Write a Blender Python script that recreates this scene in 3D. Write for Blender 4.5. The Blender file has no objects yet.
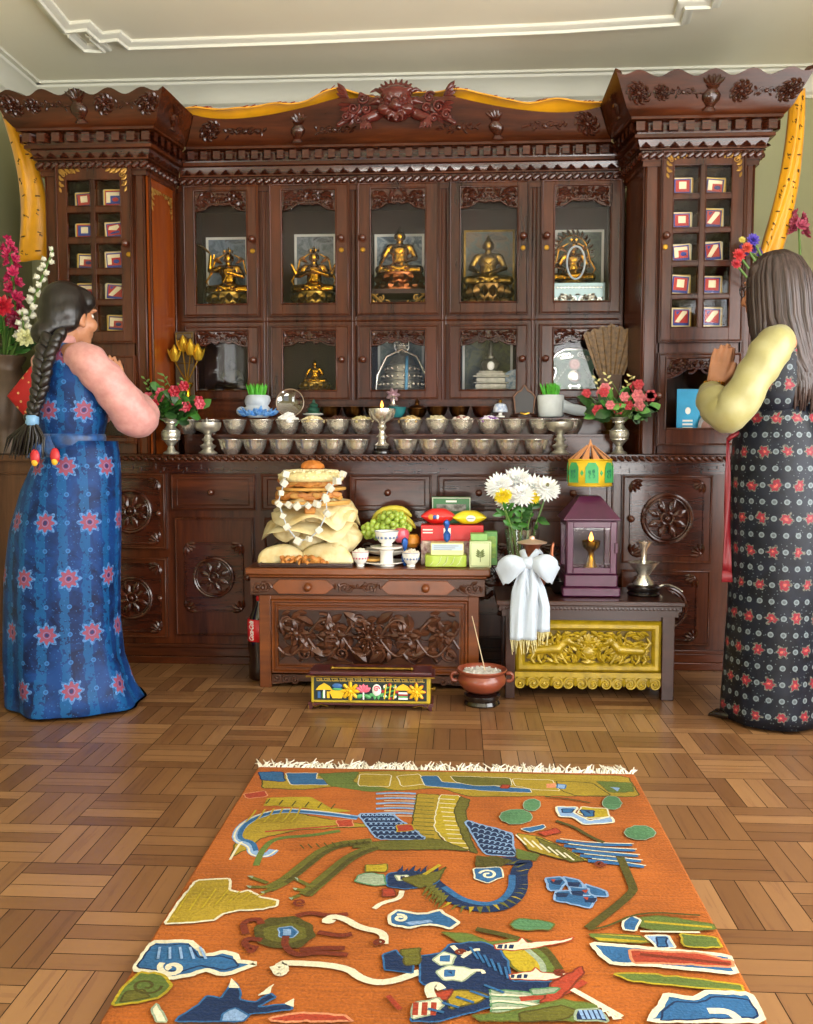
import bpy, bmesh, math, random
from mathutils import Vector, Matrix, Quaternion, noise
PI = math.pi
S = bpy.context.scene
COL = S.collection
rnd = random.Random(7)
F_PX, CX, CY, HZ, VPX, EYE = 925.0, 406.5, 512.0, 445.0, 458.0, 1.0
PITCH = math.atan((CY - HZ) / F_PX)
YAW = math.atan((VPX - CX) / F_PX * math.cos(PITCH))
FW = Vector((-math.sin(YAW) * math.cos(PITCH), math.cos(YAW) * math.cos(PITCH), -math.sin(PITCH)))
RT = Vector((math.cos(YAW), math.sin(YAW), 0))
UP = RT.cross(FW)
def ray(px, py):
 return FW + RT * ((px - CX) / F_PX) + UP * ((CY - py) / F_PX)
def at(px, py, y):
 """world point seen at a photo pixel on the vertical plane at depth y"""
 d = ray(px, py)
 t = y / d.y
 return Vector((d.x * t, y, EYE + d.z * t))
def ax(px, y):
 return at(px, HZ, y).x
def az(py, y, px=400):
 return at(px, py, y).z
def gr(px, py, z=0.0):
 """world point seen at a photo pixel on the horizontal plane at height z"""
 d = ray(px, py)
 t = (z - EYE) / d.z
 return Vector((d.x * t, d.y * t, z))
class MB:
 def __init__(self):
  self.v, self.f, self.m = [], [], []
  self.M = None
 def add(self, vs, fs, mi=0):
  b = len(self.v)
  if self.M is not None:
   M = self.M
   self.v.extend(M @ Vector(p) for p in vs)
  else:
   self.v.extend(Vector(p) for p in vs)
  self.f.extend(tuple(b + i for i in f) for f in fs)
  self.m.extend([mi] * len(fs))
  return self
 def box(self, x0, x1, y0, y1, z0, z1, mi=0):
  vs = [(x, y, z) for z in (z0, z1) for y in (y0, y1) for x in (x0, x1)]
  return self.add(vs, [(0, 2, 3, 1), (4, 5, 7, 6), (0, 1, 5, 4), (2, 6, 7, 3), (0, 4, 6, 2), (1, 3, 7, 5)], mi)
 def lathe(self, prof, c=(0, 0, 0), n=24, mi=0, sx=1.0, sy=1.0, wob=None):
  vs, fs = [], []
  for k, (r, z) in enumerate(prof):
   for i in range(n):
    a = 2 * PI * i / n
    rr = r * (wob(a, k) if wob else 1)
    vs.append((c[0] + sx * rr * math.cos(a), c[1] + sy * rr * math.sin(a), c[2] + z))
  for k in range(len(prof) - 1):
   for i in range(n):
    j = (i + 1) % n
    fs.append((k * n + i, k * n + j, (k + 1) * n + j, (k + 1) * n + i))
  if prof[0][0] > 1e-5:
   fs.append(tuple(reversed(range(n))))
  if prof[-1][0] > 1e-5:
   fs.append(tuple((len(prof) - 1) * n + i for i in range(n)))
  return self.add(vs, fs, mi)
 def tube(self, pts, r, n=8, mi=0, closed=False, flat=1.0):
  pts = [Vector(p) for p in pts]
  k = len(pts)
  rr = r if isinstance(r, (list, tuple)) else [r] * k
  vs, fs = [], []
  side = None
  for i, p in enumerate(pts):
   a = pts[(i - 1) % k] if (closed or i > 0) else p
   b = pts[(i + 1) % k] if (closed or i < k - 1) else p
   t = (b - a)
   t = t.normalized() if t.length > 1e-9 else Vector((0, 0, 1))
   if side is None:
    h = Vector((0, 1, 0)) if abs(t.y) < 0.9 else Vector((1, 0, 0))
    side = t.cross(h).normalized()
   else:
    side = side - t * side.dot(t)
    side = side.normalized() if side.length > 1e-6 else t.orthogonal().normalized()
   w = t.cross(side)
   for j in range(n):
    an = 2 * PI * j / n
    vs.append(p + side * (rr[i] * math.cos(an)) + w * (rr[i] * flat * math.sin(an)))
  for i in range(k if closed else k - 1):
   q = (i + 1) % k
   for j in range(n):
    l = (j + 1) % n
    fs.append((i * n + j, i * n + l, q * n + l, q * n + j))
  if not closed:
   fs.append(tuple(reversed(range(n))))
   fs.append(tuple((k - 1) * n + j for j in range(n)))
  return self.add(vs, fs, mi)
 def ell(self, c, r, nu=14, nv=8, mi=0, R=None):
  if not isinstance(r, (list, tuple)):
   r = (r, r, r)
  vs, fs = [], []
  c = Vector(c)
  def put(x, y, z):
   p = Vector((x * r[0], y * r[1], z * r[2]))
   if R is not None:
    p = R @ p
   vs.append(c + p)
  put(0, 0, -1)
  for k in range(1, nv):
   t = PI * k / nv
   for i in range(nu):
    a = 2 * PI * i / nu
    put(math.sin(t) * math.cos(a), math.sin(t) * math.sin(a), -math.cos(t))
  put(0, 0, 1)
  for i in range(nu):
   j = (i + 1) % nu
   fs.append((0, 1 + j, 1 + i))
   for k in range(nv - 2):
    fs.append((1 + k * nu + i, 1 + k * nu + j, 1 + (k + 1) * nu + j, 1 + (k + 1) * nu + i))
   fs.append((1 + (nv - 2) * nu + i, 1 + (nv - 2) * nu + j, len(vs) - 1))
  return self.add(vs, fs, mi)
 def prism(self, poly, y0, y1, mi=0):
  """polygon in x,z extruded along y"""
  n = len(poly)
  a = sum(poly[i][0] * poly[(i + 1) % n][1] - poly[(i + 1) % n][0] * poly[i][1] for i in range(n))
  if a < 0:
   poly = list(reversed(poly))
  vs = [(x, y0, z) for x, z in poly] + [(x, y1, z) for x, z in poly]
  fs = [tuple(range(n)), tuple(reversed(range(n, 2 * n)))]
  for i in range(n):
   j = (i + 1) % n
   fs.append((j, i, n + i, n + j))
  return self.add(vs, fs, mi)
 def slab(self, poly, z0, z1, mi=0):
  """polygon in x,y extruded along z"""
  n = len(poly)
  a = sum(poly[i][0] * poly[(i + 1) % n][1] - poly[(i + 1) % n][0] * poly[i][1] for i in range(n))
  if a < 0:
   poly = list(reversed(poly))
  vs = [(p[0], p[1], z0) for p in poly] + [(p[0], p[1], z1) for p in poly]
  fs = [tuple(reversed(range(n))), tuple(range(n, 2 * n))]
  for i in range(n):
   j = (i + 1) % n
   fs.append((i, j, n + j, n + i))
  return self.add(vs, fs, mi)
 def loft(self, rings, caps=True, closed=True, mi=0):
  n = len(rings[0])
  vs = [p for r in rings for p in r]
  fs = []
  for k in range(len(rings) - 1):
   for i in range(n if closed else n - 1):
    j = (i + 1) % n
    fs.append((k * n + i, k * n + j, (k + 1) * n + j, (k + 1) * n + i))
  if caps:
   fs.append(tuple(reversed(range(n))))
   fs.append(tuple((len(rings) - 1) * n + i for i in range(n)))
  return self.add(vs, fs, mi)
 def leaf(self, c, d, nrm, L, w, h=None, mi=0, curl=0.0):
  """pointed leaf blade with a raised rib: from c along d, facing nrm"""
  c, d, nrm = Vector(c), Vector(d).normalized(), Vector(nrm).normalized()
  s = d.cross(nrm)
  s = s.normalized() if s.length > 1e-6 else d.orthogonal().normalized()
  u = s.cross(d)
  h = w * 0.35 if h is None else h
  vs = []
  for t, ww in ((0.0, 0.12), (0.25, 0.75), (0.55, 1.0), (0.8, 0.62)):
   p = c + d * (L * t) + u * (curl * L * t * t)
   vs += [p - s * (w * ww / 2), p + u * (h * (1 - abs(t - 0.5))), p + s * (w * ww / 2)]
  vs.append(c + d * L + u * (curl * L))
  fs = []
  for k in range(3):
   b = 3 * k
   fs += [(b, b + 3, b + 4, b + 1), (b + 1, b + 4, b + 5, b + 2)]
  fs += [(9, 12, 10), (10, 12, 11)]
  return self.add(vs, fs, mi)
 def build(self, name, mats, parent=None, smooth=35, bevel=0.0, sub=0, seg=2, world=True, solid=0.0):
  """link as ONE mesh object. world=True: the vertices are world coordinates and are moved into the parent's space"""
  if not isinstance(mats, (list, tuple)):
   mats = [mats]
  me = bpy.data.meshes.new(name)
  off = Vector((0, 0, 0))
  if parent is not None and world:
   off = wloc(parent)
  me.from_pydata([p - off for p in self.v], [], self.f)
  for m in mats:
   me.materials.append(m)
  if len(mats) > 1:
   me.polygons.foreach_set('material_index', self.m)
  me.update()
  o = bpy.data.objects.new(name, me)
  COL.objects.link(o)
  if parent is not None:
   o.parent = parent
  shade(me, smooth)
  if solid:
   md = o.modifiers.new('s', 'SOLIDIFY'); md.thickness = solid; md.offset = 0
  if bevel:
   md = o.modifiers.new('b', 'BEVEL'); md.width = bevel; md.segments = seg; md.limit_method = 'ANGLE'; md.angle_limit = math.radians(40)
   md.harden_normals = False
  if sub:
   md = o.modifiers.new('u', 'SUBSURF'); md.levels = sub; md.render_levels = sub
  return o
def shade(me, smooth):
 if smooth:
  me.polygons.foreach_set('use_smooth', [True] * len(me.polygons))
  if smooth < 180:
   me.set_sharp_from_angle(angle=math.radians(smooth))
def wloc(o):
 p = Vector((0, 0, 0))
 while o is not None:
  p = p + o.location
  o = o.parent
 return p
def frame(o, u, v, n=None):
 """matrix mapping local x->u, z->v, -y->outward normal"""
 u, v = Vector(u).normalized(), Vector(v).normalized()
 nn = u.cross(v).normalized()            # points towards the viewer (-y) when u=+x, v=+z
 M = Matrix((( u.x, -nn.x, v.x, o[0]), (u.y, -nn.y, v.y, o[1]), (u.z, -nn.z, v.z, o[2]), (0, 0, 0, 1)))
 return M
def tag(o, label=None, cat=None, group=None, kind=None):
 if label: o['label'] = label
 if cat: o['category'] = cat
 if group: o['group'] = group
 if kind: o['kind'] = kind
 return o
def thing(name, label, cat, loc=(0, 0, 0), rz=0.0, group=None):
 o = bpy.data.objects.new(name, None)
 COL.objects.link(o)
 o.empty_display_size = 0.05
 o.location = loc
 o.rotation_euler = (0, 0, rz)
 return tag(o, label, cat, group)
def dup(root, loc, rz=0.0, label=None, scale=None):
 def cp(o, par):
  c = o.copy()
  COL.objects.link(c)
  c.parent = par
  for ch in list(o.children):
   cp(ch, c)
  return c
 r = cp(root, None)
 r.location = loc
 r.rotation_euler = (0, 0, rz)
 if scale: r.scale = scale
 if label: r['label'] = label
 return r
def solo(mb, name, mats, label, cat, group=None, kind=None, base=None, **kw):
 """a thing that is one mesh: origin at its base"""
 if base is None:
  lo = Vector((min(p.x for p in mb.v), min(p.y for p in mb.v), min(p.z for p in mb.v)))
  hi = Vector((max(p.x for p in mb.v), max(p.y for p in mb.v), max(p.z for p in mb.v)))
  base = Vector(((lo.x + hi.x) / 2, (lo.y + hi.y) / 2, lo.z))
 base = Vector(base)
 mb.v = [p - base for p in mb.v]
 o = mb.build(name, mats, None, **kw)
 o.location = base
 return tag(o, label, cat, group, kind)
def struct(mb, name, mats, **kw):
 o = mb.build(name, mats, None, **kw)
 o['kind'] = 'structure'
 return o
def organic(name, pieces, voxel, mat, parent=None, smooth_it=6, world=True, adapt=0):
 """one continuous skin over overlapping tapered limbs and ellipsoids"""
 mb = MB()
 for p in pieces:
  if p[0] == 'c':
   a, b, r1, r2 = Vector(p[1]), Vector(p[2]), p[3], p[4]
   n = 5
   d = (b - a)
   L = d.length
   if L < 1e-6:
    continue
   t = d / L
   pts, rs = [], []
   for k in range(4):
    an = PI / 2 * k / 4
    pts.append(a - t * (r1 * math.cos(an))); rs.append(max(r1 * math.sin(an), r1 * 0.05))
   for k in range(n + 1):
    pts.append(a + d * (k / n)); rs.append(r1 + (r2 - r1) * k / n)
   for k in range(1, 5):
    an = PI / 2 * k / 4
    pts.append(b + t * (r2 * math.sin(an))); rs.append(max(r2 * math.cos(an), r2 * 0.05))
   mb.tube(pts, rs, 12)
  else:
   R = p[3] if len(p) > 3 else None
   mb.ell(p[1], p[2], 16, 12, 0, R)
 o = mb.build('tmp', [mat], None, smooth=0)
 rm = o.modifiers.new('r', 'REMESH'); rm.mode = 'VOXEL'; rm.voxel_size = voxel; rm.adaptivity = adapt
 if smooth_it:
  sm = o.modifiers.new('s', 'SMOOTH'); sm.factor = 0.5; sm.iterations = smooth_it
 return bake(o, name, parent, world)
def bake(o, name, parent, world=True, smooth=180):
 dg = bpy.context.evaluated_depsgraph_get()
 dg.update()
 me = bpy.data.meshes.new_from_object(o.evaluated_get(dg))
 bpy.data.objects.remove(o)
 me.name = name
 if parent is not None and world:
  off = wloc(parent)
  me.transform(Matrix.Translation(-off))
 r = bpy.data.objects.new(name, me)
 COL.objects.link(r)
 if parent is not None:
  r.parent = parent
 shade(me, smooth)
 return r
def srgb(h):
 if isinstance(h, str):
  c = [int(h[i:i + 2], 16) / 255 for i in (0, 2, 4)]
 else:
  c = [x / 255 for x in h]
 return tuple(x / 12.92 if x <= 0.04045 else ((x + 0.055) / 1.055) ** 2.4 for x in c) + (1.0,)
class NT:
 """tiny maths DSL over shader nodes"""
 def __init__(self, name):
  self.mat = bpy.data.materials.new(name)
  self.mat.use_nodes = True
  self.t = self.mat.node_tree
  self.b = self.t.nodes['Principled BSDF']
 def n(self, typ, **kw):
  x = self.t.nodes.new(typ)
  for k, v in kw.items():
   setattr(x, k, v)
  return x
 def l(self, a, b):
  self.t.links.new(a.s if isinstance(a, X) else a, b)
 def m(self, op, *a):
  x = self.n('ShaderNodeMath', operation=op)
  for i, q in enumerate(a):
   if isinstance(q, X): self.l(q, x.inputs[i])
   else: x.inputs[i].default_value = q
  return X(self, x.outputs[0])
 def coord(self, which='Object'):
  tc = self.n('ShaderNodeTexCoord')
  return tc.outputs[which]
 def xyz(self, which='Object'):
  s = self.n('ShaderNodeSeparateXYZ')
  self.l(self.coord(which), s.inputs[0])
  return [X(self, s.outputs[i]) for i in range(3)]
 def vec(self, a, b, c):
  s = self.n('ShaderNodeCombineXYZ')
  for i, q in enumerate((a, b, c)):
   if isinstance(q, X): self.l(q, s.inputs[i])
   else: s.inputs[i].default_value = q
  return s.outputs[0]
 def mapped(self, scale, which='Object', loc=(0, 0, 0)):
  mp = self.n('ShaderNodeMapping')
  mp.inputs['Scale'].default_value = scale
  mp.inputs['Location'].default_value = loc
  self.l(self.coord(which), mp.inputs[0])
  return mp.outputs[0]
 def noise(self, scale, detail=4, vec=None, rough=0.55, dist=0.0):
  x = self.n('ShaderNodeTexNoise')
  x.inputs['Scale'].default_value = scale
  x.inputs['Detail'].default_value = detail
  x.inputs['Roughness'].default_value = rough
  x.inputs['Distortion'].default_value = dist
  self.l(vec if vec is not None else self.coord(), x.inputs['Vector'])
  return X(self, x.outputs[0])
 def mix(self, fac, a, b):
  x = self.n('ShaderNodeMix', data_type='RGBA')
  if isinstance(fac, X): self.l(fac, x.inputs[0])
  else: x.inputs[0].default_value = fac
  for q, i in ((a, 6), (b, 7)):
   if isinstance(q, tuple): x.inputs[i].default_value = q
   else: self.l(q, x.inputs[i])
  return x.outputs[2]
 def ramp(self, fac, stops):
  x = self.n('ShaderNodeValToRGB')
  e = x.color_ramp.elements
  while len(e) > 1: e.remove(e[0])
  e[0].position = stops[0][0]; e[0].color = stops[0][1]
  for p, c in stops[1:]:
   k = e.new(p); k.color = c
  self.l(fac, x.inputs[0])
  return x.outputs[0]
 def bump(self, h, strength=0.3, dist=0.01):
  x = self.n('ShaderNodeBump')
  x.inputs['Strength'].default_value = strength
  x.inputs['Distance'].default_value = dist
  self.l(h, x.inputs['Height'])
  self.l(x.outputs[0], self.b.inputs['Normal'])
 def set(self, **kw):
  for k, v in kw.items():
   i = self.b.inputs[k.replace('_', ' ')]
   if isinstance(v, (X,)): self.l(v, i)
   elif isinstance(v, (int, float, tuple)): i.default_value = v
   else: self.l(v, i)
  return self
class X:
 def __init__(self, nt, s): self.nt, self.s = nt, s
 def __add__(self, o): return self.nt.m('ADD', self, o)
 def __radd__(self, o): return self.nt.m('ADD', self, o)
 def __sub__(self, o): return self.nt.m('SUBTRACT', self, o)
 def __rsub__(self, o): return self.nt.m('SUBTRACT', o, self)
 def __mul__(self, o): return self.nt.m('MULTIPLY', self, o)
 def __rmul__(self, o): return self.nt.m('MULTIPLY', self, o)
 def __truediv__(self, o): return self.nt.m('DIVIDE', self, o)
 def lt(self, o): return self.nt.m('LESS_THAN', self, o)
 def gt(self, o): return self.nt.m('GREATER_THAN', self, o)
 def f(self, op, *a): return self.nt.m(op, self, *a)
def mat(name, col, rough=0.5, metal=0.0, var=0.0, vscale=12.0, bump=0.0, bscale=40.0, coat=0.0, sheen=0.0, emit=0.0, spec=None, sub=0.0, col2=None):
 t = NT(name)
 c = srgb(col)
 t.set(Base_Color=c, Roughness=rough, Metallic=metal)
 if var or col2:
  c2 = srgb(col2) if col2 else tuple(max(0, x * (1 - var)) for x in c[:3]) + (1,)
  nz = t.noise(vscale, 4)
  t.set(Base_Color=t.ramp(nz, [(0.35, c2), (0.65, c)]))
 if bump:
  t.bump(t.noise(bscale, 5), bump, 0.01)
 if coat: t.set(Coat_Weight=coat, Coat_Roughness=0.12)
 if sheen: t.set(Sheen_Weight=sheen)
 if spec is not None: t.b.inputs['Specular IOR Level'].default_value = spec
 if emit:
  t.set(Emission_Color=c, Emission_Strength=emit)
 if sub:
  t.set(Subsurface_Weight=sub, Subsurface_Radius=(0.02, 0.008, 0.004))
 return t.mat
def wood(name, c1, c2, rough=0.3, axis='z', coat=0.35, scale=9.0):
 t = NT(name)
 st = {'x': (0.12, 1, 1), 'y': (1, 0.12, 1), 'z': (1, 1, 0.12)}[axis]
 v = t.mapped(tuple(s * scale for s in st))
 n1 = t.noise(1.0, 6, v, 0.6, 0.6)
 n2 = t.noise(6.0, 5, v, 0.6)
 g = n1 * 0.65 + n2 * 0.35
 t.set(Base_Color=t.ramp(g, [(0.33, srgb(c1)), (0.66, srgb(c2))]), Roughness=rough, Coat_Weight=coat, Coat_Roughness=0.15)
 t.b.inputs['Specular IOR Level'].default_value = 0.3
 t.bump(n2, 0.12, 0.004)
 return t.mat
def glass_mat(name, tint=(1, 1, 1, 1), gloss=0.015):
 """thin window glass: see-through with a fresnel reflection"""
 t = NT(name)
 t.t.nodes.remove(t.b)
 out = [n for n in t.t.nodes if n.type == 'OUTPUT_MATERIAL'][0]
 tr = t.n('ShaderNodeBsdfTransparent'); tr.inputs[0].default_value = tint
 gl = t.n('ShaderNodeBsdfGlossy'); gl.inputs['Roughness'].default_value = 0.03
 fr = t.n('ShaderNodeLayerWeight'); fr.inputs[0].default_value = 0.5
 mx = t.n('ShaderNodeMixShader')
 fac = X(t, fr.outputs['Facing']).f('POWER', 4.0) * 0.5 + gloss
 t.l(fac, mx.inputs[0])
 t.l(tr.outputs[0], mx.inputs[1]); t.l(gl.outputs[0], mx.inputs[2])
 t.l(mx.outputs[0], out.inputs[0])
 return t.mat
M = {}
M['wood'] = wood('mahogany', '200c05', '56270f', 0.27, 'z', 0.2)
M['woodx'] = wood('mahogany_level', '200c05', '56270f', 0.27, 'x', 0.2)
M['wood_carve'] = wood('mahogany_carved', '1e0b05', '4c2010', 0.24, 'x', 0.6, 20)
M['wood_in'] = wood('mahogany_inside', '24100a', '3c1e13', 0.5, 'z', 0.0)
M['wood_orange'] = wood('mahogany_side_panel', '6a2c0e', '8f4517', 0.22, 'z', 0.5, 6)
M['table'] = wood('teak_table', '4a220d', '7d4218', 0.32, 'x', 0.4)
M['table_dark'] = wood('dark_table', '24110b', '3d1d13', 0.3, 'x', 0.5)
M['table_carve'] = wood('table_carving', '2e1810', '5a3420', 0.35, 'x', 0.3, 20)
M['gilt'] = mat('gilt_paint', 'a88c12', 0.36, 0.2, 0.35, 30, 0.1, 60, coat=0.3)
M['gilt_corner'] = mat('gilt_corner', 'b0843c', 0.35, 0.6, 0.3, 40)
M['gold'] = mat('polished_gold', 'c99222', 0.24, 1.0, 0.35, 25, 0.05, 90)
M['gold2'] = mat('aged_gold', '9c7a34', 0.32, 1.0, 0.45, 30, 0.08, 90)
M['bronze'] = mat('bronze', '7a5a30', 0.34, 1.0, 0.4, 25, 0.05, 60)
M['silver'] = mat('silver', 'f2eee4', 0.26, 0.9, 0.08, 14, 0.03, 60)
M['silver_old'] = mat('old_silver', 'd0ccbe', 0.36, 0.8, 0.3, 40, 0.1, 90)
M['brass'] = mat('brass', 'b58a35', 0.3, 1.0, 0.25, 20)
M['black'] = mat('black_gloss', '120c0c', 0.18, 0, coat=0.6)
M['white'] = mat('white_paint', 'e8e6dc', 0.5)
M['porcelain'] = mat('porcelain', 'eceae2', 0.14, coat=0.5)
M['glass'] = glass_mat('window_glass')
M['clear'] = glass_mat('clear_glass', (0.93, 0.96, 0.94, 1), 0.10)
M['khata'] = mat('white_silk', 'b6c2cf', 0.42, 0, 0.06, 30, 0.1, 80, sheen=0.4)
M['yellow_silk'] = mat('yellow_silk', 'f2a90a', 0.4, 0, 0.18, 10, 0.08, 50, sheen=0.3)
M['ink'] = mat('dark_ink', '3a2410', 0.6)
M['ink_red'] = mat('red_ink', '8d2c12', 0.6)
M['leaf'] = mat('leaf_green', '3f7a2a', 0.45, 0, 0.4, 30)
M['leaf2'] = mat('leaf_dark', '2c5424', 0.45, 0, 0.4, 30)
M['leaf_pale'] = mat('leaf_variegated', '86b95c', 0.45, 0, 0, 22, col2='3d8a34')
M['stem'] = mat('stem_green', '5d7f3a', 0.5)
YF, YC, YW = 4.13, 4.42, 5.0          # tower / base front, display doors, back wall
XL, XR, YB, ZC = -2.32, 2.15, -1.6, 2.9
def room():
 def wallmat(n, c, c2):
  t = NT(n)
  t.set(Base_Color=t.ramp(t.noise(1.5, 4), [(0.3, srgb(c2)), (0.7, srgb(c))]), Roughness=0.75)
  t.bump(t.noise(90, 3), 0.06, 0.004)
  return t.mat
 mw = wallmat('wall_plaster', 'b4b48c', 'acac82')
 mc = wallmat('ceiling_plaster', 'f4efdc', 'eee8d4')
 mt = mat('trim_plaster', 'e6e5d8', 0.55)
 b, ox, oy = 0.2208, gr(632.8, 778.9).x, gr(715.6, 929).y
 pt = NT('parquet')
 geo = pt.n('ShaderNodeNewGeometry')
 isl = X(pt, geo.outputs['Random Per Island'])
 at_ = pt.n('ShaderNodeAttribute', attribute_name='along')
 pos = pt.xyz()
 al = X(pt, at_.outputs['Fac'])
 u = pos[0] * al + pos[1] * (1.0 - al)
 w = pos[1] * al + pos[0] * (1.0 - al)
 gv = pt.vec(u * 3.0, w * 45.0, isl * 50.0)
 gn = pt.noise(1.0, 5, gv, 0.6)
 base = pt.ramp(isl, [(0.0, srgb('684629')), (0.35, srgb('765231')), (0.7, srgb('855f3b')), (1.0, srgb('946d46'))])
 dark = pt.ramp(isl, [(0.0, srgb('573821')), (1.0, srgb('785136'))])
 pt.set(Base_Color=pt.mix(pt.m('SMOOTHSTEP' if False else 'MULTIPLY', gn.gt(0.6), 0.35) + (gn - 0.4) * 0.6, base, dark), Roughness=pt.m('ADD', gn * 0.12, 0.3), Coat_Weight=0.3, Coat_Roughness=0.22)
 pt.bump(gn, 0.08, 0.003)
 mg = mat('parquet_joint', '2a170c', 0.7)
 mb = MB()
 along = []
 g = 0.0011
 ws = b / 4
 for ix in range(int((XL - ox) // b) , int((XR - ox) // b) + 1):
  for iy in range(int((YB - oy) // b), int((YW - oy) // b) + 1):
   x0, y0 = ox + ix * b, oy + iy * b
   vert = (ix + iy) % 2 == 0
   for k in range(4):
    if vert: a = (x0 + k * ws, x0 + (k + 1) * ws, y0, y0 + b)
    else: a = (x0, x0 + b, y0 + k * ws, y0 + (k + 1) * ws)
    xa, xb, ya, yb = max(a[0], XL), min(a[1], XR), max(a[2], YB), min(a[3], YW)
    if xb - xa < 0.004 or yb - ya < 0.004: continue
    xa += g; xb -= g; ya += g; yb -= g
    mb.add([(xa, ya, 0), (xb, ya, 0), (xb, yb, 0), (xa, yb, 0)], [(0, 1, 2, 3)], 0)
    along += [0.0 if vert else 1.0] * 4
 nb = len(mb.v)
 mb.box(XL - .1, XR + .1, YB - .1, YW + .1, -0.08, -0.0015, 1)
 fl = struct(mb, 'floor', [pt.mat, mg], smooth=0)
 at2 = fl.data.attributes.new('along', 'FLOAT', 'POINT')
 at2.data.foreach_set('value', along + [0.0] * (len(mb.v) - nb))
 struct(MB().box(XL - .1, XR + .1, YB - .1, YW + .1, ZC, ZC + .1), 'ceiling', mc, smooth=0)
 struct(MB().box(XL - .1, XR + .1, YW, YW + .1, 0, ZC), 'wall_back', mw, smooth=0)
 ly0, ly1, lz0, lz1 = -1.3, .5, .9, 2.3
 mb = MB()
 mb.box(XL - .1, XL, YB, ly0, 0, ZC).box(XL - .1, XL, ly1, YW, 0, ZC).box(XL - .1, XL, ly0, ly1, 0, lz0).box(XL - .1, XL, ly0, ly1, lz1, ZC)
 struct(mb, 'wall_left', mw, smooth=0)
 mb = MB()
 for a in (ly0, (ly0 + ly1) / 2 - .03, ly1 - .06):
  mb.box(XL - .07, XL - .02, a, a + .06, lz0, lz1)
 mb.box(XL - .07, XL - .02, ly0, ly1, lz0, lz0 + .06).box(XL - .07, XL - .02, ly0, ly1, lz1 - .06, lz1)
 struct(mb, 'fill_window', M['white'], smooth=0)  # unseen window, added to the left wall to let fill light in
 wy0, wy1, wz0, wz1 = -1.3, 3.0, 0.35, 2.4
 mb = MB()
 mb.box(XR, XR + .1, YB, wy0, 0, ZC).box(XR, XR + .1, wy1, YW, 0, ZC).box(XR, XR + .1, wy0, wy1, 0, wz0).box(XR, XR + .1, wy0, wy1, wz1, ZC)
 struct(mb, 'wall_right', mw, smooth=0)
 mb = MB()
 for a in (wy0, wy0 + (wy1 - wy0 - .06) / 3, wy0 + (wy1 - wy0 - .06) * 2 / 3, wy1 - .06):
  mb.box(XR + .02, XR + .07, a, a + .06, wz0, wz1)
 mb.box(XR + .02, XR + .07, wy0, wy1, wz0, wz0 + .06).box(XR + .02, XR + .07, wy0, wy1, wz1 - .06, wz1)
 wf = struct(mb, 'window_2', M['white'], smooth=0)
 fx0, fx1, fz0, fz1 = 1.0, 2.0, 0.12, 2.35
 mb = MB()
 mb.box(XL - .1, -1.3, YB - .1, YB, 0, ZC).box(.3, fx0, YB - .1, YB, 0, ZC).box(-1.3, .3, YB - .1, YB, 2.2, ZC).box(fx1, XR + .1, YB - .1, YB, 0, ZC).box(fx0, fx1, YB - .1, YB, 0, fz0).box(fx0, fx1, YB - .1, YB, fz1, ZC)
 struct(mb, 'wall_front', mw, smooth=0)
 mb = MB()
 for k in range(2):
  x = fx0 + (fx1 - fx0 - .06) * k
  mb.box(x, x + .06, YB - .07, YB - .02, fz0, fz1)
 mb.box(fx0, fx1, YB - .07, YB - .02, fz0, fz0 + .06).box(fx0, fx1, YB - .07, YB - .02, fz1 - .06, fz1)
 struct(mb, 'window_1', M['white'], smooth=0)
 mb = MB()          # open double door to the terrace
 for a, b in ((-1.3, -1.24), (.24, .3)): mb.box(a, b, YB - .09, YB - .01, 0, 2.2)
 mb.box(-1.24, .24, YB - .09, YB - .01, 2.14, 2.2)
 struct(mb, 'door_1', M['white'], smooth=0)
 struct(MB().box(-2.6, 2.4, YB - 2.2, YB - .1, -.08, -.002), 'terrace_floor', mat('terrace_stone', 'c9c2b2', .8), smooth=0)
 prof = [(0, -0.125), (0.012, -0.125), (0.012, -0.112), (0.03, -0.10), (0.034, -0.085), (0.045, -0.06), (0.07, -0.035), (0.10, -0.024), (0.105, -0.012), (0.13, -0.012), (0.13, 0.0), (0, 0)]
 def crown(name, f):
  mb = MB()
  mb.loft([[f(s, d, z) for d, z in prof] for s in (0, 1)], caps=True)
  struct(mb, name, mt, smooth=30)
 e = 0.0005
 crown('trim_1', lambda s, d, z: (XL + (XR - XL) * s, YW - e - d, ZC - e + z))
 crown('trim_2', lambda s, d, z: (XL + e + d, YB + (YW - YB) * s, ZC - e + z))
 crown('trim_3', lambda s, d, z: (XR - e - d, YB + (YW - YB) * s, ZC - e + z))
 def strip(name, pts, w):
  mb = MB()
  P = [Vector((p.x, p.y, 0)) for p in pts]
  rings = []
  for i, p in enumerate(P):
   d1 = (p - P[i - 1]).normalized() if i else (P[1] - p).normalized()
   d2 = (P[i + 1] - p).normalized() if i < len(P) - 1 else d1
   n1, n2 = Vector((d1.y, -d1.x, 0)), Vector((d2.y, -d2.x, 0))
   m_ = (n1 + n2) / max(0.35, 1 + n1.dot(n2))
   rings.append([p + m_ * (w * k) + Vector((0, 0, ZC - h)) for k, h in ((-.5, -.002), (-.5, .012), (-.3, .02), (-.1, .022), (-.06, .034), (.06, .034), (.1, .022), (.3, .02), (.5, .012), (.5, -.002))])
  mb.loft(rings)
  struct(mb, name, mt, smooth=30)
 z = ZC
 A = [gr(x, y, z) for x, y in ((34, -12), (65, 26), (86, 24), (99, 36), (117, 34), (128, 43), (300, 37), (560, 26), (682, 18))]
 A += [gr(686, 2, z), gr(712, 1, z), gr(716, -10, z)]
 strip('trim_4', A, 0.075)
 strip('trim_5', [gr(x, y, z) for x, y in ((68, 30), (84, 45), (104, 46), (90, 33))], 0.05)
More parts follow.
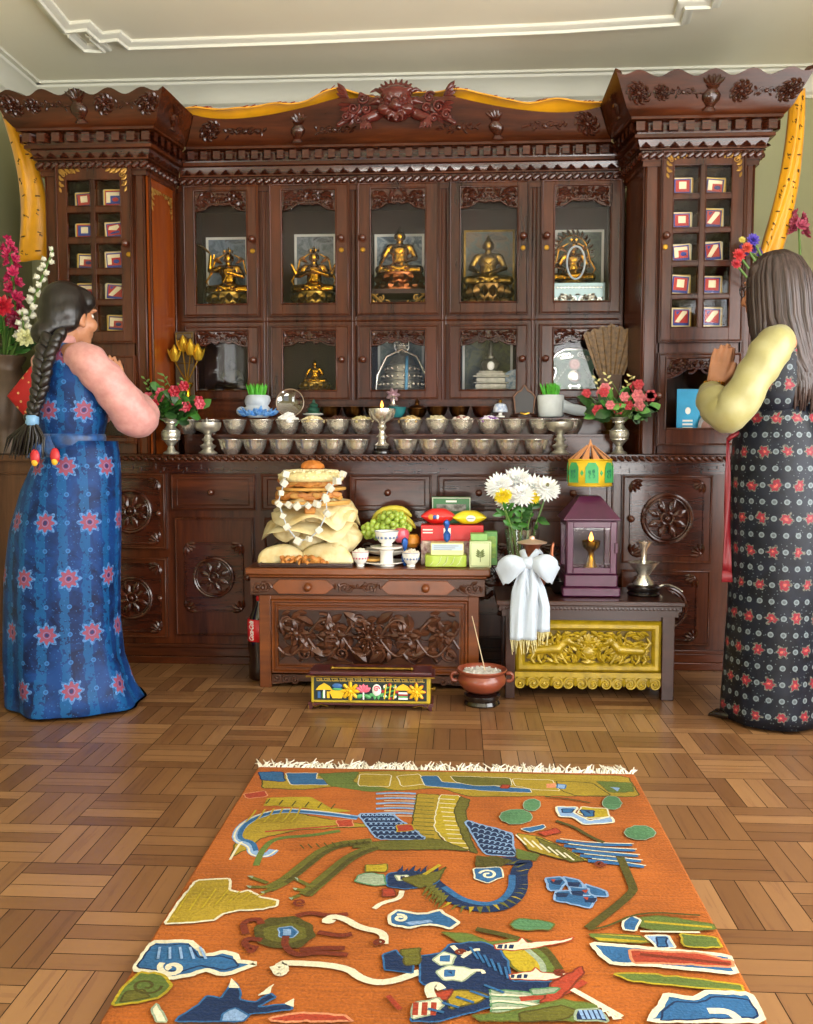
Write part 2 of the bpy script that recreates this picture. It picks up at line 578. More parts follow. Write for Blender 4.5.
 struct(MB().box(XL, XL + .015, YB, YW, 0, .1), 'baseboard_left', M['woodx'], smooth=0)
 struct(MB().box(XR - .015, XR, YB, YW, 0, .1), 'baseboard_right', M['woodx'], smooth=0)
room()
def spiral(mb, cx, cz, R, a0, dr, turns=1.3, r=0.004, mi=0, y=0.0, n=22):
 pts, rs = [], []
 for k in range(n + 1):
  t = k / n
  a = a0 + dr * 2 * PI * turns * t
  q = R * (1 - 0.86 * t)
  pts.append((cx + q * math.cos(a), y, cz + q * math.sin(a)))
  rs.append(r * (1.05 - 0.5 * t))
 mb.tube(pts, rs, 6, mi)
 mb.ell(pts[-1], r * 1.3, 8, 5, mi)
def rosette(mb, cx, cz, R, n=8, mi=0, y=0.0, rings=2, dome=0.35):
 for q in range(rings):
  rr = R * (1 - 0.42 * q)
  for k in range(n):
   a = 2 * PI * (k + 0.5 * q) / n
   d = Vector((math.cos(a), -0.15 - 0.35 * q, math.sin(a)))
   mb.leaf((cx + 0.15 * rr * math.cos(a), y - 0.1 * R * q, cz + 0.15 * rr * math.sin(a)), d, (0, -1, 0), rr * 0.9, rr * 2.6 / n * 1.3, rr * 0.22, mi)
 mb.ell((cx, y - R * 0.18, cz), (R * 0.25, R * 0.22, R * 0.25), 10, 6, mi)
def scroll(mb, w, h, seed=0, inside=None, mi=0, size=0.034, mirror=True, y=0.0, thick=0.004, spirals=1):
 """scrolling foliage filling a w x h board, mirrored about its middle"""
 r = random.Random(seed)
 W2 = w / 2 if mirror else w
 cents = []
 ns = max(1, int(spirals))
 for k in range(ns):
  cents.append((W2 * (k + 0.5) / ns, h * (0.5 + (0.1 if k % 2 else -0.06)), min(h * 0.36, W2 / ns * 0.42), 1 if k % 2 else -1))
 el = []
 def place(fn):
  fn(1, 0)
  if mirror: fn(-1, w)
 for cx, cz, R, dr in cents:
  if inside and not inside(cx, cz): continue
  a0 = r.uniform(0, 6.28)
  place(lambda s, o, cx=cx, cz=cz, R=R, dr=dr, a0=a0: spiral(mb, o + s * cx, cz, R, a0 if s > 0 else PI - a0, dr * s, 1.35, thick, mi, y - thick * 0.5))
 st = size * 0.62
 v = st * 0.5
 while v < h:
  u = st * 0.4
  v0 = v
  v += st
  while u < W2:
   uu, vv = u + r.uniform(-.3, .3) * st, v0 + r.uniform(-.3, .3) * st
   u += st
   if not (0.006 < uu < W2 - 0.004 and 0.005 < vv < h - 0.005): continue
   c = min(cents, key=lambda c: (c[0] - uu) ** 2 + (c[1] - vv) ** 2)
   dx, dz = uu - c[0], vv - c[1]
   a = math.atan2(dz, dx) + c[3] * PI / 2 * r.uniform(0.5, 1.1)
   L = size * r.uniform(0.8, 1.25)
   ex, ez = uu + L * math.cos(a), vv + L * math.sin(a)
   if not (0 < ex < W2 + .004 and 0.0 < ez < h): L *= 0.55
   ex, ez = uu + L * math.cos(a), vv + L * math.sin(a)
   if not (0 < ex < W2 + .006 and 0.0 < ez < h): continue
   if inside and not (inside(uu, vv) and inside(ex, ez)): continue
   tl, hh = r.uniform(-.5, .5), r.uniform(.3, 1.0)
   place(lambda s, o, uu=uu, vv=vv, a=a, L=L, tl=tl, hh=hh: mb.leaf((o + s * uu, y - hh * thick, vv), (s * math.cos(a), -0.16, math.sin(a)), (tl * s * 0.5, -1, tl * 0.3), L, L * 0.48, L * 0.2, mi))
 return mb
def key_fret(mb, x0, x1, z0, z1, y, t=0.004, mi=0):
 """a running key pattern of raised bars"""
 h = z1 - z0
 n = max(2, int((x1 - x0) / (h * 2.6)))
 p = (x1 - x0) / n
 b = h * 0.17
 for k in range(n):
  a = x0 + k * p
  mb.box(a, a + p * 0.8, y - t, y, z1 - b, z1, mi)
  mb.box(a + p * 0.8 - b, a + p * 0.8, y - t, y, z0 + h * .35, z1 - b, mi)
  mb.box(a + p * 0.38, a + p * 0.8 - b, y - t, y, z0 + h * .35, z0 + h * .35 + b, mi)
  mb.box(a + p * 0.1, a + p, y - t, y, z0, z0 + b, mi)
  mb.box(a + p * 0.1, a + p * 0.1 + b, y - t, y, z0 + b, z0 + h * .6, mi)
def dharma_wheel(mb, cx, cz, y, R, mi=0):
 ring = lambda q, r: mb.tube([(cx + q * math.cos(2 * PI * k / 36), y, cz + q * math.sin(2 * PI * k / 36)) for k in range(36)], r, 8, mi, closed=True)
 ring(R, R * 0.085); ring(R * 0.88, R * 0.04); ring(R * 0.25, R * 0.06)
 mb.ell((cx, y - R * .05, cz), (R * .13, R * .1, R * .13), 10, 6, mi)
 for k in range(8):
  a = 2 * PI * k / 8 + PI / 8
  ca, sa = math.cos(a), math.sin(a)
  P = lambda r, t, yy: (cx + r * ca - t * sa, y + yy, cz + r * sa + t * ca)
  vs = [P(R * .26, R * .05, 0), P(R * .26, -R * .05, 0), P(R * .55, R * .17, -R * .02), P(R * .55, -R * .17, -R * .02), P(R * .55, 0, -R * .13), P(R * .86, R * .03, 0), P(R * .86, -R * .03, 0), P(R * .26, 0, -R * .07)]
  mb.add(vs, [(0, 2, 4, 7), (7, 4, 3, 1), (2, 5, 4), (4, 6, 3), (4, 5, 6)], mi)
def knob(parent, x, y, z, r=0.016, m=None):
 mb = MB()
 mb.M = Matrix.Translation((x, y, z)) @ Matrix.Rotation(PI / 2, 4, 'X')
 mb.lathe([(r * .55, 0), (r * .5, r * .5), (r * .9, r * .9), (r, r * 1.3), (r * .8, r * 1.7), (r * .35, r * 1.95), (0.0, r * 2.0)], n=16)
 return mb.build('knob', m or M['knob'], parent)
M['knob'] = mat('knob_wood', '4e2415', 0.2, coat=0.6)
def lock(parent, x, y, z, r=0.012):
 mb = MB()
 mb.M = Matrix.Translation((x, y, z)) @ Matrix.Rotation(PI / 2, 4, 'X')
 mb.lathe([(r, 0), (r, .003), (r * .8, .005), (r * .72, .004), (r * .5, .004), (r * .45, .006), (0, .0062)], n=16)
 mb.box(-r * .1, r * .1, -r * .35, r * .35, .006, .0072)
 return mb.build('lock', M['brass'], parent)
def rim(mb, x0, x1, z0, z1, y, w=0.007, d=0.006, mi=0):
 """raised moulding round a rectangle: a half-round profile mitred at the corners"""
 prof = [(0, 0), (0.1, -.6), (.35, -1), (.65, -1), (.9, -.6), (1, 0)]
 rings = []
 for sx, sz in ((0, 0), (1, 0), (1, 1), (0, 1), (0, 0)):
  cx, cz = (x1 if sx else x0), (z1 if sz else z0)
  ix, iz = (-1 if sx else 1), (-1 if sz else 1)
  rings.append([(cx + ix * w * a, y + d * b, cz + iz * w * a) for a, b in prof])
 mb.loft(rings, caps=False)
def door(root, X, Z, y, O, knob_at=None, lock_at=None, carve=0.0, grid=None, seed=1, corners=False, name='door', arch=0.4):
 """a glazed cabinet door X=(x0,x1) Z=(z0,z1) with opening O=(ox0,ox1,oz0,oz1); front at y-0.022"""
 (x0, x1), (z0, z1), (a, b, c, d) = X, Z, O
 f = y - 0.022
 mb = MB()
 mb.box(x0, a, f, y, z0, z1).box(b, x1, f, y, z0, z1).box(a, b, f, y, z0, c).box(a, b, f, y, d, z1)
 rim(mb, x0 + .004, x1 - .004, z0 + .004, z1 - .004, f, 0.008, 0.006)
 if not grid:
  rim(mb, a - .008, b + .008, c - .008, d + .008, f, 0.009, 0.007)
 if grid:
  xs, zs = grid
  for p, q in xs: mb.box(p, q, f, y, c, d)
  for p, q in zs:
   prev = a
   for p2, q2 in list(xs) + [(b, b)]:
    mb.box(prev, p2, f + .001, y, p, q)
    prev = q2
  cx = [a] + [v for p in xs for v in p] + [b]
  cz = [c] + [v for p in zs for v in p] + [d]
  for i in range(0, len(cx), 2):
   for j in range(0, len(cz), 2):
    rim(mb, cx[i] - .003, cx[i + 1] + .003, cz[j] - .003, cz[j + 1] + .003, f, 0.006, 0.004)
 dr = mb.build(name, M['wood'], root, bevel=0.0015, seg=1)
 MB().box(a - .003, b + .003, y - .012, y - .009, c - .003, d + .003).build('glass_pane', M['glass'], dr, smooth=0)
 if carve:
  w, h = b - a, carve
  cb = MB()
  cb.M = Matrix.Translation((a, f + .002, d - h))
  low = lambda u: h * (arch * (1 - min(1, abs(u / w - .5) / .5 * 1.05) ** 1.6) + .05 * math.cos(u / w * 6 * PI) - .02)
  n = 24
  poly = [(w * k / n, max(0.0, low(w * k / n))) for k in range(n + 1)] + [(w, h), (0, h)]
  cb.prism(poly, 0.0, 0.008)
  scroll(cb, w, h, seed, lambda u, v: v > low(u) + .003, size=0.036, y=-.001, thick=.006, spirals=2)
  scroll(cb, w, h, seed + 40, lambda u, v: v > low(u) + .003, size=0.03, y=-.003, thick=.004, spirals=3)
  low_pts = [(w * k / n, -.003, max(0.0, low(w * k / n)) + .004) for k in range(n + 1)]
  cb.tube(low_pts, 0.005, 6)
  cb.build('carving', M['wood_carve'], dr)
 if corners:
  for s, cx_ in ((1, x0 + .022), (-1, x1 - .022)):
   cb = MB()
   cb.M = Matrix.Translation((cx_, f - .001, z1 - .02))
   corner_scroll(cb, s)
   cb.build('corner_ornament', M['gilt_corner'], dr)
 if knob_at: knob(dr, knob_at[0], f, knob_at[1])
 if lock_at: lock(dr, lock_at[0], f, lock_at[1])
 return dr
def corner_scroll(cb, s, q=1.0):
 r = random.Random(5)
 for k in range(7):
  cb.leaf((s * .012 * k * q, -.001, 0), (s * math.cos(-.3 - .5 * (k % 2)), -.1, math.sin(-.5 - .8 * (k % 2))), (0, -1, 0), .026 * q, .012 * q, .003)
  cb.leaf((0, -.001, -.013 * k * q), (s * math.cos(-1.2 + .8 * (k % 2)), -.1, math.sin(-1.3 + .9 * (k % 2))), (0, -1, 0), .026 * q, .012 * q, .003)
 spiral(cb, s * .022 * q, -.024 * q, .014 * q, 0, s, 1.2, .003 * q)
 spiral(cb, s * .06 * q, -.012 * q, .010 * q, 1, s, 1.1, .0025 * q)
 spiral(cb, s * .012 * q, -.068 * q, .010 * q, 2, s, 1.1, .0025 * q)
xLo, xLi = ax(52, YF), ax(150, YF)          # left tower
xCo, xCi = ax(180, YC), ax(621, YC)         # display front
xRi, xRo = ax(640, YF), ax(748, YF)         # right tower
PLAN = [(xLo, YW), (xLo, YF), (xLi, YF), (xCo, YC), (xCi, YC), (xRi, YF), (xRo, YF), (xRo, YW)]
ZCT = 0.958                                  # countertop height
ZT1 = 2.378                                   # underside of the frieze
ZB1 = 2.212                                  # underside of the cornice
def offs(i, d):
 def nrm(a, b):
  q = (Vector(b) - Vector(a)).normalized()
  return Vector((q.y, -q.x))
 p = Vector(PLAN[i])
 n1 = nrm(PLAN[max(i - 1, 0)], PLAN[max(i, 1)])
 n2 = nrm(PLAN[min(i, len(PLAN) - 2)], PLAN[min(i + 1, len(PLAN) - 1)])
 m_ = (n1 + n2) / (1 + n1.dot(n2))
 if i == 0: m_ = n2
 if i == len(PLAN) - 1: m_ = n1
 return p + m_ * d
def seg_pt(i, s, d, z):
 a, b = offs(i, d), offs(i + 1, d)
 q = a + (b - a) * s
 return Vector((q.x, q.y, z))
def cornice(root, segs):
 """stepped cornice with dentils, points, a beaded rope and a flaring carved frieze along plan segments"""
 mb = MB()
 cvs = []
 for i, topf, cuts in segs:
  cv = MB(); cvs.append(cv)
  s0, s1 = cuts
  prof = [(-.03, ZB1 - .02), (.012, ZB1 - .02), (.012, ZB1 + .002), (.02, ZB1 + .002), (.02, ZB1 + .042), (.034, ZB1 + .044), (.034, ZB1 + .082), (.062, ZB1 + .086), (.062, ZB1 + .10), (.05, ZB1 + .105), (.05, ZB1 + .15), (.085, ZB1 + .155), (.085, ZT1)]
  mb.loft([[seg_pt(i, s, d, z) for d, z in prof] for s in (s0, s1)], caps=False, closed=False)
  n = 48
  rings = []
  for k in range(n + 1):
   s = s0 + (s1 - s0) * k / n
   zt = topf(s)
   rg = [seg_pt(i, s, .085, ZT1)]
   for q in range(0, 7):
    e = q / 6
    z = ZT1 + .004 + (zt - ZT1 - .004) * e
    rg.append(seg_pt(i, s, .10 + (z - ZT1) * .5 + .02 * math.sin(PI * e) * 0 - (.008 if q == 0 else 0), z))
   rg.append(seg_pt(i, s, .10 + (zt - ZT1) * .5 - .03, zt))
   rg.append(seg_pt(i, s, .03, ZT1 + .02))
   rings.append(rg)
  mb.loft(rings, caps=True, closed=True)
  L = (seg_pt(i, s1, .05, 0) - seg_pt(i, s0, .05, 0)).length
  nd = max(2, round(L / 0.062))
  for k in range(nd):
   s = s0 + (s1 - s0) * (k + .5) / nd
   ds = (s1 - s0) * .26 / nd
   for (d0, d1, za, zb) in ((.05, .079, ZB1 + .110, ZB1 + .147),):
    vs = [seg_pt(i, s + e * ds, d, z) for z in (za, zb) for d in (d0, d1) for e in (-1, 1)]
    cv.add(vs, [(0, 1, 3, 2), (4, 6, 7, 5), (0, 4, 5, 1), (2, 3, 7, 6), (0, 2, 6, 4), (1, 5, 7, 3)])
   a_, b_, c_ = [seg_pt(i, s + e * ds * 1.5, .036, z) for e, z in ((-1, ZB1 + .05), (1, ZB1 + .05), (0, ZB1 + .08))]
   t_ = seg_pt(i, s, .056, ZB1 + .056)
   cv.add([a_, b_, c_, t_], [(0, 1, 3), (1, 2, 3), (2, 0, 3)])
  qs = [seg_pt(i, s, d, z) for s in (s0, s1) for d, z in ((.03, ZB1 + .046), (.0515, ZB1 + .108), (.0515, ZB1 + .147), (.03, ZB1 + .147))]
  cv.add(qs, [(0, 1, 2, 3), (7, 6, 5, 4), (0, 4, 5, 1), (1, 5, 6, 2), (2, 6, 7, 3), (3, 7, 4, 0)])
  qs = [seg_pt(i, s, d, z) for s in (s0, s1) for d, z in ((.014, ZB1 + .008), (.021, ZB1 + .008), (.021, ZB1 + .046), (.014, ZB1 + .046))]
  cv.add(qs, [(0, 1, 2, 3), (7, 6, 5, 4), (0, 4, 5, 1), (1, 5, 6, 2), (2, 6, 7, 3), (3, 7, 4, 0)])
  nb = max(3, round(L / 0.036))
  for k in range(nb):
   s = s0 + (s1 - s0) * (k + .5) / nb
   p = seg_pt(i, s, .024, ZB1 + .022)
   q = seg_pt(i, s + 1e-3, .024, ZB1 + .022) - p
   R = Matrix.Rotation(math.atan2(q.y, q.x), 3, 'Z') @ Matrix.Rotation(-.6, 3, 'Y')
   cv.ell(p, (L / nb * .66, .014, .013), 8, 6, 0, R)
 c = mb.build('cornice', M['woodx'], root, smooth=30)
 for cv in cvs: cv.build('dentil_moulding', M['wood_carve'], c, smooth=30)
 return c
def frieze_frame(i, s, up):
 """frame lying on the sloping face of the frieze on segment i"""
 z = ZT1 + up
 p = seg_pt(i, s, .10 + up * .5 + .002, z)
 q = seg_pt(i, s + 1e-3, .10 + up * .5 + .002, z)
 p2 = seg_pt(i, s, .10 + (up + .01) * .5 + .002, z + .01)
 return frame(p, q - p, p2 - p)
def relief(mb, kind, R, seed=0):
 """one carved emblem about its own centre"""
 r = random.Random(seed)
 if kind == 0:
  rosette(mb, 0, 0, R, 8, 0, 0, 2)
  for k in range(10):
   a = 2 * PI * k / 10
   mb.leaf((R * .9 * math.cos(a), 0, R * .9 * math.sin(a)), (math.cos(a + 1.5), -.12, math.sin(a + 1.5)), (0, -1, 0), R * .85, R * .4, R * .12)
 elif kind == 1:       # vase with tongues
  mb.M = mb.M @ Matrix.Diagonal((1, .5, 1, 1))
  mb.lathe([(0, -R), (R * .5, -R), (R * .25, -R * .75), (R * .6, -R * .3), (R * .62, 0), (R * .3, R * .35), (R * .5, R * .6), (0, R * .62)], n=14)
  for k in range(5):
   a = PI / 2 + (k - 2) * .42
   mb.leaf((R * .2 * math.cos(a), -.004, R * .55), (math.cos(a), -.1, math.sin(a)), (0, -1, 0), R * .75, R * .3, R * .12)
 else:                 # scrolls trailing either way
  for s in (-1, 1):
   spiral(mb, s * R * .7, 0, R * .55, PI / 2 - s * 1.2, s, 1.4, R * .1)
   spiral(mb, s * R * 1.7, R * .1, R * .4, -PI / 2, -s, 1.3, R * .08)
   for k in range(6):
    a = r.uniform(-1.2, 1.2)
    mb.leaf((s * R * (.6 + .35 * k), 0, r.uniform(-.4, .3) * R), (s * math.cos(a), -.15, math.sin(a)), (0, -1, 0), R * .75, R * .34, R * .12)
  mb.ell((0, -R * .1, 0), (R * .34, R * .25, R * .34), 10, 6)
def emblems(root, lst):
 for i, s, up, kind, R, sd in lst:
  mb = MB()
  mb.M = frieze_frame(i, s, up)
  relief(mb, kind, R, sd)
  mb.M = None
  mb.build('emblem_carving', M['wood_carve'], root)
def top_tower(zc):
 def f(s):
  t = abs(s - .5) * 2
  return zc + .012 * math.cos(t * 5.2 * PI) + (.016 * max(0, (t - .82) / .18) ** 1.5)
 return f
def top_side(s):   # sweeps down from the tower to the display
 return 2.56 - .045 * s
def side_l(s): return 2.512 - .015 * (3 * s * s - 2 * s ** 3)
def side_r(s): return 2.54 - .04 * (1 - s)
def top_mid(s):
 t = abs(s - .5) * 2
 if t > .30:
  q = (t - .30) / .70
  return 2.545 - .066 * math.sin(PI * min(1, q * .62)) ** .9 * (1 + .1 * q) + .02 * q ** 6
 return 2.545
COLS = [(188, 262, 200, 250), (272, 351, 285, 337), (358, 439, 372, 425), (448, 527, 460, 515), (538, 618, 552, 606)]
zU0, zU1 = az(316, YC), az(183, YC)
zUo0, zUo1 = az(303, YC), az(190, YC)
zL0, zL1 = az(400, YC), az(325, YC)
zLo0, zLo1 = az(390, YC), az(331, YC)
YD = YC - 0.004        # back of the doors
UPC, LOC = [], []       # compartments: (x centre, half width, floor z)
def display():
 root = thing('display_cabinet', 'wide dark mahogany altar cabinet with ten glazed doors between the two towers', 'cabinet', ((xCo + xCi) / 2, YC, ZCT))
 ya, yb = YC, YC + .38
 mb = MB()
 zb = ZCT + .002
 mb.box(xCo, xCi, yb, yb + .02, zb, ZB1)                       # back
 mb.box(xCo, xCi, ya, yb, ZB1 - .02, ZB1)                     # top
 ex = [ax((COLS[i][1] + COLS[i + 1][0]) / 2, YC) for i in range(4)]
 for x in [xCo + .01] + ex + [xCi - .01]:
  mb.box(x - .01, x + .01, ya + .001, yb, zb, ZB1 - .02)
 for z in (zUo0 - .02, zLo0 - .02):
  mb.box(xCo, xCi, ya + .002, yb, z - .016, z)
 mb.build('carcass', M['wood_in'], root, smooth=0)
 mb = MB()
 xs = [xCo] + [ax(v, YC) for c in COLS for v in (c[0] + 5, c[1] - 5)] + [xCi]
 for k in range(0, len(xs), 2):
  mb.box(xs[k], xs[k + 1], ya, ya + .02, zb, ZB1)
 for k in range(1, len(xs) - 1, 2):
  mb.box(xs[k], xs[k + 1], ya, ya + .02, zU1 - .01, ZB1)
  mb.box(xs[k], xs[k + 1], ya, ya + .02, zL1 - .012, zU0 + .012)
  mb.box(xs[k], xs[k + 1], ya, ya + .02, zb, zL0 + .012)
 ff = mb.build('face_frame', M['wood'], root, bevel=0.002, seg=1)
 mb = MB()
 for c in range(4):       # slim half-round beads on the stiles
  for dx in (-.008, .008):
   mb.tube([(ex[c] + dx, ya, zL0), (ex[c] + dx, ya, zU1)], .0045, 8)
 mb.tube([(xCo + .02, ya, (zU0 + zL1) / 2), (xCi - .02, ya, (zU0 + zL1) / 2)], .005, 8)
 for z in (ZCT + .205, ZCT + .235):
  mb.box(xCo + .01, xCi - .01, ya - .012, ya, z, z + .012)
 mb.build('bead', M['wood'], ff)
 for i, (a, b, oa, ob) in enumerate(COLS):
  X = (ax(a, YC), ax(b, YC)); O = (ax(oa, YC), ax(ob, YC))
  kx = ax({0: 256, 1: 343, 2: 364, 3: 521, 4: 544}[i], YC)
  kr = i in (0, 1, 3)
  door(root, X, (zU0, zU1), YD, (O[0], O[1], zUo0, zUo1), (kx, az(239, YC)), (kx, az(250.5, YC)), .098, seed=11, name='door')
  d2 = door(root, X, (zL0, zL1), YD, (O[0], O[1], zLo0, zLo1), (kx, az(360, YC)), None, .075, seed=12, name='door')
  UPC.append(((O[0] + O[1]) / 2, (O[1] - O[0]) / 2, zUo0 - .02))
  LOC.append(((O[0] + O[1]) / 2, (O[1] - O[0]) / 2, zLo0 - .02))
 cornice(root, [(3, top_mid, (.002, .998))])
 ems = []
 for k, (px, kind, R) in enumerate(((212, 0, .04), (247, 2, .036), (299, 1, .055), (335, 2, .034), (458, 2, .034), (495, 1, .055), (543, 2, .036), (585, 0, .045))):
  s = (ax(px, YC - .15) - seg_pt(3, 0, .12, 0).x) / (seg_pt(3, 1, .12, 0).x - seg_pt(3, 0, .12, 0).x)
  ems.append((3, s, .05 if kind == 2 else .055, kind, R, k))
 emblems(root, ems)
 kirtimukha(root)
 return root
def kirtimukha(root):
 """carved guardian head with horns, hands and cloud scrolls on the crest"""
 c = at(396, 108, YC - .17)
 P = []
 e = lambda x, y, z, r, R=None: P.append(('e', c + Vector((x, y, z)), r, R) if R is not None else ('e', c + Vector((x, y, z)), r))
 k = lambda a, b, r1, r2: P.append(('c', c + Vector(a), c + Vector(b), r1, r2))
 e(0, .02, .02, (.085, .06, .075))                       # skull
 e(0, -.01, .055, (.07, .045, .04))                      # brow mass
 e(0, -.045, .0, (.024, .03, .03))                       # nose
 for s in (-1, 1):
  e(s * .035, -.035, .028, (.02, .018, .018))         # eyes
  e(s * .05, -.02, -.012, (.035, .03, .025))          # cheeks
  e(s * .018, -.05, -.008, (.014, .014, .012))        # nostrils
  k((s * .015, -.03, .05), (s * .07, -.03, .075), .014, .008)       # brows
  k((s * .05, 0, .065), (s * .09, .0, .082), .016, .008); k((s * .09, .0, .082), (s * .115, .0, .07), .008, .004)              # horns
  k((s * .085, 0, .03), (s * .12, .0, .02), .018, .006)           # ears
  k((s * .02, -.035, -.038), (s * .055, -.025, -.03), .012, .009)   # upper lip
  k((s * .03, -.04, -.042), (s * .032, -.045, -.068), .008, .003)   # fangs
  k((s * .09, .02, -.02), (s * .15, .0, -.05), .028, .02)           # arms
  k((s * .15, .0, -.05), (s * .13, -.02, -.075), .02, .014)
  for q in range(4):
   k((s * (.115 + .013 * q), -.02, -.075), (s * (.108 + .016 * q), -.035, -.10), .008, .004)
  for q in range(6):
   k((s * .09, .03, .02 + .004 * q), (s * (.16 + .02 * q), .01, .065 - .026 * q), .022, .012)
 k((0, -.02, -.045), (0, -.03, -.06), .02, .012)
 for q in range(7):
  a = PI * (.2 + .6 * q / 6)
  k((.05 * math.cos(a), 0, .06 + .03 * math.sin(a)), (.085 * math.cos(a), .005, .075 + .052 * math.sin(a)), .012, .005)
 h = organic('crest_carving', P, .0042, M['crest'], root, 3)
 for s in (-1, 1):
  mb = MB()
  MB().ell(c + Vector((s * .036, -.05, .028)), (.009, .006, .009), 10, 6).build('eye', M['crest'], h)
  for j, (x, z, R) in enumerate(((.15, .04, .026), (.19, .0, .028), (.135, -.005, .02), (.225, -.035, .022), (.17, -.05, .02))):
   spiral(mb, c.x + s * x, c.z + z, R, .5, s, 1.4, .006, 0, c.y - .012)
  for j in range(9):
   a = -.9 + .22 * j
   mb.leaf(c + Vector((s * (.17 + .006 * j), .0, -.02 + .01 * j)), (s * math.cos(a), -.1, math.sin(a)), (0, -1, 0), .07, .026, .01)
  mb.build('scrollwork', M['crest'], h)
M['crest'] = wood('crest_wood', '3a120f', '6a2a22', 0.25, 'x', 0.6, 14)
display_cabinet = display()
def tower(side):
 L = side == 'L'
 x0, x1 = (xLo, xLi) if L else (xRi, xRo)
 lab = ('tall dark corner cabinet with ten panes and an orange side panel, behind the braided woman' if L else
  'tall reddish corner cabinet with ten panes, beside the long-haired woman')
 root = thing('corner_cabinet', lab, 'cabinet', ((x0 + x1) / 2, YF, ZCT))
 y0, yb = YF, YW - .03
 zb = ZCT + .002
 if L:
  D = (ax(64, YF), ax(139, YF)); Z = (az(344, YF, 100), az(166, YF, 100))
  O = (ax(75, YF), ax(128, YF), az(332, YF, 100), az(181, YF, 100))
  gx = [(ax(98.5, YF), ax(102.5, YF))]
  zr = [(207.5, 213.5), (238.5, 244.5), (269.5, 275.5), (300.5, 306)]
  gz = [(az(b, YF, 100), az(a, YF, 100)) for a, b in zr]
  kn, lk = (ax(132.5, YF), az(245.5, YF, 100)), (ax(135, YF), az(256, YF, 100))
  D2Z = (az(444, YF, 100), az(356, YF, 100)); O2 = (ax(75, YF), ax(128, YF), az(436, YF, 100), az(366, YF, 100))
  kn2 = (ax(133, YF), az(395, YF, 100))
 else:
  D = (ax(655, YF), ax(738, YF)); Z = (az(343, YF, 690), az(151, YF, 690))
  O = (ax(667, YF), ax(724, YF), az(328, YF, 690), az(166.5, YF, 690))
  gx = [(ax(693, YF), ax(698.5, YF))]
  zr = [(195, 200), (229, 233.5), (262, 267), (295, 299.5)]
  gz = [(az(b, YF, 690), az(a, YF, 690)) for a, b in zr]
  kn, lk = (ax(660.5, YF), az(237, YF, 690)), (ax(660, YF), az(248, YF, 690))
  D2Z = (az(446, YF, 690), az(353, YF, 690)); O2 = (ax(664, YF), ax(727, YF), az(428, YF, 690), az(359, YF, 690))
  kn2 = (ax(656, YF), az(396, YF, 690))
 mb = MB()
 t = .02
 zs = (Z[0] + D2Z[1]) / 2
 yb2 = YF + .3
 mb.box(x0, x0 + t, y0, yb, zb, ZB1).box(x1 - t, x1, y0, yb, zb, ZB1)
 mb.box(x0 + t, x1 - t, yb2, yb2 + t, zb, ZB1).box(x0 + t, x1 - t, y0, yb, ZB1 - t, ZB1).box(x0 + t, x1 - t, y0, yb2, zb, zb + t)
 mb.box(x0 + t, x1 - t, y0 + .003, yb2, zs - .012, zs + .012)
 for p, q in gz: mb.box(x0 + t, x1 - t, y0 + .012, yb2, p + .002, q - .002)
 mb.box(x0 + t, x1 - t, y0 + .012, yb2, O[2] - .02, O[2] - .001)
 mb.box(gx[0][0] + .001, gx[0][1] - .001, y0 + .013, yb2, O[2] - .01, O[3] + .01)
 c = mb.build('carcass', M['wood'], root, smooth=0)
 mb = MB()
 mb.box(x0 + .0, D[0] + .012, y0 - .002, y0 + .02, zb, ZB1).box(D[1] - .012, x1, y0 - .002, y0 + .02, zb, ZB1)
 mb.box(D[0], D[1], y0 - .002, y0 + .02, Z[1] - .008, ZB1).box(D[0], D[1], y0 - .002, y0 + .02, D2Z[1] - .008, Z[0] + .008).box(D[0], D[1], y0 - .002, y0 + .02, zb, D2Z[0] + .008)
 for x in (x0 + .006, x1 - .006, D[0] - .008, D[1] + .008):
  mb.tube([(x, y0 - .002, zb), (x, y0 - .002, ZB1 - .02)], .005, 8)
 mb.build('face_frame', M['wood'], root, bevel=.002, seg=1)
 y = YF - .004
 door(root, D, Z, y, O, kn, lk, 0, (gx, list(reversed(gz))), corners=True)
 door(root, D, D2Z, y, O2, kn2, None, .09, None, seed=21, arch=.55)
 if L:   # lacquered side facing the altar, with gilt corners
  xa, xb = x1, xCo
  v = Vector((xb - xa, YC - YF, 0)); ln = v.length; u = v.normalized()
  Mx = frame((xa + u.x * .012, YF + u.y * .012, zb), (u.x, u.y, 0), (0, 0, 1))
  mb = MB(); mb.M = Mx
  mb.box(.0, ln - .035, -.006, .01, 0, ZB1 - zb)
  sp = mb.build('side_panel', M['wood_orange'], root, smooth=0)
  cb = MB()
  for s, p in ((1, .03), (-1, ln - .07)):
   cb.M = Mx @ Matrix.Translation((p, -.008, ZB1 - zb - .06))
   corner_scroll(cb, s)
  cb.build('corner_ornament', M['gilt_corner'], sp)
  mb = MB(); mb.M = Mx
  for p in (.006, ln - .055): mb.box(p, p + .014, -.016, -.006, 0, ZB1 - zb)
  mb.build('side_frame', M['wood'], sp, bevel=.002, seg=1)
 else:
  xa, xb = xCi, x0
  v = Vector((xb - xa, YF - YC, 0)); ln = v.length; u = v.normalized()
  mb = MB(); mb.M = frame((xa, YC, zb), (u.x, u.y, 0), (0, 0, 1))
  mb.box(0.035, ln - .004, -.004, .01, 0, ZB1 - zb)
  mb.build('side_panel', M['wood'], root, smooth=0)
 zc = 2.50 if L else 2.52
 if L: cornice(root, [(0, lambda s: zc, (0, 1)), (1, top_tower(zc), (0, 1)), (2, side_l, (0, 1))])
 else: cornice(root, [(4, side_r, (0, 1)), (5, top_tower(zc), (0, 1)), (6, lambda s: zc + .02, (0, 1))])
 i = 1 if L else 5
 u = .075
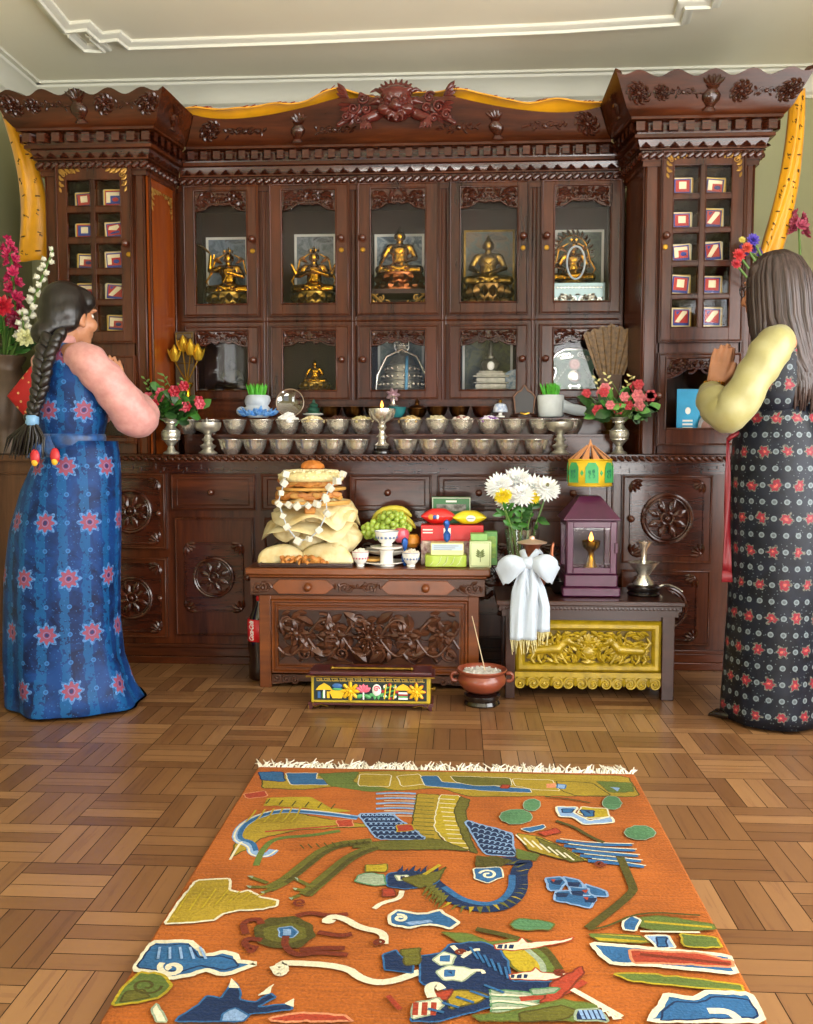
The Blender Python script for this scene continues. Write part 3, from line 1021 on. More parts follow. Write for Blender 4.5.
 emblems(root, [(i, .09, u, 0, .04, 1), (i, .22, u, 0, .028, 7), (i, .34, u, 2, .026, 2), (i, .5, u - .01, 1, .062, 3), (i, .66, u, 0, .036, 8), (i, .8, u, 2, .026, 4), (i, .93, u, 0, .04, 5)] + ([(2, .5, .06, 1, .05, 6)] if L else [(4, .6, .06, 1, .05, 6)]))
 return root, D, O, gx, gz, O2
TL = tower('L')
TR = tower('R')
def base():
 x0, x1 = ax(46, YF), ax(722, YF) + .12
 root = thing('base_cupboard', 'long dark wooden base cupboard with drawers and wheel-carved doors under the offering shelf', 'cupboard', ((x0 + x1) / 2, YF, 0))
 mb = MB()
 zt = ZCT - .036
 mb.box(x0, x1, YF, YW - .03, .0, zt)
 mb.build('carcass', M['wood'], root, smooth=0)
 mb = MB()
 mb.box(x0 - .012, x1 + .012, YF - .018, YF, 0, .035).box(x0 - .008, x1 + .008, YF - .012, YF, .035, .075).box(x0 - .004, x1 + .004, YF - .018, YF, .075, .092)
 mb.build('plinth', M['woodx'], root, bevel=.003)
 mb = MB()
 mb.box(x0, x1, YF - .01, YF, zt - .05, zt)
 key_fret(mb, x0 + .01, x1 - .01, zt - .046, zt - .006, YF - .01, .010)
 mb.build('fretwork_band', M['wood_carve'], root, smooth=0)
 def panel(x0, x1, z0, z1, name, wheel=None, kn=None, carve=True):
  f = YF - .02
  mb = MB()
  mb.box(x0, x1, f, YF, z0, z1)
  rim(mb, x0 + .003, x1 - .003, z0 + .003, z1 - .003, f, .009, .006)
  if name == 'drawer':
   rim(mb, x0 + .028, x1 - .028, z0 + .022, z1 - .022, f, .006, .005)
  d = mb.build(name, M['wood'] if name != 'drawer' else M['woodx'], root, bevel=.002, seg=1)
  if wheel:
   cx, cz, R = wheel
   a, b, c, e = cx - R * 1.5, cx + R * 1.5, cz - min(R * 1.75, (z1 - z0) * .42), cz + min(R * 1.75, (z1 - z0) * .42)
   a, b = max(a, x0 + .03), min(b, x1 - .03)
   q = .045
   oct_ = [(a + q, c), (b - q, c), (b - q, c + q * .6), (b, c + q), (b, e - q), (b - q, e - q * .6), (b - q, e), (a + q, e), (a + q, e - q * .6), (a, e - q), (a, c + q), (a + q, c + q * .6)]
   mb = MB()
   mb.prism(oct_, f - .004, f + .002)
   mb.tube([(p[0], f - .004, p[1]) for p in oct_], .005, 6, 0, closed=True)
   for sx, sz, px, pz in ((1, -1, a, e), (-1, -1, b, e), (1, 1, a, c), (-1, 1, b, c)):
    for k in range(5):
     an = math.atan2(sz, sx) + (k - 2) * .45
     mb.leaf((px + sx * .004, f - .003, pz + sz * .004), (math.cos(an), -.12, math.sin(an)), (0, -1, 0), .05, .022, .008)
    mb.ell((px + sx * .012, f - .004, pz + sz * .01), (.012, .008, .012), 8, 6)
   dharma_wheel(mb, cx, cz, f - .012, R)
   mb.build('wheel_carving', M['wood_carve'], d)
  if kn: knob(d, kn[0], f, kn[1], .015)
  return d
 A = lambda x: ax(x, YF)
 Zl = lambda y: az(y, YF, 150)
 Zr = lambda y: az(y, YF, 670)
 panel(A(62), A(166), Zl(549), Zl(473), 'door', (A(131), Zl(511), .095), (A(160), Zl(513)))
 panel(A(62), A(166), Zl(637), Zl(557), 'door', (A(131), Zl(597), .092), (A(160), Zl(597)))
 panel(A(622), A(713), Zr(563), Zr(475), 'door', (A(667), Zr(518), .105), (A(631), Zr(518.5)))
 panel(A(622), A(713), Zr(645), Zr(569), 'door', (A(667), Zr(607), .09), (A(631), Zr(605)))
 for i, (a, b, k) in enumerate(((171, 256, 212), (261, 344, 300), (349, 432, 388), (437, 522, 479), (528, 614, 573))):
  panel(A(a), A(b), az(511, YF), az(474, YF), 'drawer', None, (A(k), az(492.5, YF)))
  panel(A(a + 3), A(b - 2), az(637, YF), az(518, YF), 'door', (A((a + b) / 2), az(578, YF), .088), (A(b - 8), az(578, YF)))
 ctx0, ctx1 = x0 - .02, x1 + .02
 mb = MB()
 yf = YF - .07
 mb.box(ctx0, ctx1, yf + .012, YW - .03, zt + .001, ZCT)
 n = int((ctx1 - ctx0) / .03)
 for k in range(n):
  x = ctx0 + (ctx1 - ctx0) * (k + .5) / n
  mb.ell((x, yf + .012, ZCT - .017), (.019, .012, .011), 8, 6, 0, Matrix.Rotation(.6, 3, 'Y'))
 mb.box(ctx0, ctx1, yf + .006, yf + .014, ZCT - .006, ZCT)
 solo(mb, 'countertop', M['woodx'], 'long dark wooden countertop with a rope-carved edge carrying the rows of bowls', 'countertop', smooth=30)
 for k, (ya, zb_, lab) in enumerate(((YF + .07, .052 + ZCT + .045, 'lower'), (YF + .185, ZCT + .172, 'upper'))):
  pass
 zs1, zs2 = az(434, YF + .07), az(417.5, YF + .19)
 xa, xb = ax(186, YF + .1), ax(612, YF + .1)
 mb = MB().box(xa, xb, YF + .075, YF + .20, ZCT + .001, zs1)
 mb.box(xa, xb, YF + .070, YF + .075, zs1 - .014, zs1)
 solo(mb, 'offering_step', M['woodx'], 'low wooden step holding the second row of silver bowls', 'shelf', smooth=0, bevel=.002)
 mb = MB().box(xa, xb, YF + .2015, YC - .045, ZCT + .001, zs2)
 mb.box(xa, xb, YF + .197, YF + .2015, zs2 - .014, zs2)
 solo(mb, 'offering_step', M['woodx'], 'higher wooden step below the display doors holding the bronze bowls', 'shelf', smooth=0, bevel=.002)
 return zs1, zs2
ZS1, ZS2 = base()
def lotus_base(mb, c, r, h, n=16, sy=.8, mi=0):
 x, y, z = c
 mb.lathe([(r, 0), (r, h * .12), (r * .92, h * .16), (r * .8, h * .4), (r * .78, h * .5), (r * .82, h * .62), (r * .95, h * .86), (r * .95, h), (0, h)], c, 28, mi, 1, sy)
 for row, (z0, dz, rr) in enumerate(((.46, -.4, .84), (.5, .4, .84))):
  for k in range(n):
   a = 2 * PI * (k + .5 * row) / n
   d = Vector((math.cos(a) * .35, math.sin(a) * .35, dz * 2))
   mb.leaf((x + rr * r * math.cos(a), y + rr * r * sy * math.sin(a), z + z0 * h), d, (math.cos(a), math.sin(a) * sy, 0), h * .46, 2 * PI * r / n * .95, h * .22, mi)
def seated(c, h, pose='earth', crown=False):
 P = []
 V = lambda x, y, z: Vector(c) + Vector((x * 1.1, y, z)) * h
 e = lambda x, y, z, a, b, d: P.append(('e', V(x, y, z), (a * h * 1.1, b * h * 1.1, d * h * 1.06)))
 k = lambda a, b, r1, r2: P.append(('c', V(*a), V(*b), r1 * h * 1.22, r2 * h * 1.22))
 for s in (-1, 1):
  k((s * .1, .02, .1), (s * .35, -.1, .085), .095, .075)
  k((s * .35, -.1, .08), (-s * .05, -.22, .09), .07, .05)
  e(-s * .12, -.24, .12, .07, .04, .03)
  e(s * .092, .0, .735, .014, .022, .055)
 e(0, 0, .14, .2, .15, .13); e(0, 0, .31, .145, .1, .16); e(0, 0, .46, .185, .115, .13)
 k((-.17, 0, .535), (.17, 0, .535), .06, .06)
 k((0, 0, .56), (0, 0, .66), .06, .05)
 e(0, -.01, .745, .092, .095, .112); e(0, -.095, .745, .016, .018, .025); e(0, -.07, .69, .04, .03, .025)
 if crown:
  k((0, .01, .84), (0, .01, .90), .045, .03); e(0, .01, .95, .02, .02, .03)
 else:
  e(0, .01, .845, .055, .058, .05); e(0, .01, .905, .025, .025, .03)
 def arm(s, el, ha):
  k((s * .2, 0, .52), el, .055, .045); k(el, ha, .043, .03);
  d = (Vector(ha) - Vector(el)).normalized() * .06
  k(ha, tuple(Vector(ha) + d), .032, .022)
 if pose == 'earth':
  arm(-1, (-.29, -.02, .34), (-.33, -.17, .18)); arm(1, (.28, -.02, .33), (.08, -.2, .21))
 elif pose == 'pray':
  arm(-1, (-.28, -.06, .36), (-.03, -.18, .44)); arm(1, (.28, -.06, .36), (.03, -.18, .44))
  arm(-1, (-.34, .02, .38), (-.4, -.06, .54)); arm(1, (.34, .02, .38), (.4, -.06, .54))
 elif pose == 'sword':
  arm(-1, (-.36, .0, .5), (-.33, -.06, .74)); arm(1, (.28, -.06, .36), (.06, -.16, .42))
 else:
  arm(-1, (-.29, -.02, .33), (-.2, -.2, .24)); arm(1, (.28, -.02, .33), (.06, -.2, .21))
 return P
def statue(name, label, c, h, base_h, base_r, m, pose='earth', crown=False, halo=None, mbase=None, sword=False, plinth=0.0):
 c = Vector(c)
 root = thing(name, label, 'statue', c)
 mb = MB(); lotus_base(mb, c, base_r, base_h)
 mb.build('lotus_base', mbase or m, root)
 f = organic('figure', seated(c + Vector((0, 0, base_h - .01 * h)), h, pose, crown), h * .014, m, root, 2)
 z0 = c + Vector((0, 0, base_h))
 det = MB()
 for s in (-1, 1):
  det.tube([z0 + Vector(p) * h for p in ((s * .17, -.03, .56), (s * .1, -.125, .46), (-s * .02, -.135, .33), (-s * .08, -.14, .22))], [.014 * h] * 4, 6)
 for k in range(9):
  a = PI + PI * k / 8
  det.ell(z0 + Vector((.3 * math.cos(a), -.1 + .2 * math.sin(a) * .9, .04)) * h, (.035 * h, .03 * h, .03 * h), 8, 5)
 if crown:
  for k in range(5):
   a = -PI / 2 + (k - 2) * .62
   det.leaf(z0 + Vector((.085 * math.cos(a), .09 * math.sin(a), .81)) * h, (.3 * math.cos(a), .3 * math.sin(a), 1), (math.cos(a), math.sin(a), 0), .1 * h, .06 * h, .02 * h)
  for s in (-1, 1):
   for q in range(6):
    det.leaf(z0 + Vector((s * (.12 + .02 * q), .03, .62 + .03 * q)) * h, (s, .1, .5 - .25 * q), (0, -1, 0), .15 * h, .05 * h, .015 * h)
   det.tube([z0 + Vector(p) * h for p in ((s * .1, .04, .82), (s * .3, .04, .7), (s * .36, .02, .45), (s * .46, -.05, .25), (s * .38, -.1, .1))], [.012 * h, .02 * h, .022 * h, .022 * h, .01 * h], 6, 0, False, .4)
 det.build('ornament', m, f)
 if halo:
  hb = MB(); r = halo * h
  hc = z0 + Vector((0, .16 * h, .62 * h))
  hb.tube([hc + Vector((r * math.cos(2 * PI * k / 32), 0, r * 1.15 * math.sin(2 * PI * k / 32))) for k in range(32)], .02 * h, 8, 0, True)
  for k in range(26):
   a = 2 * PI * k / 26
   hb.leaf(hc + Vector((r * math.cos(a), 0, r * 1.15 * math.sin(a))), (math.cos(a + .5), 0, math.sin(a + .5)), (0, -1, 0), .16 * h, .07 * h, .02 * h)
  hb.lathe([(.07 * h, 0), (.07 * h, .02 * h)], z0 + Vector((0, .16 * h, -.02 * h)), 10)
  hb.tube([z0 + Vector((0, .165 * h, 0)), hc - Vector((0, 0, r * 1.1))], .02 * h, 6)
  hb.build('halo', m, root)
 if sword:
  sb = MB()
  a = z0 + Vector((-.33, -.08, .76)) * h
  sb.tube([a - Vector((-.03, 0, .05)) * h, a + Vector((.05, 0, .04)) * h], .02 * h, 8)
  sb.tube([a + Vector((-.03, 0, .06)) * h, a + Vector((-.2, 0, .2)) * h, a + Vector((-.42, 0, .3)) * h], [.02 * h, .03 * h, .01 * h], 8, 0, False, .35)
  sb.build('sword', m, root)
 return root
YS = YC + .17
M['silver_shaded'] = mat('shaded_silver', '8d897c', .4, .7, .35, 40, .1, 90)  # old silver with the dimness inside the display put into its colour
def back_picture(px0, px1, py0, py1, y, label, cols, floor_z, wframe=.012, fcol='white', cat='picture'):
 x0, x1 = ax(px0, y), ax(px1, y)
 z1 = az(py0, y); z0 = floor_z
 root = thing('framed_picture', label, cat, ((x0 + x1) / 2, y, z0))
 mb = MB()
 mb.box(x0, x1, y, y + .012, z0, z0 + wframe).box(x0, x1, y, y + .012, z1 - wframe, z1)
 mb.box(x0, x0 + wframe, y, y + .012, z0 + wframe, z1 - wframe).box(x1 - wframe, x1, y, y + .012, z0 + wframe, z1 - wframe)
 mb.build('frame', M[fcol], root, smooth=0)
 t = NT('picture_paint')
 n = t.noise(14, 5, None, .6, 1.2)
 t.set(Base_Color=t.ramp(n, [(.3, srgb(cols[0])), (.45, srgb(cols[1])), (.58, srgb(cols[2])), (.7, srgb(cols[3]))]), Roughness=.5)
 MB().box(x0 + wframe, x1 - wframe, y + .004, y + .012, z0 + wframe, z1 - wframe).build('print', t.mat, root, smooth=0)
 return root
def displays():
 fU, fL = UPC[0][2] + .001, LOC[0][2] + .001
 xs = [ax(p, YS) for p in (232, 316, 400, 487, 573)]
 ph = lambda a, b: (az(a, YS) - az(b, YS))
 yb = YS + .12
 back_picture(209, 250, 235, 300, yb, 'white-framed cloudy blue picture behind the sword-bearing gold statue', ('39424a', '7d8c9c', '4f6270', 'b9bfc0'), fU)
 statue('gold_statue', 'gilded crowned statue raising a sword, in the upper display nearest the orange side panel', (xs[0], YS - .02, fU), ph(241, 290), ph(284, 303) , .105, M['gold'], 'sword', True, .0, M['gold2'], True)
 back_picture(296, 337, 233, 300, yb, 'white-framed grey picture behind the gold statue with praying hands', ('3f4347', '8d9498', '59666a', 'a9a294'), fU)
 statue('gold_statue', 'gilded crowned statue with four arms and praying hands, second upper display', (xs[1], YS - .02, fU), ph(241, 290), ph(284, 303), .105, M['gold'], 'pray', True, None, M['gold2'])
 back_picture(375, 424, 234, 284, yb, 'white-framed sky-blue picture behind the tallest golden buddha', ('6f8aa0', '3e5568', 'a9b8c0', '5d7384'), fU + .12)
 zst = fU + ph(283, 303)
 root = thing('statue_stand', 'dark stand with gilt openwork brackets under the golden buddha', 'stand', (xs[2], YS, fU))
 mb = MB()
 mb.box(xs[2] - .135, xs[2] + .135, YS - .11, YS + .11, zst - .022, zst - .001)
 mb.box(xs[2] - .135, xs[2] + .135, YS + .09, YS + .11, fU, zst - .022)
 mb.build('stand_top', M['wood_in'], root, smooth=0)
 for s in (-1, 1):
  mb = MB()
  for i in range(8):
   for j in range(8 - i):
    if (i + j) % 2: continue
    mb.leaf((xs[2] + s * (.13 - .011 * i), YS - .1, fU + .012 + .0105 * j), (-s * math.cos(.8 * i + j), -.1, math.sin(.9 * j + i)), (0, -1, 0), .03, .014, .004)
  for q in range(3):
   spiral(mb, xs[2] + s * (.115 - .03 * q), fU + .08 - .026 * q, .016, q, s, 1.2, .004, 0, YS - .1)
  mb.tube([(xs[2] + s * .132, YS - .1, zst - .022), (xs[2] + s * .132, YS - .1, fU + .006), (xs[2] + s * .04, YS - .1, fU + .006)], .004, 6)
  mb.build('bracket', M['gilt_corner'], root)
 mb = MB().box(xs[2] - .04, xs[2] + .04, YS - .07, YS - .03, fU, fU + .025)
 solo(mb, 'silver_box', M['silver_old'], 'small pale silver box lying under the golden buddha stand', 'box', bevel=.004)
 back2 = statue('buddha_statue', 'tallest golden buddha touching the earth on a coppery lotus base, middle display', (xs[2], YS - .01, zst), ph(220, 272), ph(266, 283), .122, M['gold'], 'earth', False, None, mat('copper_gilt', '9a5a34', .3, 1, .3, 30))
 root = back_picture(463, 513, 231, 302, yb, 'brass-framed grey-green picture behind the bronze buddha', ('4c5048', '7d6a54', '5f6a62', '8d8676'), fU, .01, 'gold2')
 statue('buddha_statue', 'bronze buddha with beaded robe on a tall lotus throne, fourth upper display', (xs[3], YS - .02, fU), ph(231, 285), ph(278, 303), .11, M['gold2'], 'bowl', False, None, M['bronze'])
 back_picture(553, 601, 232, 298, yb, 'pale-framed dark green picture behind the slender gold statue', ('2c3832', '59695c', '3f4f49', '8a8468'), fU + .0)
 statue('gold_statue', 'slender crowned gold statue wearing a white garland above an embossed silver plate', (xs[4] - .01, YS, fU + .11), ph(235, 282), .03, .06, M['gold'], 'bowl', True, .34, M['gold2'])
 mb = MB(); mb.box(xs[4] - .09, xs[4] + .09, YS - .065, YS + .065, fU, fU + .108)
 solo(mb, 'display_block', M['wood_in'], 'dark block under the slender gold statue behind a silver plate', 'block', bevel=.004)
 mb = MB()
 c = Vector((xs[4] - .01, YS - .09, fU + .235))
 mb.tube([c + Vector((.042 * math.sin(a), -.01 - .0 * a, -.02 - .08 * math.cos(a) * (1 if math.cos(a) > 0 else .9))) for a in [2 * PI * k / 40 for k in range(40)]], .0042, 8, 0, True)
 solo(mb, 'garland', M['khata'], 'white garland hung round the slender gold statue', 'garland')
 root = thing('silver_plate', 'embossed silver-blue plate leaning in front of the slender gold statue', 'plate', (xs[4], YS - .1, fU))
 mb = MB(); w = .13
 mb.box(xs[4] - w, xs[4] + w, YS - .1, YS - .094, fU, fU + .118)
 pl = mb.build('plate', mat('silver_blue', '8fa4a8', .35, .6), root, bevel=.002)
 mb = MB(); mb.M = Matrix.Translation((xs[4] - w + .01, YS - .1, fU + .01))
 scroll(mb, 2 * w - .02, .06, 31, size=.03, thick=.004, spirals=3)
 for k in range(14): mb.ell((.008 + k * .0172, 0, .085), (.006, .004, .006), 8, 5)
 mb.build('embossing', M['silver'], pl)
 x = [ax(p, YS) for p in (225, 316, 402, 490, 572)]
 root = thing('dark_statue', 'dim dark statue standing deep in the lower display beside the golden lotus buds', 'statue', (x[0] + .02, YS + .08, fL))
 mb = MB(); lotus_base(mb, (x[0] + .02, YS + .08, fL), .05, .04); mb.build('lotus_base', M['bronze'], root)
 organic('figure', seated((x[0] + .02, YS + .08, fL + .036), .17, 'bowl', True), .0032, mat('dark_bronze', '4a4436', .4, .9), root, 3)
 for k, (dx, m, lab) in enumerate(((-.085, 'silver_old', 'grey outermost'), (-.045, 'gold2', 'golden'), (-.01, 'silver_old', 'pale central'), (.04, 'gold2', 'yellowish'), (.085, 'silver_old', 'dull innermost'))):
  mb = MB(); mb.lathe([(.012, 0), (.015, .004), (.006, .012), (.018, .026), (.02, .032), (.016, .032), (0, .022)], (x[0] + dx, YS - .07, fL), 14)
  solo(mb, 'butter_lamp', M[m], lab + ' tiny lamp in the row before the dim dark statue', 'lamp', 'tiny lamps before the dim dark statue')
 zb = fL + .012
 mb = MB()
 for k in range(9): mb.box(x[1] - .105 + .0235 * k, x[1] - .088 + .0235 * k, YS - .1, YS - .085, fL, fL + .011)
 mb.box(x[1] - .11, x[1] + .11, YS - .085, YS + .05, fL, zb - .002)
 solo(mb, 'beaded_plinth', M['porcelain'], 'low white toothed plinth under the small golden buddha', 'plinth', smooth=0)
 statue('buddha_statue', 'small golden buddha on a tiered base in the dark second lower display', (x[1], YS - .02, zb), .125, .052, .078, M['gold'], 'earth', False, None, M['gold2'])
 root = thing('offering_mandala', 'tall tiered silver mandala with disc finial, third lower display', 'ornament', (x[2], YS, fL))
 mb = MB()
 mb.lathe([(.125, 0), (.128, .01), (.118, .03), (.112, .034), (.108, .07), (.1, .074), (.096, .11), (.086, .114), (.08, .148), (.066, .153), (.05, .19), (.03, .2), (.018, .215), (0, .22)], (x[2], YS, fL), 32)
 bd = mb.build('tiers', M['silver_shaded'], root)
 mb = MB()
 for r, z, n in ((.126, .018, 30), (.112, .052, 26), (.1, .092, 22), (.085, .13, 18)):
  for k in range(n):
   a = 2 * PI * k / n
   mb.ell((x[2] + r * math.cos(a), YS + r * math.sin(a), fL + z), .007, 6, 4)
 mb.M = Matrix.Translation((x[2], YS - .012, fL + .245))
 rosette(mb, 0, 0, .034, 10); mb.tube([(.036 * math.cos(k * PI / 12), 0, .036 * math.sin(k * PI / 12)) for k in range(24)], .005, 6, 0, True)
 mb.M = None
 mb.tube([(x[2] - .13, YS - .02, fL + .01), (x[2] - .12, YS - .03, fL + .1), (x[2] - .075, YS - .03, fL + .19), (x[2], YS - .03, fL + .225), (x[2] + .075, YS - .03, fL + .19), (x[2] + .12, YS - .03, fL + .1), (x[2] + .13, YS - .02, fL + .01)], .006, 8)
 mb.build('beading', M['silver'], bd)
 mb = MB()
 mb.loft([[(x[2] + .028 + q, YS - r - .006, fL + z) for q in (-.007, .007)] for r, z in ((.128, .0), (.118, .035), (.106, .075), (.094, .115), (.075, .15), (.05, .19))], caps=False, closed=False)
 mb.build('ribbon', mat('blue_ribbon', '4d86a8', .5), root, solid=.002)
 back_picture(378, 424, 340, 388, yb + .02, 'pale greenish picture behind the tiered silver mandala', ('5d6a60', '8a9488', '6d7d74', 'a4a494'), fL)
 root = thing('stupa', 'silver stupa with bell dome and spire in the fourth lower display', 'stupa', (x[3], YS, fL))
 mb = MB()
 for w, z0, z1 in ((.085, .018, .03), (.075, .03, .055), (.085, .055, .062), (.07, .062, .085), (.088, .085, .095), (.07, .095, .108), (.058, .108, .118)):
  mb.box(x[3] - w, x[3] + w, YS - w * .9, YS + w * .9, fL + z0, fL + z1)
 b1 = mb.build('terrace', M['silver_shaded'], root, bevel=.002)
 mb = MB()
 for k in range(10): mb.box(x[3] - .085 + .018 * k, x[3] - .073 + .018 * k, YS - .085, YS - .07, fL, fL + .017)
 mb.box(x[3] - .085, x[3] + .09, YS - .07, YS + .07, fL, fL + .017)
 mb.build('foot_row', M['porcelain'], root, smooth=0)
 mb = MB()
 mb.lathe([(.034, 0), (.038, .012), (.046, .04), (.036, .055), (.02, .06), (.024, .064), (.024, .074), (.013, .078), (.011, .12), (.004, .15), (.014, .152), (.012, .158), (.005, .165), (.004, .18), (0, .182)], (x[3], YS, fL + .116), 24)
 mb.build('dome', M['silver_shaded'], root)
 mb = MB(); mb.ell((x[3], YS - .045, fL + .142), (.018, .008, .022), 12, 8); mb.build('niche', M['porcelain'], root)
 back_picture(462, 512, 334, 388, yb + .02, 'dim greenish picture leaning behind the silver stupa', ('3a3f2c', '6b6d40', '4a5038', '7a7a58'), fL)
 mb = MB()
 cc = (x[3] + .115, YS - .045, fL + .062)
 mb.M = Matrix.Translation(cc) @ Matrix.Rotation(PI / 2 - .15, 4, 'X')
 mb.lathe([(0, 0), (.03, .0), (.058, .008), (.06, .012), (.054, .012), (.03, .004), (0, .004)], (0, 0, 0), 24)
 solo(mb, 'dish', mat('blue_white_dish', '6f8fae', .2, 0, 0, 40, col2='d5dde2'), 'blue and white dish propped beside the silver stupa', 'dish')
 root = thing('robe_ornament', 'flat green and silver robe-shaped ornament with two discs, behind the quill fan', 'ornament', (x[4], YS - .06, fL))
 cx = x[4]
 pts = [(-.06, .235), (.06, .235), (.1, .215), (.15, .16), (.11, .135), (.105, .12), (.155, .0), (-.155, .0), (-.105, .12), (-.11, .135), (-.15, .16), (-.1, .215)]
 sc = .92
 mb = MB(); mb.prism([(cx + a * sc * .9, fL + b * sc) for a, b in pts], YS - .06, YS - .05)
 pl = mb.build('plate', mat('verdigris', '3a5a4a', .55, .1, 0, 30, col2='64806c'), root, smooth=0, bevel=.002)
 mb = MB()
 mb.tube([(cx + a * sc * .9, YS - .06, fL + b * sc) for a, b in pts], .004, 6, 0, True)
 mb.M = Matrix.Translation((cx, YS - .062, fL));
 for s in (-1, 1):
  for k in range(4): spiral(mb, s * (.025 + .013 * k), .19 - .004 * k, .016, k, s, 1.2, .003)
  for k in range(9): mb.ell((s * (.035 + .01 * k), 0, .135 - .014 * k), .005, 6, 4)
  for k in range(5): mb.box(s * .02 - .003, s * .02 + .003, -.003, 0, .004 + .01 * k, .01 + .01 * k)
 mb.box(-.035, .035, -.004, 0, .01, .014); mb.box(-.03, .03, -.004, 0, .04, .044)
 mb.build('silverwork', M['silver'], pl)
 for z, R, m in ((.145, .026, mat('pink_enamel', 'c9a09a', .4)), (.088, .03, M['silver'])):
  mb = MB(); mb.M = Matrix.Translation((cx, YS - .063, fL + z)); mb.M = mb.M @ Matrix.Rotation(PI / 2, 4, 'X')
  mb.lathe([(R, 0), (R, .004), (R * .6, .008), (R * .55, .006), (R * .2, .007), (R * .15, .012), (0, .012)], n=24)
  mb.build('disc', m, pl)
displays()
def scriptures():
 pal = [('c0281e', 'f0d9a0', '2b3f94'), ('2b3f94', 'e8c35a', 'b22a22'), ('e2a628', 'f3e3bb', '9a3a24'), ('b53a2a', 'e8c35a', '30346e')]
 cm = {}
 def cmat(h):
  if h not in cm: cm[h] = mat('cloth_' + 'abcdefghijklmnop'[len(cm)], h, .6, 0, .12, 40, sheen=.2)
  return cm[h]
 rows = ('topmost', 'second', 'third', 'fourth', 'lowest')
 for (root, D, O, gx, gz, O2), side in ((TL, 'left'), (TR, 'right')):
  zt = [O[3]] + [g[0] for g in gz]; zb = [g[1] for g in gz] + [O[2]]
  cols = [(O[0], gx[0][0]), (gx[0][1], O[1])]
  r = random.Random(3 if side == 'left' else 9)
  for i in range(5):
   for j in range(2):
    xa, xb = cols[j]
    w = xb - xa
    z0 = (gz[i][1] - .002 if i < 4 else O[2] - .001) + .0006
    h = (zt[i] - zb[i]) * r.uniform(.68, .84)
    bw = w * r.uniform(.84, .93)
    cx = (xa + xb) / 2 + r.uniform(-.03, .03) * w
    p = pal[r.randrange(4)]
    col = {'c0281e': 'red', '2b3f94': 'blue', 'e2a628': 'orange', 'b53a2a': 'rust'}[p[0]]
    y0 = YF + .05
    b = thing('scripture_book', '', 'book', (cx, y0, z0), 0, 'scripture books in the cabinet %s woman' % ('behind the braided' if side == 'left' else 'beside the long-haired'))
    b['label'] = '%s-flapped scripture book behind the %s %s pane of the cabinet %s woman' % (col, rows[i], ('outer', 'inner')[j ^ (side == 'right')], 'behind the braided' if side == 'left' else 'beside the long-haired')
    yo = MB().box(cx - bw / 2, cx + bw / 2, y0, y0 + .2, z0, z0 + h)
    yo.build('wrapping', cmat('d8a63a' if r.random() < .6 else 'e9dfc0'), b, bevel=.006)
    t = r.uniform(-.1, .1)
    fl = MB(); fl.M = Matrix.Translation((cx, y0 - .001, z0 + h * .52)) @ Matrix.Rotation(t, 4, 'Y')
    fl.box(-bw * .42, bw * .42, -.004, 0, -h * .44, h * .44)
    f1 = fl.build('end_flap', cmat(p[1]), b, smooth=0)
    fl = MB(); fl.M = Matrix.Translation((cx, y0 - .005, z0 + h * .54)) @ Matrix.Rotation(t, 4, 'Y')
    fl.box(-bw * .36, bw * .36, -.002, 0, -h * .36, h * .36, 1); fl.box(-bw * .3, bw * .3, -.004, -.002, -h * .05 - h * .2, h * .3, 0)
    kd = r.randrange(4)
    if kd == 0: fl.box(-bw * .16, bw * .16, -.006, -.004, -h * .12, h * .22, 2)
    elif kd == 1: fl.prism([(-bw * .28, -h * .2), (-bw * .1, -h * .24), (bw * .26, h * .2), (bw * .24, h * .28), (bw * .05, h * .28)], -.006, -.004, 2); fl.prism([(-bw * .2, h * .1), (-bw * .05, h * .26), (-bw * .24, h * .26)], -.006, -.004, 1)
    elif kd == 2: fl.prism([(-bw * .26, h * .05), (bw * .1, -h * .02), (bw * .26, h * .14), (bw * .2, h * .26), (-bw * .2, h * .2)], -.006, -.004, 2); fl.prism([(-bw * .26, -h * .2), (bw * .26, -h * .14), (bw * .2, -h * .04), (-bw * .1, -h * .1)], -.006, -.004, 1)
    else: fl.prism([(-bw * .3, h * .28), (-bw * .3, -h * .2), (-bw * .12, -h * .2), (-bw * .12, h * .12), (bw * .28, h * .12), (bw * .28, h * .28)], -.006, -.004, 2); fl.ell((bw * .1, -.005, -h * .06), (bw * .14, .002, h * .1), 10, 6, 1)
    fl.build('flap_panel', [cmat(p[0]), cmat(p[2]), cmat('f3e3bb')], f1, smooth=0)
 O = TR[5]
 x0, x1 = ax(676, YF + .06), ax(716, YF + .06)
 z0 = ZCT + .023; z1 = az(389, YF + .06, 690)
 b = thing('picture_card', 'bright blue card with white printing leaning behind the lower glass door of a corner cabinet', 'card', ((x0 + x1) / 2, YF + .06, z0))
 cd = MB().box(x0, x1, YF + .06, YF + .066, z0, z1).build('card', mat('cyan_card', '2a9fd0', .4, 0, .15, 15), b, smooth=0)
 mb = MB(); w = x1 - x0; h = z1 - z0
 for k in range(3): mb.box(x0 + w * .15, x0 + w * .4, YF + .0585, YF + .0599, z0 + h * (.34 + .06 * k), z0 + h * (.37 + .06 * k))
 mb.ell((x0 + w * .28, YF + .0595, z0 + h * .64), (w * .07, .001, h * .06), 12, 6)
 mb.ell((x0 + w * .28, YF + .0595, z0 + h * .12), (w * .1, .001, h * .08), 12, 6)
 mb.build('printing', M['white'], cd, smooth=0)
 mb = MB()
 xp = ax(706, YF + .045)
 prof = [(-.07, 0), (.07, 0), (.065, .05), (.04, .08), (.035, .12), (.02, .15), (-.02, .15), (-.035, .12), (-.04, .08), (-.065, .05)]
 mb.prism([(xp + a, z0 + b_ * 1.0) for a, b_ in prof], YF + .045, YF + .050, 0)
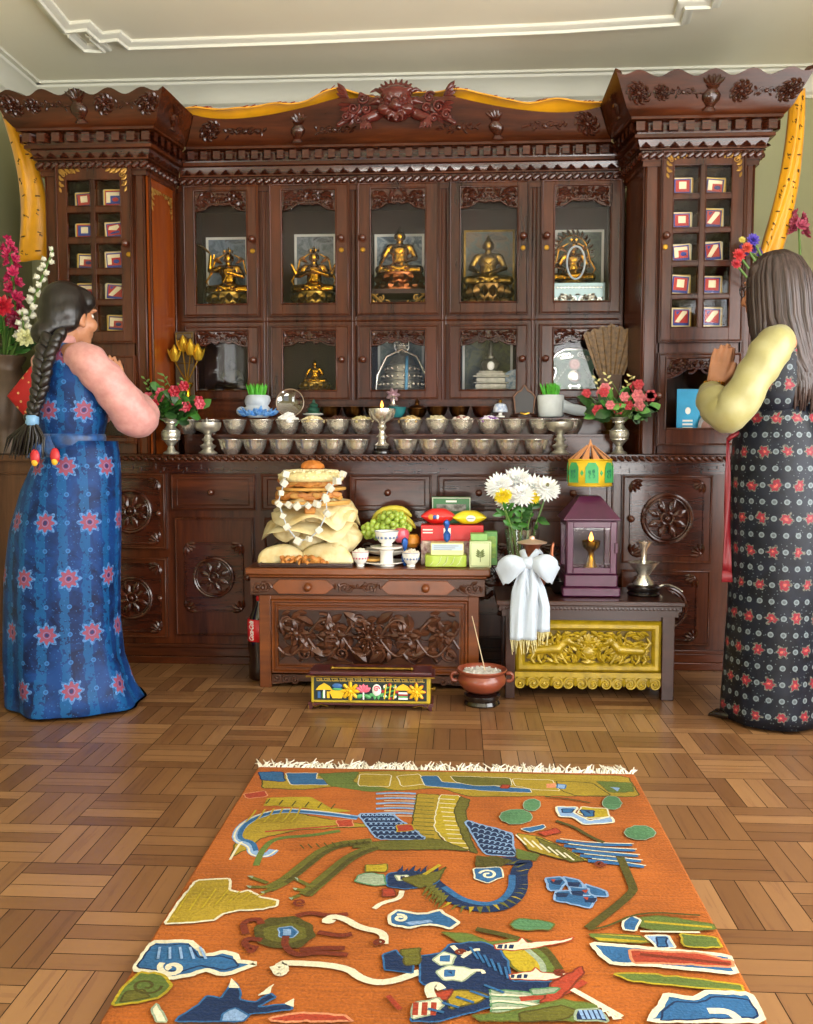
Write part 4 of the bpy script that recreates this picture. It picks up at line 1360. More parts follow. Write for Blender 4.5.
 mb.ell((xp, YF + .0448, z0 + .1), (.022, .003, .03), 14, 8, 1)
 solo(mb, 'portrait_cutout', [mat('portrait_grey', '8f8d8c', .5, 0, .3, 30), mat('portrait_face', '8a6252', .5)], 'cut-out portrait photograph in front of the blue card', 'photograph', smooth=0)
scriptures()
ORD = ['first', 'second', 'third', 'fourth', 'fifth', 'sixth', 'seventh', 'eighth', 'ninth', 'tenth', 'eleventh', 'twelfth', 'thirteenth', 'fourteenth']
def bowl_mesh(R, h):
 mb = MB()
 mb.lathe([(R * .5, 0), (R * .52, .003), (R * .62, h * .14), (R * .78, h * .4), (R * .88, h * .7), (R * .93, h * .9), (R * 1.0, h * .97), (R * 1.0, h), (R * .9, h * .96), (R * .84, h * .7), (R * .72, h * .35), (R * .5, h * .1), (0, h * .08)], n=28)
 return mb
def heap(name, c, R, col, label, cat, cubes=False, hgt=.5, col2=None):
 """an uncountable heap of grain or crumbs lying in a bowl"""
 mb = MB(); r = random.Random(hash(label) % 1000 if False else len(label) * 7)
 c = Vector(c)
 for k in range(70):
  a, q = r.uniform(0, 2 * PI), math.sqrt(r.random())
  p = c + Vector((R * q * math.cos(a), R * q * math.sin(a), R * hgt * (1 - q * q) + r.uniform(-.002, .002)))
  s = R * r.uniform(.14, .24)
  Rm = Matrix.Rotation(r.uniform(0, 3), 3, 'X') @ Matrix.Rotation(r.uniform(0, 3), 3, 'Z')
  mb.ell(p, (s, s * .75, s * .6), 7, 5, r.randrange(2) if col2 else 0, Rm)
 mb.lathe([(R * .98, -.004), (R * .85, .2 * R * hgt), (R * .5, R * hgt * .75), (0, R * hgt)], c, 16)
 ms = [mat(name, col, .6, 0, .2, 60)]
 if col2: ms.append(mat(name + '_pieces', col2, .6))
 o = solo(mb, name, ms, label, cat, base=c)
 o['kind'] = 'stuff'
 return o
def offerings():
 y1, y2, y3 = YF + .0, YF + .134, YF + .222
 mb = bowl_mesh(.058, .066)
 proto = mb.build('offering_bowl', M['silver'], None, smooth=50)
 xs1 = [231, 255, 281.5, 307, 332, 356.5, 405.5, 430.5, 456, 482, 508, 536]
 tag(proto, '', 'bowl', 'silver bowls in the front row on the countertop')
 for i, px in enumerate(xs1):
  o = proto if i == 0 else proto.copy()
  if i: COL.objects.link(o)
  o.location = (ax(px, y1), y1, ZCT + .001); o.rotation_euler.z = i
  o['label'] = 'front-row silver bowl on the countertop, %s counted from the wick goblet' % ORD[i]
 xs2 = [188, 209, 235, 262, 288, 313, 338, 362, 410, 437, 462, 489, 514, 540, 571]
 for i, px in enumerate(xs2):
  o = proto.copy(); COL.objects.link(o)
  o.location = (ax(px, y2), y2, ZS1 + .001); o.rotation_euler.z = i
  o['group'] = 'silver bowls in the second row on the low step'
  o['label'] = 'second-row silver bowl on the low step, %s counted from the red flower vase' % (ORD + ['fifteenth'])[i]
 for px, nm, col, lab, cat, c2 in ((288, 'sugar_lumps', 'eff0ee', 'heap of white crystal lumps in a silver bowl', 'sugar', None), (313, 'snack_pieces', 'd9c48e', 'heap of pale yellow snack pieces in a silver bowl', 'snack', 'e8dab0'),
        (338, 'dark_seeds', '4a2a1e', 'heap of dark brown seeds in a silver bowl', 'seeds', None), (362, 'nut_pieces', 'd2c284', 'heap of yellowish nuts in the bowl beside the tall lit goblet', 'nuts', 'e0d5a8'),
        (410, 'biscuit_pieces', 'c7a768', 'heap of tan biscuit bits in a silver bowl, before the lidded bowl', 'biscuits', 'd9cfa8'), (437, 'grain', 'cfc39b', 'heap of cream grain in a silver bowl', 'grain', None),
        (462, 'mixed_petals', '8a4a42', 'heap of mixed brown and white petals in a bowl', 'petals', 'ddd0c4'), (489, 'purple_petals', '8a4fa8', 'heap of purple and white petals in a bowl', 'petals', 'e2d8e6')):
  big = nm in ('sugar_lumps',)
  heap(nm, (ax(px, y2), y2, ZS1 + .058), .05, col, lab, cat, hgt=.75 if big else .42, col2=c2)
 bz = mat('bronze_bowl', '6d4a26', .3, 1, .4, 30)
 cpw = mat('copper_bowl', '7d4a34', .32, 1, .3, 30)
 for k, (px, m, lab) in enumerate(((331, bz, 'dark bronze bowl on the top step beside the little green cone'), (353, bz, 'middle one of three bronze bowls between green cone and tall goblet'), (375, bz, 'bronze bowl on the top step just behind the tall lit goblet'),
         (437, bz, 'engraved bronze bowl on the top step beside the lidded bowl'), (459, bz, 'engraved bronze bowl on the top step beside the reddish copper bowl'), (482, cpw, 'reddish copper bowl on the top step beside the white bell'))):
  b = bowl_mesh(.052, .05)
  b.v = [p + Vector((ax(px, y3), y3, ZS2 + .001)) for p in b.v]
  solo(b, 'bronze_bowl', m, lab, 'bowl', 'bronze bowls on the top step', smooth=50)
 c = Vector((ax(417, y3), y3, ZS2 + .001))
 root = thing('lidded_bowl', 'dark bowl with small bronze lid and pointed knob on the top step', 'bowl', c)
 b = bowl_mesh(.05, .042); b.v = [p + c for p in b.v]; b.build('bowl', bz, root)
 MB().lathe([(.047, 0), (.03, .012), (.012, .016), (.009, .024), (.012, .03), (.004, .04), (0, .05)], c + Vector((0, 0, .042)), 20).build('lid', bz, root)
 c = Vector((ax(397, y3), y3, ZS2 + .001))
 b = bowl_mesh(.046, .048); b.v = [p + c for p in b.v]
 solo(b, 'turquoise_bowl', mat('turquoise_glaze', '2f7f86', .2, 0, .3, 20, coat=.5), 'turquoise glazed bowl under the pink-crested silver ornament', 'bowl', smooth=50)
 c2 = c + Vector((-.018, 0, .05))
 root = thing('silver_ornament', 'small silver figure ornament with pinkish crest over the turquoise bowl', 'ornament', c2)
 mb = MB(); mb.lathe([(.022, 0), (.026, .006), (.012, .014), (.01, .03), (.02, .04), (.024, .05), (.012, .06), (.012, .072), (0, .08)], c2, 14); bd = mb.build('body', M['silver'], root)
 mb = MB(); mb.M = Matrix.Translation(c2 + Vector((0, -.01, .055)))
 rosette(mb, 0, 0, .034, 7); mb.build('crest', mat('silver_pink', 'b79aa6', .35, .7), bd)
 c = Vector((ax(314, y3), y3, ZS2 + .001))
 root = thing('green_ornament', 'little dark green layered cone on a white dish, top step', 'ornament', c)
 MB().lathe([(.02, 0), (.022, .006), (.05, .014), (.052, .018), (.02, .012), (0, .011)], c, 24).build('dish', M['porcelain'], root)
 mb = MB(); mb.lathe([(.034, 0), (.038, .01), (.026, .016), (.03, .03), (.018, .036), (.022, .046), (.008, .056), (.006, .066), (0, .074)], c + Vector((0, 0, .013)), 14)
 mb.build('cone', mat('green_stone', '2c5a4a', .35, .1, .4, 40), root)
 c = Vector((ax(291, y3), y3 - .005, ZS2 + .001))
 root = thing('clear_dish', 'round transparent dish standing on edge beside the grass pot', 'dish', c)
 mb = MB(); mb.M = Matrix.Translation(c + Vector((0, 0, .068))) @ Matrix.Rotation(PI / 2 - .12, 4, 'X')
 mb.lathe([(0, 0), (.05, 0), (.064, .008), (.066, .012), (.062, .012), (.05, .004), (0, .004)], n=36)
 mb.build('dish', M['clear'], root)
 mb = MB(); mb.M = Matrix.Translation(c + Vector((0, 0, .068))) @ Matrix.Rotation(PI / 2 - .12, 4, 'X')
 mb.tube([(.065 * math.cos(k * PI / 24), .065 * math.sin(k * PI / 24), .012) for k in range(48)], .002, 6, 0, True)
 mb.build('rim', mat('dish_rim', 'a9907a', .2, .2), root)
 c = Vector((ax(500, y3), y3, ZS2 + .001))
 root = thing('white_bell', 'small white and blue bell-shaped ornament beside the reddish copper bowl', 'ornament', c)
 MB().lathe([(.022, 0), (.022, .006), (.009, .01), (.008, .02), (.02, .024)], c, 16).build('foot', M['porcelain'], root)
 mb = MB().lathe([(.034, 0), (.036, .004), (.033, .02), (.026, .036), (.014, .042), (0, .043)], c + Vector((0, 0, .024)), 20)
 bb = mb.build('bell', mat('white_blue', 'dfe5ee', .2, 0, 0, 60, col2='8fa5cc', coat=.5), root)
 MB().lathe([(.007, 0), (.009, .006), (.006, .014), (0, .018)], c + Vector((0, 0, .066)), 12).build('finial', M['brass'], bb)
 yf = y3 + .02
 cx = ax(524, yf)
 root = thing('photo_stand', 'empty brown pointed-arch frame on a small stand beside the grey-white grass pot', 'stand', (cx, yf, ZS2 + .001))
 z0 = ZS2 + .001
 mb = MB(); mb.lathe([(.062, 0), (.064, .008), (.05, .012), (.05, .018)], (cx, yf, z0), 6, 0, 1, .5); mb.build('base', M['table_dark'], root)
 mb = MB()
 arch = [(-.042, .018), (-.046, .07), (-.05, .095), (-.034, .115), (-.016, .125), (0, .15), (.016, .125), (.034, .115), (.05, .095), (.046, .07), (.042, .018)]
 mb.tube([(cx + a, yf, z0 + b_) for a, b_ in arch], .0045, 6, 0, True)
 fr = mb.build('frame', mat('frame_brown', '6d4a33', .4, .3), root)
 MB().prism([(cx + a * .94, z0 + b_ * .98) for a, b_ in arch], yf + .002, yf + .005).build('backing', mat('dark_backing', '1d1512', .4), fr, smooth=0)
 mb = MB(); mb.tube([(cx - .02, yf - .035, z0 + .02), (cx, yf - .04, z0 + .014), (cx + .02, yf - .035, z0 + .02)], .005, 6); mb.build('clasp', M['brass'], root)
 def grass_pot(px, lab, painted):
  c = Vector((ax(px, y3), y3, ZS2 + .001))
  root = thing('grass_pot', lab, 'pot', c)
  w = lambda a, k: 1 + .05 * math.sin(3 * a + k) + .03 * math.sin(7 * a + 2 * k)
  mb = MB().lathe([(.045, 0), (.056, .01), (.062, .03), (.058, .048), (.05, .056), (.055, .064), (.06, .08), (.056, .1), (.045, .106), (.04, .1), (0, .098)] if painted else [(.05, 0), (.058, .006), (.06, .05), (.062, .095), (.058, .102), (.05, .1), (0, .096)], c, 28, 0, 1, .85, w)
  pot = mb.build('wrapping', M['khata'] if painted else mat('grey_white_cloth', 'ccd3d6', .5, 0, .12, 30), root, smooth=60)
  r = random.Random(px)
  g = MB()
  for k in range(90):
   a, q = r.uniform(0, 2 * PI), .036 * math.sqrt(r.random())
   b_ = c + Vector((q * math.cos(a), q * math.sin(a), .095))
   d = Vector((q * math.cos(a) * 5 + r.uniform(-.12, .12), q * math.sin(a) * 5, 1))
   g.leaf(b_, d, (r.uniform(-1, 1), -1, 0), r.uniform(.045, .07), .006, .001, 0, r.uniform(-.1, .2))
  o = g.build('grass', mat('sprout_green', '55c02a', .5, 0, .35, 60), root); o['kind'] = 'stuff'
  if painted:
   f = MB(); f.M = Matrix.Translation(c)
   for k in range(9):
    a = -PI * .95 + PI * .9 * k / 8
    for e in range(3):
     d = Vector((math.cos(a + (e - 1) * .5), math.sin(a + (e - 1) * .5) * .8, .5 + .5 * (e == 1)))
     f.leaf(Vector((.056 * math.cos(a), .05 * math.sin(a), .008 + .003 * (k % 2))), d, (math.cos(a), math.sin(a), .3), .034 + .012 * (k % 3), .02, .004)
   f.build('blue_bow', mat('blue_cloth', '2a74c8', .5, 0, .3, 60, col2='7fb2e6'), root)
   f = MB(); f.ell(c + Vector((-.075, -.005, .03)), (.026, .02, .022), 12, 8); f.build('knot', M['khata'], pot)
  else:
   f = MB()
   n = 12
   rings = []
   for k in range(n + 1):
    t = k / n
    x = c.x + .055 + .13 * t
    zc = c.z + .052 - .035 * t
    rings.append([Vector((x, c.y - .03 + .028 * math.cos(2 * PI * j / 12) * (1 - .3 * t), max(c.z + .002, zc + (.03 - .012 * t) * math.sin(2 * PI * j / 12) + .004 * math.sin(5 * t + j)))) for j in range(12)])
   f.loft(rings); f.build('scarf_tail', M['khata'], pot, smooth=60)
 grass_pot(258, 'white-wrapped pot of green sprouts with a blue bow beside the round clear dish', True)
 grass_pot(550, 'grey-white pot of green sprouts with a trailing scarf behind the pink flowers', False)
 c = Vector((ax(382, y1 - .005), y1 - .005, ZCT + .001))
 root = thing('butter_lamp', 'tallest silver goblet lamp on a black stand, middle of the front row', 'lamp', c)
 MB().lathe([(.04, 0), (.044, .004), (.044, .012), (.036, .018), (.04, .026), (.036, .036), (0, .037)], c, 24).build('stand', M['black'], root)
 pr = [(.032, 0), (.034, .006), (.02, .014), (.015, .028), (.026, .04), (.015, .052), (.012, .07), (.022, .082), (.014, .094), (.02, .104), (.05, .122), (.06, .15), (.061, .165), (.057, .165), (.045, .14), (0, .132)]
 gb = MB().lathe(pr, c + Vector((0, 0, .037)), 28).build('goblet', M['silver'], root, smooth=50)
 MB().lathe([(.056, 0), (.05, .006), (0, .01)], c + Vector((0, 0, .194)), 20).build('butter', mat('butter', 'e9dcae', .5, sub=.0), gb)
 MB().lathe([(0, 0), (.006, .006), (.007, .014), (.003, .026), (0, .034)], c + Vector((0, 0, .205)), 10).build('flame', mat('flame', 'ffa040', .5, emit=4.0), gb)
 def goblet(px, h, lab, wick):
  c = Vector((ax(px, y1), y1, ZCT + .001))
  root = thing('offering_goblet', lab, 'goblet', c)
  s = h / .14
  MB().lathe([(r_ * s, z * s) for r_, z in [(.04, 0), (.042, .006), (.03, .014), (.022, .022), (.034, .032), (.036, .038), (.022, .044), (.016, .054), (.028, .064), (.016, .074), (.013, .086), (.022, .094), (.05, .106), (.058, .122), (.059, .14), (.054, .14), (.042, .116), (0, .11)]], c, 28).build('goblet', M['silver_old'], root, smooth=50)
  if wick: MB().tube([c + Vector((0, 0, .115)), c + Vector((-.004, 0, h + .02))], [.003, .0015], 6).build('wick', M['white'], root)
 goblet(208, .142, 'old silver stem goblet with a white wick, beside the red flower vase', True)
 goblet(560, .142, 'pale silver stem goblet between the last bowl and the pink flower vase', False)
 def flower_vase(px, lab, seed, fcol, leafm, cream):
  yv = y1 - .012
  c = Vector((ax(px, yv), yv, ZCT + .001))
  root = thing('flower_vase', lab, 'vase', c)
  mb = MB().lathe([(.034, 0), (.036, .006), (.02, .016), (.013, .036), (.022, .048), (.038, .066), (.043, .088), (.04, .104), (.024, .118), (.018, .132), (.026, .142), (.03, .15), (.046, .158), (.044, .162), (.02, .15), (0, .146)], c, 28)
  va = mb.build('vase', M['silver_old'], root, smooth=50)
  mb = MB()
  for z, r_ in ((.066, .039), (.104, .041), (.142, .027)):
   mb.tube([c + Vector((r_ * math.cos(k * PI / 12), r_ * math.sin(k * PI / 12), z)) for k in range(24)], .003, 6, 0, True)
  mb.build('ring', M['silver'], va)
  r = random.Random(seed)
  st, lf, fl = MB(), MB(), []
  top = c + Vector((0, 0, .15))
  for k in range(34):
   a, e = r.uniform(0, 2 * PI), r.uniform(-.15, 1.45)
   d = Vector((math.cos(a) * math.cos(e) * 1.15, math.sin(a) * math.cos(e) * .75 - .15, .25 + math.sin(e) * .8))
   L = r.uniform(.07, .15)
   p = top + d * L
   st.tube([top + Vector((0, 0, -.02)), top + d * L * .5 + Vector((0, 0, .012)), p], .0022, 5)
   for q in range(3):
    dd = Vector((math.cos(a + r.uniform(-1.3, 1.3)), math.sin(a + r.uniform(-1.3, 1.3)) - .3, r.uniform(-.3, .8)))
    lf.leaf(top + d * L * r.uniform(.4, 1), dd, (r.uniform(-.5, .5), -1, .6), r.uniform(.05, .085), r.uniform(.035, .055), .006, r.randrange(2), -.2)
  nf = 15
  for k in range(nf):
   a, e = 2 * PI * k / nf + r.uniform(-.2, .2), r.uniform(.0, 1.2)
   d = Vector((math.cos(a) * math.cos(e) * 1.2, -abs(math.sin(a)) * .7 - .1, .3 + math.sin(e) * .8))
   p = top + d * r.uniform(.1, .155)
   f = MB(); fl.append(f)
   R = r.uniform(.017, .024)
   st.tube([top, p], .002, 5)
   for ring, (n, q) in enumerate(((6, 1.0), (5, .7), (3, .4))):
    for j in range(n):
     t = 2 * PI * j / n + ring
     dv = Vector((math.cos(t), -.5 - .6 * ring, math.sin(t)))
     f.leaf(p + Vector((math.cos(t), 0, math.sin(t))) * R * .2, dv, (math.cos(t) * -.3, -1, math.sin(t) * -.3), R * q * 1.15, R * q * 1.1, R * .2)
   f.ell(p, R * .55, 8, 6)
  for k in range(3):
   d = Vector((r.uniform(-.5, .5), 0, 1)).normalized()
   pts = [top + d * t + Vector((.03 * math.sin(t * 20), 0, 0)) for t in (0, .08, .15, .2)]
   st.tube(pts, [.002, .0018, .0014, .001], 5)
   for j in range(6):
    lf.leaf(pts[3] - d * .014 * j, (1 if j % 2 else -1, -.2, .7), (0, -1, .3), .022, .01, .002, 2)
  for m_ in [st, lf] + fl:
   for p in m_.v:
    if (p.x < xLi + .06 or p.x > xRi - .05) and p.y > YF - .055: p.y = YF - .055
  st.build('stem', M['stem'], root); lf.build('leaves', [leafm, M['leaf2'], cream], root)
  bm_ = [mat('blossom_' + c_, c_, .5, 0, .3, 70) for c_ in fcol]
  for k, f in enumerate(fl): f.build('blossom', bm_[k % len(bm_)], root)
 flower_vase(171, 'silver vase of small red flowers beside the pink-sleeved woman', 4, ('b8243a', 'd8566a'), M['leaf'], M['stem'])
 flower_vase(619, 'silver vase of pink flowers and variegated leaves before the quill fan', 8, ('c9404a', 'e37f86'), M['leaf_pale'], mat('cream_bud', 'd9cf8a', .5))
 yv = YF + .155
 c = Vector((ax(188, yv), yv, ZS1 + .001))
 root = thing('lotus_bud_vase', 'slim golden vase holding five golden lotus buds behind the red flowers', 'vase', c)
 zz = az(382, yv) - c.z
 MB().lathe([(.036, 0), (.038, .006), (.02, .016), (.016, .05), (.03, .07), (.034, .1), (.02, .13), (.018, zz - .03), (.03, zz - .006), (.032, zz), (.024, zz - .006), (0, zz - .02)], c, 24).build('vase', M['gold'], root, smooth=50)
 for k, (px, py) in enumerate(((176, 353), (184, 343), (192, 347), (199, 352))):
  p = Vector((ax(px, yv), yv + .01 * (k % 2), az(py, yv)))
  st = MB().tube([c + Vector((0, 0, zz - .02)), c + Vector((0, 0, zz)), p - Vector((0, 0, .03))], .0035, 6).build('stem', M['brass'], root)
  b_ = MB()
  ph_ = mat('golden_bud', 'd9b036', .3, .7) if k == 0 else bpy.data.materials['golden_bud']
  b_.lathe([(.004, -.036), (.014, -.03), (.021, -.012), (.02, .006), (.012, .026), (.004, .042), (0, .046)], p, 14)
  for j in range(5):
   t = 2 * PI * j / 5
   b_.leaf(p + Vector((.012 * math.cos(t), .012 * math.sin(t), -.032)), (math.cos(t) * .35, math.sin(t) * .35, 1), (math.cos(t), math.sin(t), .1), .06, .026, .006)
  b_.build('bud', ph_, st)
 pc = Vector((ax(186, yv + .06), yv + .06, ZS2 + .001))
 pz1 = az(330, yv + .06)
 root = thing('gilt_card', 'small upright gilt-patterned card behind the golden lotus buds', 'card', pc)
 cd = MB().box(pc.x - .045, pc.x + .045, pc.y, pc.y + .006, pc.z, pz1).build('card', mat('dark_card', '4a3a28', .5), root, bevel=.002)
 mb = MB(); mb.M = Matrix.Translation((pc.x, pc.y - .001, pz1 - .05))
 rosette(mb, 0, 0, .03, 10); rim(mb, -.04, .04, -.1, .044, 0, .004, .002)
 mb.build('pattern', M['gold2'], cd)
 yv = YC - .08
 c = Vector((ax(609, yv), yv, ZS1 + .001))
 root = thing('quill_fan', 'brown upright fan of flat quills standing behind the pink flower vase', 'fan', c)
 zb = az(418, yv) - c.z
 ZF = az(330, yv)
 MB().lathe([(.03, 0), (.034, .01), (.018, .02), (.03, .05), (.036, .07), (.022, .09), (.016, .11), (.02, .118)], c, 20).build('pot', M['gold2'], root, smooth=50)
 hb = MB()
 z1 = az(382, yv)
 hb.prism([(c.x - .02, c.z + .11), (c.x + .02, c.z + .11), (c.x + .045, z1 - .02), (c.x + .06, z1 + .05), (c.x - .06, z1 + .05), (c.x - .045, z1 - .02)], yv - .012, yv + .004)
 hb.build('holder', mat('fan_brown', '5a3a1c', .5, 0, .3, 30), root, bevel=.003)
 for k in range(7):
  t = (k - 3) / 3
  q = MB()
  b0 = Vector((c.x + .05 * t, yv - .014 - .003 * (k % 2), z1 + .03)); d = Vector((t * .32, 0, 1)).normalized()
  s = Vector((d.z, 0, -d.x))
  L = (ZF - z1) * (1 - .1 * abs(t)) - .02
  q.add([b0 - s * .011, b0 + s * .011, b0 + d * L + s * .019, b0 + d * L * 1.05, b0 + d * L - s * .019] + [v + Vector((0, .003, 0)) for v in (b0 - s * .011, b0 + s * .011, b0 + d * L + s * .019, b0 + d * L * 1.05, b0 + d * L - s * .019)],
   [(0, 1, 2, 3, 4), (9, 8, 7, 6, 5), (0, 5, 6, 1), (1, 6, 7, 2), (2, 7, 8, 3), (3, 8, 9, 4), (4, 9, 5, 0)])
  q.tube([b0, b0 + d * L], .003, 5)
  q.build('quill', bpy.data.materials.get('quill') or mat('quill', '7a5a2e', .5, 0, .4, 60, col2='4f3a1c'), root, smooth=0)
offerings()
def scarf_mat():
 return M['yellow_silk']
def marks_on(mb, P, rows, cols, r, s=.012, flip=False):
 """faded printed marks: short brush strokes and rings laid along a cloth surface function P(u,v) -> point, normal offset included"""
 for i in range(rows):
  for j in range(cols):
   u, v = (i + .5 + r.uniform(-.2, .2)) / rows, (j + .5 + r.uniform(-.15, .15)) / cols
   if r.random() < .35:
    mb.tube([P(u + .6 * s / rows * rows * math.cos(t) * .35, v + .9 * s * math.sin(t) * 8) for t in [2 * PI * k / 10 for k in range(10)]], .0015, 4, 0, True)
   else:
    for k in range(3):
     a, b = r.uniform(-.02, .02), r.uniform(-.1, .1)
     mb.tube([P(u + a, v + b), P(u + a + r.uniform(-.012, .012), v + b + r.uniform(-.08, .08)), P(u + a + .008, v + b + r.uniform(.02, .08))], .0018, 4)
def hanging_scarf(name, label, top, bot, w0, w1, bulge, seed, ns):
 top, bot = Vector(top), Vector(bot)
 r = random.Random(seed)
 n, m = 24, 12
 d = bot - top
 side = Vector((d.z, 0, -d.x)).normalized()
 if side.x < 0: side = -side
 def P(u, v):
  w = w0 + (w1 - w0) * min(1, u * 1.15) ** .8
  q = (v - .5)
  y = .035 * math.cos(q * PI) * bulge - .006 * math.sin(v * PI * 3 + u * 4) * (.4 + u) - .003 * math.sin(v * 17 + u * 9)
  return top + d * u + side * (w * q) + Vector((bulge * .05 * math.sin(u * PI), -y, 0))
 rings = [[P(i / n, j / m) for j in range(m + 1)] for i in range(n + 1)]
 root = thing(name, label, 'scarf', bot)
 mb = MB(); mb.loft(rings, caps=False, closed=False)
 s = mb.build('cloth', M['yellow_silk'], root, smooth=180, solid=.003)
 ik = MB()
 off = Vector((0, -.004, 0))
 marks_on(ik, lambda u, v: P(u, v) + off, *ns, r)
 ik.build('printed_pattern', M['ink'], s)
 return root
def crest_cloth():
 """yellow silk lying along the crest behind the frieze"""
 root = thing('crest_cloth', 'long yellow printed silk draped along the crest of the middle cabinet', 'cloth', ((xCo + xCi) / 2, YC - .1, ZT1))
 n, m = 90, 7
 base = [seg_pt(3, k / n, .03, 0) for k in range(n + 1)]
 def zline(s):
  t = abs(s - .5) * 2
  sw = abs(math.sin(s * PI * 4.0))
  return top_mid(s) + .03 + (.022 * sw if .28 < t else .03) + .008 * math.sin(37 * s)
 def P(s, v):
  p = seg_pt(3, s, .10, 0)
  zt = zline(s)
  q = v
  y = p.y - .085 + .13 * q - .012 * math.sin(s * 60) * (1 - q) + .11 * math.exp(-((s - .5) / .11) ** 4)
  z = zt + .02 * math.sin(q * PI) - .09 * q * q - .016 * (1 - q) ** 2
  return Vector((p.x, y, z))
 mb = MB(); mb.loft([[P(i / n, j / m) for j in range(m + 1)] for i in range(n + 1)], caps=False, closed=False)
 c = mb.build('cloth', M['yellow_silk'], root, smooth=180, solid=.003)
 ik = MB(); r = random.Random(5)
 for k in range(10):
  s = (k + .5) / 10
  for j in range(4):
   a = s + r.uniform(-.02, .02)
   ik.tube([P(a, .05) + Vector((0, -.004, .001)), P(a + .006, .2) + Vector((0, -.004, .003)), P(a + r.uniform(-.01, .01), .4) + Vector((0, -.003, .004))], .002, 4)
 ik.build('printed_pattern', M['ink_red'], c)
crest_cloth()
YSC = YF + .2
hanging_scarf('yellow_scarf', 'wide yellow printed silk scarf hanging above the pink and white flower spikes', at(8, 112, YSC - .1), at(34, 262, YSC), .06, .15, 1.0, 3, (8, 2))
hanging_scarf('yellow_scarf', 'narrow orange-yellow printed silk scarf hanging above the long-haired woman', at(798, 88, YSC - .1), at(768, 262, YSC), .06, .1, .6, 6, (12, 2))
YT = (gr(258, 690).y + gr(470, 690).y) / 2 + .02
def table_left():
 y = YT
 zt = az(568, y); zu = az(575, y)
 A = lambda p: ax(p, y)
 Z = lambda p: az(p, y)
 yb = YF - .085
 root = thing('low_table', 'carved reddish brown low table with two drawers under the food offerings', 'table', (A(368), y + .18, 0))
 mb = MB()
 mb.box(A(245), A(491), y - .03, yb, zu, zt)
 mb.box(A(248), A(488), y - .022, yb, zu - .012, zu)
 mb.build('tabletop', M['table'], root, bevel=.005)
 mb = MB()
 x0, x1 = A(257), A(480)
 za, zb = Z(596), Z(690)
 for p, q in ((x0, A(269)), (A(469), x1)):
  mb.box(p, q, y, y + .04, 0, za); mb.box(p, q, yb - .04, yb, 0, za)
 mb.box(x0 + .04, x1 - .04, y + .004, y + .03, Z(675), za)
 mb.box(x0 + .002, x0 + .02, y + .02, yb - .02, .06, za); mb.box(x1 - .02, x1 - .002, y + .02, yb - .02, .06, za)
 mb.box(x0 + .02, x1 - .02, yb - .02, yb - .002, .06, za)
 fr = mb.build('frame', M['table'], root, bevel=.003)
 mb = MB()
 mb.box(A(249), A(486), y - .015, yb - .01, za + .001, zu - .013)
 bd = mb.build('apron', M['table_carve'], root, bevel=.003)
 f = y - .015
 for a, b, k, e0, e1 in ((271, 334, 308, 12, 16), (381, 456, 426, 16, 14)):
  h0, h1 = za + .008, zu - .02
  zc = (h0 + h1) / 2
  d = MB().prism([(A(a), zc), (A(a) + .03, h1), (A(b) - .035, h1), (A(b), zc), (A(b) - .035, h0), (A(a) + .03, h0)], f - .008, f + .002)
  dw = d.build('drawer', mat('orange_panel', '7a3e14', .3, 0, .35, 9, coat=.15) if 'orange_panel' not in bpy.data.materials else bpy.data.materials['orange_panel'], root, bevel=.002)
  knob(dw, A(k), f - .008, zc, .017, M['table'])
 hh = zu - .02 - za - .01
 for a, b, sd, mir in ((251, 272, 4, False), (331, 384, 5, True), (456, 485, 6, False)):
  mb = MB()
  mb.M = Matrix.Translation((A(a), f - .001, za + .008))
  w = A(b) - A(a)
  scroll(mb, w, hh, sd, None, 0, .045, mir, 0, .006, 1)
  for q in range(2): spiral(mb, w * (.3 + .4 * q), hh * .5, hh * .38, q * 2, 1 if q else -1, 1.3, .006)
  mb.build('band_carving', M['table_carve'], bd)
 mb = MB()
 rim(mb, A(269), A(469), Z(675), Z(600), y + .004, .016, .014)
 rim(mb, A(274), A(464), Z(669), Z(606), y + .004, .010, .008)
 mb.build('panel_moulding', M['table'], fr)
 px0, px1, pz0, pz1 = A(277), A(460), Z(664), Z(611)
 pb = MB().box(px0, px1, y - .002, y + .006, pz0, pz1).build('panel', M['table_dark'], root, smooth=0)
 cb = MB(); w, h = px1 - px0, pz1 - pz0
 cb.M = Matrix.Translation((px0, y - .004, pz0))
 scroll(cb, w, h, 71, None, 0, .075, True, .001, .004, 4)
 n = 72
 for sg, r_ in ((1, .007), (-1, .0065)):
  V = [Vector((w * k / n, -.012 + .002 * sg, h * (.5 + sg * .34 * math.sin(k / n * 5 * PI + .6)))) for k in range(n + 1)]
  cb.tube(V, r_, 8)
  for k in range(2, n, 3):
   t = (V[k + 1] - V[k - 1]).normalized()
   q = 1 if (k // 3) % 2 else -1
   dd = Vector((t.x * .75 - q * t.z * .75, -.12, t.z * .75 + q * t.x * .75))
   e_ = V[k] + dd * .05
   if .004 < e_.z < h - .004 and 0 < e_.x < w: cb.leaf(V[k], dd, (q * .25, -1, .2), .05, .028, .012, 0, -.1)
 for k in range(10):
  cx = w * (k + .5) / 10
  spiral(cb, cx, h * (.2 if k % 2 else .8), h * .15, k, 1 if k % 2 else -1, 1.5, .006, 0, -.012)
